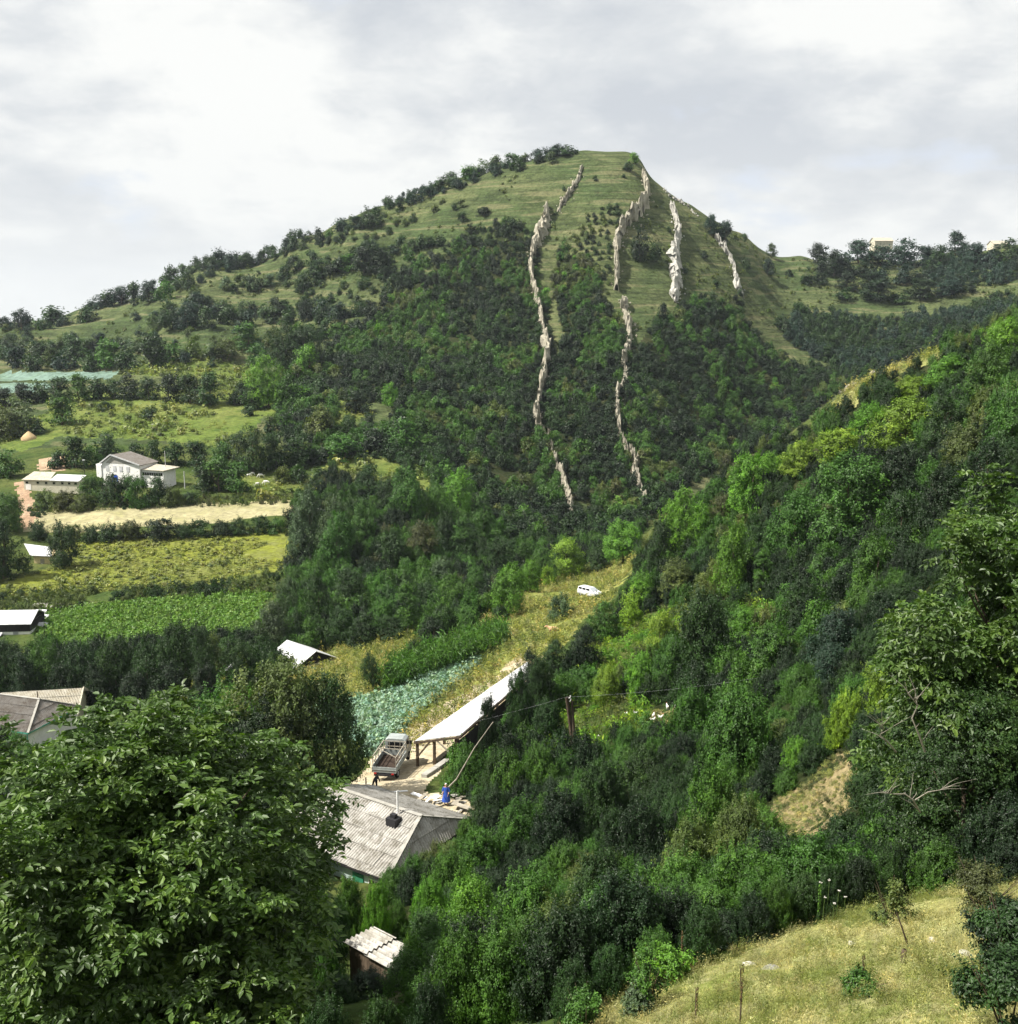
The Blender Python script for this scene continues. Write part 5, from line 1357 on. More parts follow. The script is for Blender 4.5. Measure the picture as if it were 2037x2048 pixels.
BANDS = [  # hedge lines along the old terraces of the left flank: points, spacing, width range, tones
 ([(155,277),(190,270),(241,262),(274,253),(300,249)], 7.0, (13, 24), ('blue','dark','grey','dark')),
 ([(223,290),(263,287),(285,278),(300,268),(320,264)], 8.0, (13, 22), ('dark','grey','dark','olive')),
 ([(305,292),(322,280),(335,274),(355,272),(378,275),(398,290)], 8.0, (18, 34), ('deep','dark','deep','mid')),
 ([(356,258),(392,254),(423,250),(450,247)], 8.0, (12, 22), ('dark','blue','dark')),
 ([(157,324),(192,312),(237,316),(277,316),(307,312),(332,318),(378,318)], 7.5, (14, 28), ('dark','blue','deep','grey')),
 ([(0,350),(40,352),(90,352),(130,350),(160,352)], 9.0, (14, 24), ('dark','blue','grey')),
 ([(240,344),(262,350),(290,346),(320,340),(345,336)], 8.0, (18, 30), ('mid','olive','dark','mid')),
 ([(200,262),(235,252),(262,246)], 7.0, (10, 18), ('dark','blue')),
 ([(262,388),(300,384),(330,380),(355,372)], 8.0, (18, 30), ('dark','mid','deep','olive')),
 ([(232,402),(262,402),(290,404),(330,400)], 8.0, (18, 30), ('mid','dark','bright')),
 ([(400,226),(430,214),(452,212),(476,205)], 12.0, (8, 15), ('dark','olive')),
 ([(345,244),(372,236),(398,232)], 13.0, (8, 14), ('dark','olive')),
 ([(350,440),(385,446),(420,440),(440,452)], 9.0, (22, 34), ('dark','mid','deep')),
 ([(820,272),(850,274),(885,280),(930,284),(965,288)], 10.0, (16, 30), ('deep','blue','deep')),
]
for pl_, sp_, (wa_, wb_), tn_ in BANDS:
    for (u0, v0), (u1, v1) in zip(pl_[:-1], pl_[1:]):
        L_ = math.hypot(u1 - u0, v1 - v0); n_ = max(1, int(L_ / sp_))
        for i_ in range(n_):
            s_ = (i_ + rng.uniform(-.35, .35)) / n_; u_ = u0 + (u1 - u0) * s_; v_ = v0 + (v1 - v0) * s_ + rng.uniform(-2.5, 2.5)
            w_ = rng.uniform(wa_, wb_); h_ = w_ * rng.uniform(.5, .85)
            tree_px(u_, v_ - h_, v_ + 1, w_, 'far_bush' if w_ < 20 else rng.choice(['far_bush', 'far_tree']), rng.choice(tn_))
# ------------------------------------------------------------ zones of growth
HILL_WOOD = [(300,470),(280,430),(275,402),(305,352),(335,330),(380,322),(393,298),(405,274),(440,256),(460,238),(480,228),(520,226),(540,250),(536,300),(548,300),(560,250),(590,262),(604,300),(620,330),(640,345),(660,318),(700,300),(735,300),(755,330),(790,360),(840,372),(850,385),(780,440),(700,480),(640,530),(590,545),(520,545),(450,500),(420,470),(360,455)]
RIB_OPEN = [(552,290),(560,250),(575,240),(596,250),(590,280),(575,310),(560,330),(556,345),(552,330)]
WOOD_GAP = [[(556,480),(566,478),(596,520),(570,520)],[(548,262),(556,300),(566,345),(556,360),(548,330)],[(745,300),(772,325),(800,350),(838,372),(800,368),(765,345),(740,320)],[(660,250),(740,260),(752,300),(700,300),(668,302)],[(340,400),(400,405),(390,430),(330,432)]]
TW = {'dark': 5, 'deep': 5, 'mid': 5, 'olive': 2, 'brown': 1, 'bright': 1}
w1 = zone(HILL_WOOD, 2.5, 52000, (0.5, 0.95), (2.6, 6.4), TW, 0.35, 2, (225, 560), -0.40, 26, excl=WOOD_GAP)
zone_stuff('hillside_scrub', ['far_bush', 'far_bush', 'far_tree'], w1, 'dense dark scrub wood covering the lower flanks of the rocky hill', 'scrub wood')
RIGHT_FAR = [(790,345),(776,328),(800,316),(830,320),(880,325),(940,317),(990,305),(1018,297),(1018,345),(960,352),(900,372),(850,388),(838,372)]
w2 = zone(RIGHT_FAR, 3.4, 14000, (0.7, 1.1), (4.0, 7.5), {'blue': 4, 'dark': 3, 'deep': 2, 'mid': 1}, 0.35, 4, (170, 640), -0.35, 30)
zone_stuff('saddle_scrub', ['far_bush', 'far_tree'], w2, 'dark scrub filling the hollow below the right skyline', 'scrub wood')
RIGHT_SKY = [(925,260),(1018,258),(1018,280),(985,289),(960,295),(925,282)]
w2b = zone(RIGHT_SKY, 4.6, 7000, (0.6, 1.0), (5, 8.5), {'blue': 4, 'deep': 3}, 0.35, 5, (380, 660), -0.30, 40)
zone_stuff('crest_scrub', ['far_bush', 'far_tree'], w2b, 'dark scrub band just under the right skyline', 'scrub wood')
UPPER = [(572,240),(586,218),(612,208),(640,198),(640,212),(622,226),(612,240),(608,300),(592,264)]
w1b = zone(UPPER, 2.8, 3000, (0.5, 0.9), (2.0, 4.2), {'dark': 4, 'deep': 3, 'olive': 3}, 0.35, 3, (380, 560), -0.12, 18)
zone_stuff('rib_scrub', ['far_bush'], w1b, 'patchy scrub climbing between the two long rock ribs toward the summit', 'scrub wood')
FLANK = [(360,262),(440,244),(500,200),(535,190),(532,228),(480,228),(440,256),(405,274),(393,298)]
w1c = zone(FLANK, 4.0, 4000, (0.5, 0.9), (2.0, 4.8), {'dark': 4, 'deep': 3, 'olive': 3}, 0.35, 3, (380, 560), 0.02, 22)
zone_stuff('flank_scrub', ['far_bush'], w1c, 'loose scrub thinning out above the wood on the left of the rock ribs', 'scrub wood')
# low undergrowth of the near right-hand slope and the ravine
SLOPE = [(618,622),(640,560),(690,505),(760,462),(830,420),(900,370),(1018,320),(1018,884),(916,893),(843,910),(750,941),(684,965),(612,990),(560,1024),(380,1024),(380,900),(470,850),(450,800),(455,770),(500,745),(545,700),(600,650)]
CLEAR = [[(640,615),(700,600),(690,640),(660,660),(600,690),(570,680),(590,640)],[(545,720),(600,700),(640,700),(660,740),(600,760),(560,775),(530,750)],[(706,505),(740,510),(732,530),(708,528)],[(740,600),(790,610),(760,630),(735,625)]]
w3 = zone(SLOPE, 1.5, 30000, (0.6, 1.1), (1.7, 3.6), {'dark': 4, 'deep': 4, 'mid': 4, 'olive': 2, 'brown': 1}, 0.30, 6, (70, 215), -0.42, 9, excl=CLEAR)
zone_stuff('slope_undergrowth', ['mid_bush'], w3, 'tangled green undergrowth between the trees of the near slope', 'undergrowth')
w4 = zone(SLOPE, 1.0, 26000, (0.5, 0.95), (1.3, 2.6), {'dark': 4, 'deep': 3, 'mid': 4, 'olive': 3}, 0.30, 7, (16, 72), -0.40, 5, excl=CLEAR + [[(765,822),(870,800),(884,850),(800,880),(765,860)],[(300,915),(425,905),(430,1080),(300,1080)]])
zone_stuff('ravine_undergrowth', ['near_bush'], w4, 'tangled undergrowth between the bushes of the ravine', 'undergrowth')
LOWLEFT = [(0,756),(60,756),(115,738),(180,712),(300,700),(325,770),(310,830),(310,1060),(0,1060)]
w5 = zone(LOWLEFT, 1.6, 9000, (0.5, 1.0), (1.6, 3.4), {'dark': 3, 'mid': 4, 'bright': 2, 'olive': 2}, 0.3, 8, (24, 112), -0.25, 8)
zone_stuff('bank_undergrowth', ['mid_bush', 'near_bush'], w5, 'low undergrowth on the bank under the big walnut tree', 'undergrowth')
VALLEY = [(285,560),(300,500),(340,480),(380,500),(440,500),(520,530),(640,520),(640,552),(590,566),(540,578),(490,610),(440,645),(420,640),(370,640),(310,655),(270,650),(240,650),(290,600)]
w6 = zone(VALLEY, 2.1, 9000, (0.6, 1.0), (2.6, 5.2), {'dark': 4, 'mid': 4, 'deep': 3, 'brown': 1}, 0.3, 9, (110, 290), -0.5, 14)
zone_stuff('valley_undergrowth', ['mid_bush'], w6, 'dark undergrowth filling the wooded valley floor', 'undergrowth')
STREAM = [(0,665),(90,650),(200,630),(270,610),(300,650),(270,690),(200,706),(0,714)]
w7 = zone(STREAM, 1.9, 6000, (0.7, 1.1), (2.8, 5.0), {'dark': 4, 'deep': 4, 'mid': 1}, 0.3, 10, (95, 175), -0.6, 14)
zone_stuff('stream_undergrowth', ['mid_bush'], w7, 'dark undergrowth along the stream below the crop field', 'undergrowth')
# crops and grass
w8 = zone([p for nm, p, a, b in REG if nm == 'cabbage_field'][0], 0.5, 90000, (0.45, 0.6), (0.6, 0.85), {'pale': 1}, 0, 12, (82, 130), -9, ok=('cabbage_field',))
TINT['cabbage'] = (0.19, 0.30, 0.22)
TINT['corn'] = (0.06, 0.14, 0.022)
TINT['crop'] = (0.098, 0.19, 0.028)
TINT['straw'] = (0.26, 0.25, 0.095)
TINT['strawg'] = (0.18, 0.21, 0.055)
TINT['weed'] = (0.085, 0.115, 0.030)
TINT['yellow'] = (0.150, 0.175, 0.040)
TONE.update(cabbage='blue-green')
kit('cabbage', 4, 0.42, 0.42, 60, 0.30, 'bush', 4, trunk=False, aspect=0.85)
kit('stalk', 4, 1.9, 0.45, 60, 0.75, 'tall', 5, trunk=False, aspect=0.16, up=-0.2)
kit('tuft', 4, 0.6, 0.6, 60, 0.40, 'bush', 4, trunk=False, aspect=0.25, droop=-0.8)
zone_stuff('cabbages', ['cabbage'], [(x, y, z, h, w, 'cabbage') for x, y, z, h, w, t in w8], 'blue-green cabbages growing close together beside the long white roof', 'cabbages')
w9 = zone([(384,696),(394,674),(440,656),(500,635),(506,643),(490,655),(462,666),(433,676),(401,689)], 0.55, 30000, (2.0, 2.6), (0.7, 1.0), {'mid': 1}, 0, 13, (92, 150), -0.5, ok=('corn_plot', 'cabbage_field', 'ridge_meadow', 'dry_field'))
zone_stuff('corn_stalks', ['stalk'], [(x, y, z, h, w, 'corn') for x, y, z, h, w, t in w9], 'strip of tall green corn stalks behind the cabbages', 'corn')
def grow(name, regs, sp, n_, hr, wr, tones, key, yr, label, cat, seed, thr=-9, nsc=12):
    pts = []
    for i, r_ in enumerate([r for r in REG if r[0] in regs and r[2] < yr[1] and r[3] > yr[0]]):
        pts += zone(r_[1], sp, n_, hr, wr, tones, 0, seed + i, (max(r_[2], yr[0]), min(r_[3], yr[1])), thr, nsc, ok=NOGROW)
    if pts: zone_stuff(name, key, pts, label, cat)
grow('crop_rows', ['crop_field'], 0.62, 60000, (0.3, 0.6), (0.5, 1.0), {'crop': 1}, ['cabbage'], (140, 190), 'low bright green crop leaves covering the field beside the black barn', 'crop', 30)
grow('meadow_tufts', ['yellow_field'], 1.0, 26000, (0.2, 0.4), (0.6, 1.4), {'weed': 3, 'yellow': 6, 'strawg': 2}, ['cabbage', 'tuft'], (170, 245), 'tufted yellow-green grass below the hedge of the mown field', 'grass', 32, -0.12, 16)
grow('ridge_tufts', ['ridge_meadow', 'dry_field'], 0.8, 26000, (0.4, 0.8), (0.6, 1.3), {'straw': 4, 'strawg': 4, 'weed': 2}, ['tuft'], (80, 215), 'straw-coloured tufted grass around the cabbages and the parked white car', 'grass', 34, -0.3, 7)
grow('pasture_tufts', ['meadow'], 2.6, 14000, (0.3, 0.6), (1.2, 2.6), {'weed': 4, 'strawg': 3, 'olive': 2}, ['cabbage', 'tuft'], (240, 470), 'coarse grass tufts on the rolling pasture above the barns', 'grass', 36, -0.1, 16)
TINT['strawl'] = (0.38, 0.37, 0.16)
kit('blades', 5, 0.12, 0.22, 200, 0.042, 'bush', 6, trunk=False, aspect=0.13, droop=-0.8)
grow('meadow_grass', ['dry_meadow'], 0.12, 150000, (0.25, 0.55), (0.22, 0.5), {'strawl': 7, 'straw': 4, 'strawg': 4, 'yellow': 2, 'weed': 1}, ['blades'], (6, 26), 'dry yellow-green grass of the foreground meadow', 'grass', 40, -9, 1.5)
WEEDS = [(0,596),(90,592),(210,585),(290,576),(300,590),(280,594),(180,598),(90,606),(40,612),(0,612)]
w11 = zone(WEEDS, 1.2, 5000, (0.4, 0.8), (1.2, 2.6), {'dark': 4, 'olive': 4, 'weed': 3}, 0.2, 62, (150, 200), -0.4, 12, ok=NOGROW)
zone_stuff('weed_bank', ['mid_bush', 'tuft'], w11, 'dark weedy bank between the yellow meadow and the green crop field', 'weeds')
VERGE = [(30,512),(60,503),(150,500),(300,495),(300,504),(200,507),(120,510),(60,512),(35,518)]
w12 = zone(VERGE, 1.2, 3000, (0.4, 0.8), (1.0, 2.2), {'brown': 4, 'olive': 4, 'dark': 2}, 0.2, 63, (225, 270), -0.5, 12, ok=NOGROW)
zone_stuff('verge', ['mid_bush', 'tuft'], w12, 'brownish weedy verge along the upper edge of the pale mown field', 'weeds')
grow('litter', ['bare_patch'], 0.22, 40000, (0.25, 0.5), (0.3, 0.6), {'straw': 5, 'strawg': 2, 'brown': 2, 'weed': 2}, ['blades', 'herb'], (25, 110), 'dry straw litter on the bare clearing among the bushes', 'straw litter', 38, -0.3, 3)
# green open clearings among the bushes get rough grass
cl = []
for i, pl in enumerate(CLEAR): cl += zone(pl, 0.6, 5000, (0.4, 0.8), (0.5, 1.2), {'bright': 3, 'lime': 2, 'weed': 3}, 0, 50 + i, (55, 150), -0.5, 6, ok=NOGROW)
zone_stuff('clearing_herbs', ['herb', 'tuft'], cl, 'fresh green herbs in the clearings around the utility pole', 'herbs')
# whole hill: fine dry grass tussocks give the open slopes their grain
HILLS_OPEN = [(0,322),(95,306),(200,266),(300,238),(400,196),(500,164),(585,150),(640,156),(650,190),(690,208),(745,240),(800,254),(1018,250),(1018,300),(850,300),(790,340),(745,315),(640,345),(560,250),(440,260),(400,330),(300,360),(250,372),(0,372)]
w10 = zone(HILLS_OPEN, 3.0, 30000, (0.35, 0.6), (0.8, 2.2), {'weed': 4, 'olive': 4, 'brown': 1}, 0.2, 60, (300, 640), 0.02, 24)
zone_stuff('hill_tussocks', ['cabbage', 'herb'], w10, 'low tussocks scattered over the open grass of the hill', 'grass')

# bushes standing apart on the open grass of the hill
def spread(poly, sp, n_, wr, tones, key, name, group, seed, thr=-0.15, hr=(0.5, 0.85), yr=(120, 640), nsc=40):
    zone_things(key, zone(poly, sp, n_, hr, wr, tones, 0.5, seed, yr, thr, nsc), name, group, parts=False)
SK = {'blue': 4, 'dark': 4, 'deep': 1, 'grey': 1}
spread([(330,238),(400,200),(470,176),(520,163),(556,154),(556,163),(520,172),(470,186),(400,212),(340,240)], 4.5, 1500, (4, 9), SK, ['far_bush'], 'bush', 'bushes along the left crest of the hill', 71, -9)
spread([(200,268),(300,238),(330,236),(330,246),(300,252),(200,284)], 7, 500, (5, 9.5), SK, ['far_bush'], 'bush', 'bushes along the left crest of the hill', 72, -0.3)
spread([(200,290),(300,255),(400,220),(480,190),(560,165),(540,230),(470,225),(420,250),(400,290),(330,318),(250,300),(200,305)], 15, 900, (3.0, 7.0), {'dark': 4, 'olive': 2, 'blue': 2, 'mid': 1}, ['far_bush'], 'bush', 'bushes scattered over the grassy left flank', 73, -0.05)
spread([(280,330),(300,285),(360,262),(430,245),(440,262),(400,300),(400,330),(330,345)], 8, 700, (5, 9), {'dark': 4, 'deep': 3, 'mid': 2, 'grey': 1}, ['far_bush', 'far_tree'], 'bush', 'bushes where the left flank grass meets the wood', 74, -0.2)
spread([(0,330),(90,322),(200,310),(240,330),(240,368),(0,370)], 11, 700, (4, 8), {'dark': 3, 'blue': 3, 'olive': 2, 'grey': 1}, ['far_bush'], 'bush', 'bushes on the terraced lower left slope', 75, -0.1)
spread([(545,180),(620,170),(640,210),(600,250),(560,262),(548,230)], 13, 300, (2.5, 5.5), {'dark': 4, 'olive': 2}, ['far_bush'], 'bush', 'bushes between the two long rock ribs', 76, -0.15)
spread([(660,215),(740,250),(800,262),(840,300),(800,330),(745,300),(700,290),(665,270)], 15, 500, (2.5, 6), {'dark': 3, 'deep': 2, 'blue': 2}, ['far_bush'], 'bush', 'bushes on the open grass right of the summit', 77, -0.1)
spread([(262,415),(330,420),(400,395),(430,440),(330,462),(270,440)], 8, 400, (3.5, 7), {'mid': 3, 'dark': 3, 'olive': 2, 'bright': 1}, ['far_bush', 'far_tree'], 'bush', 'bushes on the pasture edge above the valley wood', 78, -0.1)
spread([(284,470),(440,460),(440,500),(320,500)], 7, 300, (3.5, 6), {'mid': 3, 'dark': 3, 'olive': 2}, ['mid_bush'], 'bush', 'bushes on the small pasture beside the grazing cows', 79, -0.05)
# ------------------------------------------------------------ vehicles
M_CARW, _k = mat('white_car_paint'); finish(_k, (0.62, 0.63, 0.64), 0.28, 0.5)
M_TRUCKG = simple_mat('pale_grey_paint', (0.24,0.265,0.26), (0.33,0.36,0.35), 2.0, 0.5, 0.4, 0.1)
M_TYRE, _k = mat('rubber'); finish(_k, (0.012, 0.012, 0.012), 0.85, 0.2)
M_BEDW = simple_mat('stained_bed_boards', (0.028,0.020,0.016), (0.075,0.055,0.042), 3, 0.9, 0.1, 0.5, stretch=(1, 6, 1))
M_RED, _k = mat('red_lamp'); finish(_k, (0.35, 0.01, 0.01), 0.3, 0.5)
def wheel(parent, x, y, r, w):
    t = link('wheel', TB().tube([(x - w/2, y, r), (x - w/2 + .02, y, r), (x + w/2 - .02, y, r), (x + w/2, y, r)], [r*.9, r, r, r*.9], 20).mesh('wheel', M_TYRE, True), parent)
    s = 1 if x > 0 else -1
    link('rim', TB().tube([(x + s*w*.30, y, r), (x + s*w*.52, y, r)], [r*.55, r*.5], 14).add([(x + s*w*.52, y + r*.5*math.cos(a_*.4488), r + r*.5*math.sin(a_*.4488)) for a_ in range(14)], [tuple(range(14))]).mesh('rim', M_STEEL), t)
def loft(rows):
    """rows: cross sections along y: (y, [(x,z) right half from bottom to top]) mirrored -> V,F"""
    V = []; F = []; n_ = None
    for y, pts in rows:
        ring = [(x, y, z) for x, z in pts] + [(-x, y, z) for x, z in reversed(pts)]
        n_ = len(ring); V += ring
    for i in range(len(rows) - 1):
        for j in range(n_):
            k_ = (j + 1) % n_
            F.append((i*n_+j, i*n_+k_, (i+1)*n_+k_, (i+1)*n_+j))
    F.append(tuple(range(n_))[::-1]); m_ = (len(rows)-1)*n_; F.append(tuple(range(m_, m_+n_)))
    return V, F
pc_ = on(590.5, 597)
# small flat-bed truck, rear toward the viewer; local +y = forward
pt = on(384.5, 781)
tk = thing('pickup_truck', 'pale grey pickup truck with slatted cargo rails parked tail-first in the dirt yard', 'truck', pt, math.radians(-9))
V_, F_ = loft([(3.35,[(0.85,0.75),(0.88,1.0),(0.84,1.95),(0.60,2.12)]),(3.6,[(0.88,0.45),(0.90,1.05),(0.84,2.02),(0.62,2.18)]),(4.5,[(0.88,0.45),(0.90,1.05),(0.80,1.98),(0.6,2.12)]),(4.95,[(0.88,0.45),(0.90,1.08),(0.86,1.22),(0.6,1.26)]),(5.3,[(0.84,0.5),(0.86,0.9),(0.80,1.05),(0.55,1.1)])])
cab = link('cab', TB().add(V_, F_).mesh('cab', M_TRUCKG), tk)
link('rear_window', TB().box((-.6,3.30,1.35),(.6,3.345,1.85)).mesh('rear_window', M_GLASS), cab)
for s in (-1, 1):
    link('side_window', TB().slab([(s*.905,3.65,1.2),(s*.905,4.45,1.2),(s*.86,4.35,1.85),(s*.86,3.7,1.85)], .03, (-s,0,0)).mesh('side_window', M_GLASS), cab)
    link('wing_mirror', TB().box((s*.92-.0,4.4,1.3),(s*1.12,4.46,1.6)).mesh('wing_mirror', M_SOOT), cab)
link('chassis', TB().box((-.45,-.1,.42),(.45,4.9,.62)).box((-.85,.0,.62),(.85,3.2,.74)).mesh('chassis', M_SOOT), tk)
bed = TB()
for i_ in range(12): bed.box((-.93, i_*.265+.02, .745), (.93, i_*.265+.255, .80))
link('cargo_bed', bed.mesh('cargo_bed', M_BEDW), tk)
for s in (-1, 1):
    link('side_board', TB().box((s*.96-.025,.03,.72),(s*.96+.025,3.22,1.22)).box((s*.99-.02,.03,.95),(s*.99+.02,3.22,.99)).mesh('side_board', M_TRUCKG), tk)
link('tailgate', TB().box((-.98,-.06,.70),(.98,-.01,1.14)).box((-.98,-.09,.9),(.98,-.063,.95)).mesh('tailgate', M_TRUCKG), tk)
link('head_board', TB().box((-.96,3.225,.72),(.96,3.27,1.25)).mesh('head_board', M_TRUCKG), tk)
ra = TB()
for s in (-1, 1):
    for y in (0.06, .85, 1.65, 2.45, 3.2): ra.beam((s*.93,y,.8),(s*.93,y,1.98),.055)
    for z in (1.5, 1.98): ra.beam((s*.93,.03,z),(s*.93,3.22,z),.055)
for z in (1.55, 1.98): ra.beam((-.93,3.18,z),(.93,3.18,z),.055)
for x in (-.45, 0, .45): ra.beam((x,3.18,1.2),(x,3.18,1.98),.045)
ra.beam((-.93,1.65,1.98),(.93,1.65,1.98),.05); ra.beam((-.93,1.65,1.98),(.93,.06,1.98),.04)
link('cargo_rails', ra.mesh('cargo_rails', M_PALEW), tk)
link('rear_bumper', TB().box((-.8,-.16,.45),(.8,-.10,.58)).mesh('rear_bumper', M_SOOT), tk)
for s in (-1, 1): link('tail_light', TB().box((s*.7-.1,-.185,.6),(s*.7+.1,-.10,.69)).mesh('tail_light', M_RED), tk)
for x, y in ((-.82,.75),(.82,.75),(-.82,4.25),(.82,4.25)): wheel(tk, x, y, .36, .24)
occupy(tk, [(0,.5),(0,2.5),(0,4.5),(2.2,1),(2.2,3)], 1.6)
# white estate car on the yellow ridge
ca = thing('parked_car', 'white estate car parked alone on the yellow grass ridge above the corn', 'car', on(590.3, 596.5), math.radians(-136))
def sec(y, zb, zs, zt, wb, ws, wt): return (y, [(wb*.9, zb), (wb, zb+.18), (ws, zs), (wt, zt)])
V_, F_ = loft([sec(-2.02,.35,.70,.82,.74,.76,.6), sec(-1.95,.28,.92,1.0,.80,.80,.70), sec(-1.2,.25,.94,1.0,.82,.82,.74), sec(.9,.25,.93,1.0,.82,.82,.74), sec(1.6,.26,.84,.90,.81,.80,.66), sec(2.02,.30,.66,.74,.76,.74,.60)])
body = link('body', TB().add(V_, F_).mesh('body', M_CARW), ca)
V_, F_ = loft([(-1.92,[(.70,1.0),(.66,1.2),(.60,1.36)]),(-1.55,[(.72,1.0),(.66,1.35),(.56,1.42)]),(.25,[(.73,1.0),(.66,1.36),(.56,1.43)]),(.98,[(.72,.985),(.72,1.0),(.64,1.01)])])
link('roof', TB().add(V_, F_).mesh('roof', M_CARW), ca)
for s in (-1, 1):
    for y0, y1 in ((-1.75,-1.1),(-1.02,-.35),(-.27,.45)):
        link('side_window', TB().slab([(s*.745,y0,1.04),(s*.745,y1,1.04),(s*.69,y1-.05,1.33),(s*.69,y0+.06,1.33)], .02, (-s,0,0)).mesh('side_window', M_GLASS), ca)
M_WSC, _k = mat('windscreen_glass'); finish(_k, (0.35, 0.38, 0.42), 0.08, 0.9)
link('windscreen', TB().slab([(-.62,1.0,1.02),(.62,1.0,1.02),(.55,.30,1.42),(-.55,.30,1.42)], .02, (0,-.5,-.9)).mesh('windscreen', M_WSC), ca)
link('rear_window', TB().box((-.55,-1.99,1.05),(.55,-1.925,1.3)).mesh('rear_window', M_GLASS), ca)
link('front_bumper', TB().box((-.76,2.0,.32),(.76,2.12,.46)).mesh('front_bumper', M_SOOT), ca)
link('grille', TB().box((-.45,2.0,.52),(.45,2.045,.66)).mesh('grille', M_SOOT), ca)
for s in (-1, 1): link('headlight', TB().box((s*.6-.12,1.99,.52),(s*.6+.12,2.04,.67)).mesh('headlight', M_STEEL), ca)
for x, y in ((-.74,-1.25),(.74,-1.25),(-.74,1.3),(.74,1.3)): wheel(ca, x, y, .3, .18)
occupy(ca, [(0,1),(0,-1)], 2.4)

# ------------------------------------------------------------ figures and animals (skin modifier bodies, applied as meshes)
def skinned(name, verts, edges, radii, material, parent=None, loc=None, rz=0.0, root=0, sub=1, scale=1.0):
    me = bpy.data.meshes.new(name)
    me.from_pydata([tuple(Vector(v) * scale) for v in verts], edges, [])
    o = bpy.data.objects.new(name + '_tmp', me); COL.objects.link(o)
    sk = o.modifiers.new('s', 'SKIN'); sk.use_smooth_shade = True
    for i, r_ in enumerate(radii):
        r2 = r_ if isinstance(r_, tuple) else (r_, r_)
        me.skin_vertices[0].data[i].radius = (r2[0] * scale, r2[1] * scale)
        me.skin_vertices[0].data[i].use_root = (i == root)
    if sub:
        sb = o.modifiers.new('u', 'SUBSURF'); sb.levels = sub; sb.render_levels = sub
    dg = bpy.context.evaluated_depsgraph_get()
    m2 = bpy.data.meshes.new_from_object(o.evaluated_get(dg))
    m2.name = name; m2.materials.clear(); m2.materials.append(material)
    bpy.data.objects.remove(o); bpy.data.meshes.remove(me)
    return link(name, m2, parent, loc, (0, 0, rz))
def plain(name, c, rough=0.8):
    m, k_ = mat(name); finish(k_, c, rough, 0.2); return m
M_SKIN = plain('skin', (0.45, 0.27, 0.19)); M_BLACKC = plain('black_cloth', (0.012, 0.012, 0.014)); M_BLUEC = plain('blue_cloth', (0.03, 0.08, 0.36)); M_WHITEC = plain('white_cloth', (0.75, 0.74, 0.70))
M_HAIR = plain('dark_hair', (0.02, 0.015, 0.01))
def hand(parent, p, d, n_, s=1.0):
    """five separate slightly curled fingers at p, pointing along d"""
    d = Vector(d).normalized(); n_ = Vector(n_).normalized(); b = d.cross(n_)
    V = [Vector(p), Vector(p) + d * .05, Vector(p) + d * .085]; E = [(0, 1), (1, 2)]; R = [(.022,.03), (.018,.04), (.012,.036)]
    for i, (off_, L_) in enumerate(((-.033,.065), (-.011,.078), (.011,.074), (.033,.058))):
        k0 = len(V); V += [Vector(p) + d * .09 + b * off_, Vector(p) + d * (.09 + L_ * .5) + b * off_ * 1.15 + n_ * .008, Vector(p) + d * (.09 + L_) + b * off_ * 1.2 + n_ * .028]
        E += [(2, k0), (k0, k0 + 1), (k0 + 1, k0 + 2)]; R += [.009, .009, .0075]
    k0 = len(V); V += [Vector(p) + d * .04 - b * .04, Vector(p) + d * .075 - b * .06 + n_ * .015]; E += [(1, k0), (k0, k0 + 1)]; R += [.011, .009]
    return skinned('hand', V, E, R, M_SKIN, parent, sub=1)
def head_mesh(parent, p, fwd, s=1.0, hair=M_HAIR, cover=None):
    """head with brow, nose, chin and ears"""
    import bmesh
    fwd = Vector(fwd).normalized(); up_ = Vector((0, 0, 1)); up_ = (up_ - fwd * up_.dot(fwd)).normalized(); rt = fwd.cross(up_)
    bm = bmesh.new(); bmesh.ops.create_uvsphere(bm, u_segments=20, v_segments=14, radius=1)
    for v in bm.verts:
        x, y, z = v.co
        w = .074 * (1 - .22 * max(0, -z)); l = .095
        q = Vector((x * w, y * l, z * .118))
        if y > .75 and abs(x) < .3 and -.35 < z < .12: q.y += .022 * (1 - abs(x) / .3)
        if y > .55 and abs(abs(x) - .36) < .2 and .0 < z < .25: q.y -= .008
        if y > .4 and z < -.75: q.y += .012
        if abs(x) > .93 and abs(z) < .3: q.x += .012 * (1 if x > 0 else -1)
        v.co = Vector(p) + rt * q.x * s + fwd * q.y * s + up_ * q.z * s
    me = bpy.data.meshes.new('head'); bm.to_mesh(me); bm.free(); me.materials.append(M_SKIN)
    me.polygons.foreach_set('use_smooth', [True] * len(me.polygons))
    link('head', me, parent)
    bm = bmesh.new(); bmesh.ops.create_uvsphere(bm, u_segments=18, v_segments=12, radius=1)
    for v in list(bm.verts):
        if v.co.z < -.15 or (v.co.y > .62 and v.co.z < .55): bm.verts.remove(v)
    for v in bm.verts:
        v.co = Vector(p) + (rt * v.co.x * .083 + fwd * (v.co.y * .102 - .004) + up_ * (v.co.z * .128 + .006)) * s
    nm = 'headscarf' if cover else 'hair'
    me = bpy.data.meshes.new(nm); bm.to_mesh(me); bm.free(); me.materials.append(cover or hair); link(nm, me, parent)

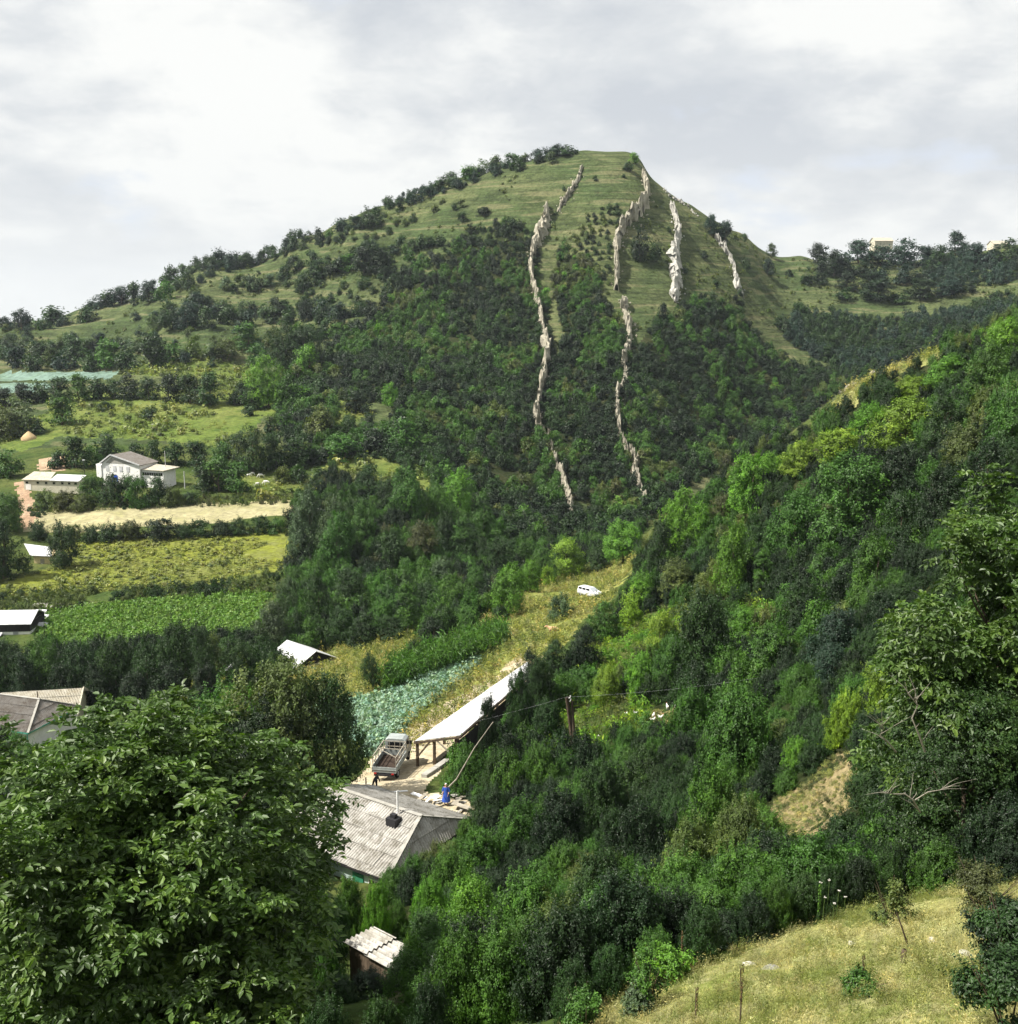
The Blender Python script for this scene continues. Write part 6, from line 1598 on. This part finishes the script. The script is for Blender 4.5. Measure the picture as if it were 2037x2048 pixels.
# person bending under the tail of the truck: legs straight, trunk folded forward
pp = on(375.3, 791.8)
pr = thing('person', 'person in black trousers bending under the tail of the grey truck', 'person', pp, math.radians(-9))
V_ = [(0,0.0,.88),(0.10,0,.84),(.13,-.02,.46),(.17,-.06,.09),(.17,.08,.04),(-.10,0,.84),(-.18,-.05,.46),(-.26,-.12,.09),(-.26,.02,.04),(0,.16,.93),(0,.36,.92),(0,.50,.88),(0,.60,.83),(.17,.44,.84),(.20,.52,.60),(.16,.72,.44),(-.17,.44,.84),(-.20,.52,.60),(-.16,.72,.44)]
E_ = [(0,1),(1,2),(2,3),(3,4),(0,5),(5,6),(6,7),(7,8),(0,9),(9,10),(10,11),(11,12),(11,13),(13,14),(14,15),(11,16),(16,17),(17,18)]
R_ = [.12,(.095,.095),.062,.045,.04,(.095,.095),.062,.045,.04,(.13,.10),(.15,.11),(.12,.09),.055,.06,.042,.032,.06,.042,.032]
skinned('body', V_, E_, R_, M_BLACKC, pr, sub=1)
head_mesh(pr, (0, .74, .74), (0, .6, -.8))
hand(pr, (.155,.74,.42), (0,.75,-.6), (-1,0,0)); hand(pr, (-.155,.74,.42), (0,.75,-.6), (1,0,0))
# person in blue with a white headscarf beyond the roof
pp = on(446.2, 805.5)
pr = thing('person', 'person in a blue dress and white headscarf standing in the bushes beyond the corrugated roof', 'person', pp, math.radians(170))
V_ = [(0,0,.92),(0,0,1.12),(0,.01,1.32),(0,.02,1.44),(0,.02,1.52),(.17,.0,1.38),(.22,.06,1.12),(.20,.20,.95),(-.17,0,1.38),(-.23,.0,1.12),(-.20,.16,.93),(.10,0,.84),(.10,.02,.45),(.10,0,.08),(.10,.12,.04),(-.10,0,.84),(-.10,.02,.45),(-.10,0,.08),(-.10,.12,.04)]
E_ = [(0,1),(1,2),(2,3),(3,4),(2,5),(5,6),(6,7),(2,8),(8,9),(9,10),(0,11),(11,12),(12,13),(13,14),(0,15),(15,16),(16,17),(17,18)]
R_ = [(.15,.12),(.12,.10),(.16,.11),.06,.05,.06,.045,.033,.06,.045,.033,.09,.06,.042,.035,.09,.06,.042,.035]
skinned('body', V_, E_, R_, M_SKIN, pr, sub=1)
def dress_rings():
    rows = [(1.43,.17,.10),(1.36,.20,.13),(1.2,.19,.14),(1.0,.165,.14),(.9,.20,.17),(.6,.26,.22),(.32,.31,.26)]
    V = []; F = []; n_ = 20
    for i, (z, a, b) in enumerate(rows):
        for j in range(n_):
            th = 2 * math.pi * j / n_; f = 1 + (0.06 * math.sin(th * 6) if i > 3 else 0)
            V.append((a * f * math.cos(th), b * f * math.sin(th) + .01, z))
    for i in range(len(rows) - 1):
        for j in range(n_):
            k_ = (j + 1) % n_; F.append((i*n_+j, i*n_+k_, (i+1)*n_+k_, (i+1)*n_+j))
    return V, F
V_, F_ = dress_rings()
dr = TB().add(V_, F_).tube([(.15,0,1.40),(.235,.03,1.2),(.235,.07,1.08)],[.075,.068,.06],10).tube([(-.15,0,1.40),(-.245,.0,1.2),(-.245,.03,1.08)],[.075,.068,.06],10)
link('dress', dr.mesh('dress', M_BLUEC, True), pr)
head_mesh(pr, (0, .035, 1.60), (0, 1, -.15), cover=M_WHITEC)
hand(pr, (.20,.21,.94), (-.1,.8,-.6), (-1,0,0)); hand(pr, (-.20,.17,.92), (.1,.8,-.6), (1,0,0))
PLACED.append((pp.x, pp.y, 1.0))

# grazing animals
def beast(name, label, cat, p, rz, s, material, group=None, lying=False, head_down=True, horns=True):
    """four-legged animal, body along local x, head at +x; s = height at the shoulder in metres"""
    r = thing(name, label, cat, p, rz, group)
    h = 0.0 if not lying else -0.42
    V = [(-.62,0,.80),(-.30,0,.78),(.05,0,.74),(.38,0,.78),(.56,0,.90),(.80,0,1.02 if not head_down else .62),(.95,0,1.04 if not head_down else .38),(1.12,0,.92 if not head_down else .18)]
    R = [(.17,.21),(.22,.25),(.24,.27),(.22,.27),(.14,.20),(.10,.13),(.085,.10),(.055,.06)]
    E = [(i, i+1) for i in range(7)]
    def leg(root, pts, rad):
        k0 = len(V)
        for i_, (q, r_) in enumerate(zip(pts, rad)):
            V.append(q); R.append(r_); E.append((root if i_ == 0 else k0 + i_ - 1, k0 + i_))
    for sy in (-1, 1):
        if not lying:
            f_ = .05 * sy
            leg(3, [(.40+f_,sy*.15,.58),(.42+f_,sy*.15,.34),(.41+f_,sy*.15,.08),(.45+f_,sy*.15,.02)], [.085,.05,.035,.04])
            leg(0, [(-.52-f_,sy*.15,.60),(-.46-f_,sy*.16,.42),(-.66-f_,sy*.15,.30),(-.62-f_,sy*.15,.07),(-.57-f_,sy*.15,.02)], [.12,.07,.045,.034,.04])
        else:
            leg(3, [(.42,sy*.22,.52),(.55,sy*.25,.46),(.35,sy*.25,.44)], [.09,.05,.04])
            leg(0, [(-.45,sy*.24,.56),(-.2,sy*.3,.48),(-.45,sy*.3,.45)], [.13,.07,.045])
    V = [(x, y, z + h) for x, y, z in V]
    skinned('body', V, E, R, material, r, root=2, sub=1, scale=s)
    hz = V[6][2]; tb = TB()
    for sy in (-1, 1):
        ear = [(V[6][0]-.10,sy*.07,hz+.08),(V[6][0]-.13,sy*.20,hz+.10),(V[6][0]-.04,sy*.09,hz+.10)]
        e_ = link('ear', TB().slab([tuple(Vector(q) * s) for q in ear], .015 * s).mesh('ear', material), r)
        if horns: link('horn', TB().tube([tuple(Vector(q) * s) for q in ((V[6][0]-.08,sy*.05,hz+.08),(V[6][0]-.12,sy*.12,hz+.2),(V[6][0]-.08,sy*.15,hz+.3))], [.022*s,.016*s,.005*s], 6).mesh('horn', M_CONC), r)
    link('tail', TB().tube([tuple(Vector(q) * s) for q in ((-.74,0,.86+h),(-.84,0,.7+h),(-.83,0,.42+h),(-.82,0,.34+h))], [.03*s,.022*s,.02*s,.03*s], 6).mesh('tail', material), r)
    PLACED.append((p.x, p.y, 1.5))
    return r
M_WHITEF = plain('white_fleece', (0.72, 0.71, 0.66), 0.95); M_TANF = plain('tan_hide', (0.55, 0.33, 0.19), 0.8)
for (u_, v_, rz_, s_, lab) in ((248.6,477.5,20,.85,'white goat grazing on the terrace, leftmost of the small herd'),(253,475.8,160,.8,'white goat standing behind the others at the herd\'s upper edge'),(261.2,478.6,200,1.0,'white goat with lowered head at the upper right of the herd'),(257,486.5,10,.95,'white goat grazing low down, beside the largest one'),(267,486,185,1.15,'largest white goat of the herd, lowest on the terrace'),(227,478.5,40,.8,'white goat apart from the herd, beside the hedge')):
    beast('goat', lab, 'goat', on(u_, v_), math.radians(rz_), s_, M_WHITEF, 'white goats grazing beside the barn terrace')
beast('cow', 'tan cow standing on the dry ridge grass beyond the corn', 'cow', on(490.3, 633.5), math.radians(-60), 1.05, M_TANF)
beast('cow', 'reddish tan cow lying in the grass under the ridge bushes', 'cow', on(554, 632), math.radians(170), 1.1, M_TANF, lying=True, head_down=False)
# hens
M_HEN = plain('white_feathers', (0.82, 0.81, 0.78), 0.9); M_COMB = plain('red_comb', (0.5, 0.03, 0.02))
hen_m = None
def hen(p, rz, label):
    global hen_m
    r = thing('hen', label, 'hen', p, rz, 'white hens on the bank behind the utility pole')
    if hen_m is None:
        b = skinned('body', [(-.17,0,.34),(-.10,0,.25),(.02,0,.22),(.12,0,.27),(.16,0,.36),(.17,0,.41),(.21,0,.405),(0,.05,.1),(.0,.05,.01),(0,-.05,.1),(0,-.05,.01)], [(0,1),(1,2),(2,3),(3,4),(4,5),(5,6),(2,7),(7,8),(2,9),(9,10)], [.035,.075,.10,.075,.035,.035,.012,.016,.008,.016,.008], M_HEN, r, root=2, sub=1)
        c = link('comb', TB().slab([(.13,0,.43),(.20,0,.43),(.19,0,.47),(.16,0,.45),(.13,0,.48)], .012, (0,1,0)).mesh('comb', M_COMB), r)
        hen_m = (b.data, c.data)
    else:
        link('body', hen_m[0], r); link('comb', hen_m[1], r)
    r.scale = (1.25, 1.25, 1.25)
HEN = [(667.4,710.5,'upper left one of two on the shaded dirt'),(675.7,710.2,'right one of two on the shaded dirt'),(652.5,723.2,'front one of the close pair in the weeds'),(653.4,719.4,'rear one of the close pair in the weeds'),(660.3,720.8,'in the weeds between the pair and the dirt'),(626,718,'leftmost on the litter bank'),(636,716.4,'beside a clump on the litter bank'),(658,731,'lowest of those in the weeds'),(598,741,'alone below the green clearing')]
for u_, v_, l_ in HEN: hen(on(u_, v_), rng.uniform(0, 6.28), 'white hen ' + l_)

# ------------------------------------------------------------ poles, wires, posts
pa = Vector(at(575.5, 764, 75)); pa.z = float(gz(pa.x, pa.y)[0])
top = Vector(at(566.8, 697, 74.2))
up = thing('utility_pole', 'leaning dark wooden utility pole with a strut, in the green clearing', 'utility pole', pa)
t_ = top - pa
link('pole', TB().tube([(-.0,0,-1), tuple(t_ * .5), tuple(t_)], [.19,.165,.13], 10).mesh('pole', M_WOOD, True), up)
link('strut', TB().tube([(.06,-.3,-.5), tuple(t_ * .62 + Vector((.22,-.05,0))), tuple(t_ * .93 + Vector((.34,0,0)))], [.14,.12,.09], 8).mesh('strut', M_WOOD, True), up)
for z_ in (.99, .94): link('insulator', TB().tube([tuple(t_ * z_ + Vector((.12,-.1,0))), tuple(t_ * z_ + Vector((.24,-.12,.05))), tuple(t_ * z_ + Vector((.24,-.12,.2)))], [.02,.03,.05], 6).mesh('insulator', M_WALLW), up)
def wire(label, pts, r=.004):
    P_ = []
    for a_, b_, sag in pts:
        a_ = Vector(a_); b_ = Vector(b_)
        for i_ in range(17):
            s_ = i_ / 16; q_ = a_.lerp(b_, s_); q_.z -= sag * 4 * s_ * (1 - s_); P_.append(q_)
    o0 = P_[0]
    o = link('wire', TB().tube([q_ - o0 for q_ in P_], [r] * len(P_), 4).mesh('wire', M_STEEL), None, o0)
    meta(o, label, 'wire')
far_r = Vector(at(1100, 600, 62)); far_l = Vector(at(-80, 800, 66))
wire('thin pale wire running from the utility pole across the dark bushes of the near slope', [(top, far_r, 1.2)])
wire('thin wire sagging from the utility pole over the yard toward the left edge', [(top, far_l, 1.5)])
def post_px(name, u, vt, vb, w, m_, label, cat='post', lean=0.0):
    p_ = on(u, vb); d_ = p_.y; H_ = (float(ray(u, vt)[1]) * d_ - p_.z)
    o = link(name, TB().tube([(0,0,-.4),(lean*.5,0,H_*.5),(lean,0,H_)], [w/2,w/2*.95,w/2*.85], 7).mesh(name, m_, True), None, p_)
    return meta(o, label, cat)
post_px('fence_post', 366.3, 777.5, 795, .12, M_PALEW, 'slim pale post at the left rim of the dirt yard')
post_px('fence_post', 379.3, 791.5, 800, .14, M_WOOD, 'short brown post between the truck and the corrugated roof')
post_px('antenna_mast', 41, 691.5, 735, .14, M_WOOD, 'dark mast rising in front of the grey hipped farmhouse roof', 'mast')
post_px('pale_stake', 185, 471, 489, .25, M_TIN, 'slender white stake in the bushes right of the white barn', 'stake')
# long pale bare pole leaning over the bushes
pa = on(436.8, 800); tp_ = Vector(at(493, 722, 70))
o = link('leaning_pole', TB().tube([(0,0,0), tuple((tp_-pa)*.3 + Vector((.25,0,-.2))), tuple((tp_-pa)*.65 + Vector((.1,0,.1))), tuple(tp_-pa)], [.06,.05,.045,.03], 6).mesh('leaning_pole', M_PALEW, True), None, pa)
meta(o, 'long crooked pale pole leaning over the bushes right of the yard', 'pole')
# ------------------------------------------------------------ foreground meadow details
def mullein(u, vt, vb, label, green=False):
    p = on(u, vb); d = math.hypot(p.y, p.z); H_ = (vb - vt) / 1050 * d * 1.12
    rs = random.Random(int(u)); r = thing('mullein', label, 'mullein', p, 0, 'tall flower stems on the foreground meadow')
    st = TB().tube([(0,0,-.05),(rs.uniform(-.02,.02),0,H_*.5),(rs.uniform(-.04,.04),0,H_)], [.012,.010,.005], 6)
    link('stem', st.mesh('stem', M_WOOD if not green else M_STEMG, True), r)
    n_ = int(H_ * 150); tbv = []
    rs2 = np.random.RandomState(int(u)); f = rs2.uniform(.35 if not green else .1, 1, n_); a = rs2.uniform(0, 6.28, n_)
    P = np.stack([np.cos(a) * .008, np.sin(a) * .008, f * H_], 1); N = unit(np.stack([np.cos(a), np.sin(a), np.full(n_, .4)], 1)); T = unit(np.stack([np.cos(a), np.sin(a), np.full(n_, 1.0)], 1))
    L = np.full(n_, .028 if not green else .06)
    V, F = leaf_geo(P + T * L[:, None] * .4, N, T, L, L * .6)
    c = link('flower_spike', leaf_mesh('flower_spike', V, F, rs2.uniform(size=n_), LEAF), r); c['tint'] = [.10,.07,.035] if not green else list(TINT['mid'])
M_STEMG = plain('green_stem', (0.10, 0.16, 0.04))
mullein(740, 972, 1024, 'tall brown seed stem standing in the middle of the foreground meadow')
mullein(696, 992, 1024, 'brown seed stem at the lower left of the foreground meadow')
mullein(710, 931, 960, 'slim dark stem at the left rim of the meadow beside the thicket')
mullein(681, 936, 976, 'dark stem behind the bright green shrub at the meadow rim')
mullein(656, 930, 958, 'dark stem left of the bright green shrub at the meadow rim')
mullein(862, 960, 990, 'short brown seed stem among green tufts in the meadow')
mullein(818, 890, 926, 'leafy green stem on the upper rim of the meadow', True)
#mullein(734, 920, 946, 'leafy green stem leaning over the dark gap at the rim', True)
#mullein(762, 925, 944, 'small leafy green stem between the umbels and the dark gap', True)
p = on(911, 948)
o = link('stick', TB().tube([(0,0,-.1),(-.14,0,.28),(-.27,0,.62)], [.016,.014,.010], 6).mesh('stick', M_WOOD, True), None, p); meta(o, 'dark stick leaning left out of the dry meadow', 'stick')
p = on(903, 962)
o = link('stump', TB().tube([(0,0,-.05),(0,0,.1),(.01,0,.2),(.01,0,.215)], [.06,.045,.04,.02], 8).mesh('stump', M_WOOD, True), None, p); meta(o, 'small brown stump below the leaning stick in the meadow', 'stump')
M_STONE = simple_mat('pale_stone', (0.38,0.36,0.31), (0.58,0.56,0.50), 8)
M_STONED = simple_mat('grey_stone', (0.12,0.115,0.10), (0.30,0.29,0.26), 8)
for i_, (u, v, s_, m_, lab) in enumerate(((750,966,.10,M_STONE,'small pale stone lying on the meadow above the tall seed stem'),(770,971,.13,M_STONED,'grey half-buried stone right of the small pale stone'),(860,932,.07,M_STONE,'pale stone near the crest of the dry meadow'),(852,944,.06,M_STONE,'small pale stone in the bare patch of the meadow'),(965,955,.08,M_STONE,'white stone near the dark shrub on the meadow'),(931,940,.06,M_STONE,'tiny pale stone right of the leaning stick'))):
    import bmesh
    bm = bmesh.new(); bmesh.ops.create_icosphere(bm, subdivisions=2, radius=s_); rs = random.Random(i_)
    for vtx in bm.verts: vtx.co = Vector((vtx.co.x * 1.3, vtx.co.y, vtx.co.z * .6)) * rs.uniform(.85, 1.15)
    me = bpy.data.meshes.new('stone'); bm.to_mesh(me); bm.free(); me.materials.append(m_)
    o = link('stone', me, None, on(u, v), (0,0,rs.uniform(0,3))); meta(o, lab, 'stone', 'stones on the foreground meadow')
def small_shrub(u, vt, vb, w, tone, label, seed, n_=3500, leaf=.045, Y=None, name='shrub'):
    p = on(u, vb) if Y is None else Vector((at(u, vb, Y)[0], Y, float(gz(at(u, vb, Y)[0], Y)[0])))
    d = math.hypot(p.y, p.z); H_ = (vb - vt) / 1050 * d * 1.1; W_ = w / 1050 * d
    r = thing(name, label, 'shrub', (p.x, p.y, p.z - .03), seed)
    c = link('leaves', crown_mesh('leaves', seed, H_, W_ / 2, n_, leaf, 'bush', 14, sprays=40), r); c['tint'] = list(TINT[tone])
    tb = TB(); rs = random.Random(seed)
    for i_ in range(7):
        a = rs.uniform(0, 6.28); q = Vector((math.cos(a) * W_ * .35, math.sin(a) * W_ * .35, H_ * rs.uniform(.7, 1.05)))
        tb.tube([(0,0,-.05), tuple(q * .5 + Vector((0,0,.05))), tuple(q)], [.012,.008,.003], 5)
    link('stems', tb.mesh('stems', M_WOOD, True), r)
small_shrub(669, 947, 982, 62, 'bright', 'bright green feathery shrub on the left rim of the meadow', 3)
small_shrub(648, 955, 1010, 46, 'mid', 'thorny open shrub left of the bright green one at the meadow rim', 5, 1500)
small_shrub(585, 995, 1035, 50, 'mid', 'leafy shrub at the lower left corner of the meadow', 6, 3000)
small_shrub(640, 988, 1014, 40, 'grey', 'grey-green shrub overlapping the lower left meadow grass', 7, 2500)
small_shrub(1008, 960, 1040, 110, 'dark', 'dark bush at the right end of the meadow, lowest of those there', 9, 12000)
small_shrub(1000, 905, 955, 90, 'deep', 'dark thorny bush at the right end of the meadow beside the white stone', 10, 9000)
small_shrub(985, 868, 915, 80, 'brown', 'brownish sparse bush on the upper right crest of the meadow', 11, 6000)
small_shrub(1015, 900, 1000, 90, 'dark', 'tall dark bush closing the right end of the meadow', 18, 14000)
small_shrub(890, 885, 925, 46, 'olive', 'thin olive shrub with bare stems at the crest behind the leaning stick', 12, 1200)
#small_shrub(728, 960, 985, 30, 'dark', 'small dark herb clump beside the tall seed stem', 13, 700)
small_shrub(866, 978, 992, 56, 'mid', 'low green patch of herbs around the short seed stem', 14, 1800)
#small_shrub(840, 985, 1010, 60, 'olive', 'low olive tuft near the bottom of the meadow', 15, 1500)
small_shrub(700, 905, 935, 40, 'grey', 'pale stalky herb in the dark gap above the meadow rim', 16, 1200)
# white umbels over the rim
UMB = ['leftmost but one','tallest, right of it','upper middle','topmost right','low middle','lowest right','leftmost']
for i_, (u, vt, vb) in enumerate(((817,886,925),(826,884,922),(836,893,920),(843,899,918),(822,900,926),(832,905,924),(812,898,922))):
    p = on(u, vb); d = math.hypot(p.y, p.z); H_ = (vb - vt) / 1050 * d * 1.1
    r = thing('umbel', 'white umbel on a thin stem at the dark meadow rim, ' + UMB[i_], 'wild flower', p, 0, 'white umbels at the meadow rim')
    link('stem', TB().tube([(0,0,0),(.01,0,H_*.5),(.02,0,H_)], [.006,.005,.003], 5).mesh('stem', M_STEMG, True), r)
    tb = TB()
    rs = random.Random(i_)
    for k_ in range(9):
        a = rs.uniform(0, 6.28); q = rs.uniform(0, .035); x_, y_ = math.cos(a) * q, math.sin(a) * q
        tb.box((x_ - .007 + .02, y_ - .007, H_ - .002 + k_ * .0012), (x_ + .007 + .02, y_ + .007, H_ + .006 + k_ * .0012))
    link('flower_head', tb.mesh('flower_head', M_STONE), r)
# ------------------------------------------------------------ labels of the trees and bushes, told by look and by what stands near
MARKS = [(125,467,'the large white barn'),(48,482,'the long low stable'),(42,556,'the cream shed'),(15,622,'the black boarded barn'),(40,712,'the grey-roofed farmhouse'),(300,654,'the white tin barn'),(470,705,'the long open shed'),(384,762,'the grey truck'),
 (395,830,'the corrugated-roofed house'),(430,690,'the cabbage plot'),(440,665,'the corn strip'),(590,592,'the white car'),(572,730,'the utility pole'),(160,512,'the pale mown field'),(180,562,'the yellow-green meadow'),(160,620,'the bright crop field'),
 (55,377,'the blue-green field'),(29,436,'the haystack'),(150,410,'the rolling pasture'),(198,371,'the domed pasture'),(375,475,'the small valley pasture'),(540,300,'the longest rock rib'),(570,190,'the topmost rock rib'),(562,480,'the lowest rock rib'),(626,230,'the curved rock rib'),(628,380,'the grey rock rib'),
 (676,256,'the white craggy rib'),(735,275,'the far white rib'),(600,150,'the summit'),(870,290,'the saddle meadow'),(872,240,'the tan skyline building'),(990,242,'the pale skyline building'),(820,810,'the bare straw patch'),(800,900,'the foreground meadow'),(960,560,'the edge walnut'),(940,760,'the dead branches'),
 (180,850,'the big near walnut'),(665,718,'the white hens'),(250,480,'the goat herd'),(490,630,'the standing tan cow'),(880,370,'the stone lip'),(340,240,'the left crest'),(100,300,'the left skyline'),(350,655,'the dry grass plot'),(365,965,'the small coarse-roofed shed')]
def where(u, v):
    ms = sorted(MARKS, key=lambda m_: math.hypot(m_[0] - u, (m_[1] - v) * 1.2))
    def rel(m_):
        dx, dy = u - m_[0], v - m_[1]; d = math.hypot(dx, dy)
        far = 'just ' if d < 32 else ('' if d < 75 else ('well ' if d < 140 else 'far '))
        if abs(dx) > abs(dy) * 2.2: r_ = 'right of' if dx > 0 else 'left of'
        elif abs(dy) > abs(dx) * 2.2: r_ = 'below' if dy > 0 else 'above'
        else: r_ = ('below' if dy > 0 else 'above') + (' right of' if dx > 0 else ' left of') 
        return far + r_.replace('below right of', 'down right of').replace('below left of', 'down left of').replace('above right of', 'up right of').replace('above left of', 'up left of') + ' ' + m_[2]
    return rel(ms[0]), ms[0][2], rel(ms[1])
# past 290 of a kind only the largest stay things; the smallest go into one object
for kind_, nm_ in (('bush', 'small_bushes'), ('tree', 'small_trees')):
    sel = sorted([t for t in THINGS if (t['kind'] == kind_)], key=lambda t: -t['w'] * t['h'])[288:]
    if not sel: continue
    pts = []; src = []
    for t in sel:
        o_ = t['o']
        m_ = o_.data if o_.type == 'MESH' else next(c.data for c in o_.children if c.name.startswith('crown'))
        ti = o_['tint'] if o_.type == 'MESH' else next(c['tint'] for c in o_.children if c.name.startswith('crown'))
        if m_ not in src: src.append(m_)
        pts.append((*o_.location, o_.scale[0], o_.scale[2], o_.rotation_euler[2], src.index(m_), *ti))
        for c in list(o_.children): bpy.data.objects.remove(c)
        bpy.data.objects.remove(o_); THINGS.remove(t)
    stuff(nm_, src, pts, 'the smallest far-off ' + kind_ + ' growth dotted over the hill slopes', 'scrub')
used = {}
THINGS.sort(key=lambda t: -t['w'] * t['h'])
rows_ = []
for t in THINGS:
    px = max(t['w'], t['h'])
    t['size'] = 'huge' if px > 90 else 'big' if px > 55 else 'middling' if px > 30 else 'small' if px > 14 else 'tiny'
    rt = t['h'] / max(t['w'], 1)
    t['form'] = 'slender' if rt > 1.5 else ('upright' if rt > 1.12 else ('low spreading' if rt < 0.55 else 'round'))
    w1_, m_, w2_ = where(t['u'], t['v'])
    t['cand'] = [f"{t['size']} {TONE[t['tone']]} {t['kind']} {w1_}", f"{t['size']} {t['form']} {TONE[t['tone']]} {t['kind']} {w1_}",
                 f"{t['form']} {TONE[t['tone']]} {t['kind']} {w1_}, {w2_}", f"{t['size']} {t['form']} {TONE[t['tone']]} {t['kind']} {w1_}, {w2_}"]
    t['mark'] = m_
from collections import Counter
for lvl in range(4):
    cnt = Counter(t['cand'][lvl] for t in THINGS if not t.get('label'))
    for t in THINGS:
        if not t.get('label') and cnt[t['cand'][lvl]] == 1: t['label'] = t['cand'][lvl]
rest = {}
for t in THINGS:
    if not t.get('label'): rest.setdefault(t['cand'][1], []).append(t)
ORD = ['first', 'second', 'third', 'fourth', 'fifth', 'sixth', 'seventh', 'eighth', 'ninth', 'tenth', 'eleventh', 'twelfth']
for k_, ts in rest.items():
    ts.sort(key=lambda t: t['u'])
    for i_, t in enumerate(ts):
        if len(ts) == 1: t['label'] = k_
        elif len(ts) == 2: t['label'] = ('left' if i_ == 0 else 'right') + ' of two: ' + k_
        elif i_ == 0: t['label'] = 'leftmost of several alike: ' + k_
        elif i_ == len(ts) - 1: t['label'] = 'rightmost of several alike: ' + k_
        else: t['label'] = ORD[i_ % 12] + ' from the left of several alike: ' + k_
seen_ = {}
for t in THINGS:
    words = t['label'].split()
    if len(words) > 16:      # shorten: drop the form or filler words
        drop = ['spreading', 'of', 'several', 'the', 'well', 'just', 'far', 'the', 'low']
        for w_ in drop:
            if len(words) > 16 and w_ in words[3:]: i_ = 3 + words[3:].index(w_); words.pop(i_)
    lab_ = ' '.join(words[:30])
    if lab_ in seen_: lab_ = 'another ' + lab_; words = lab_.split()
    seen_[lab_] = 1
    meta(t['o'], lab_, 'bush' if 'bush' in t['kind'] else 'tree', t['group'] or ('trees and bushes around ' + t['mark']))
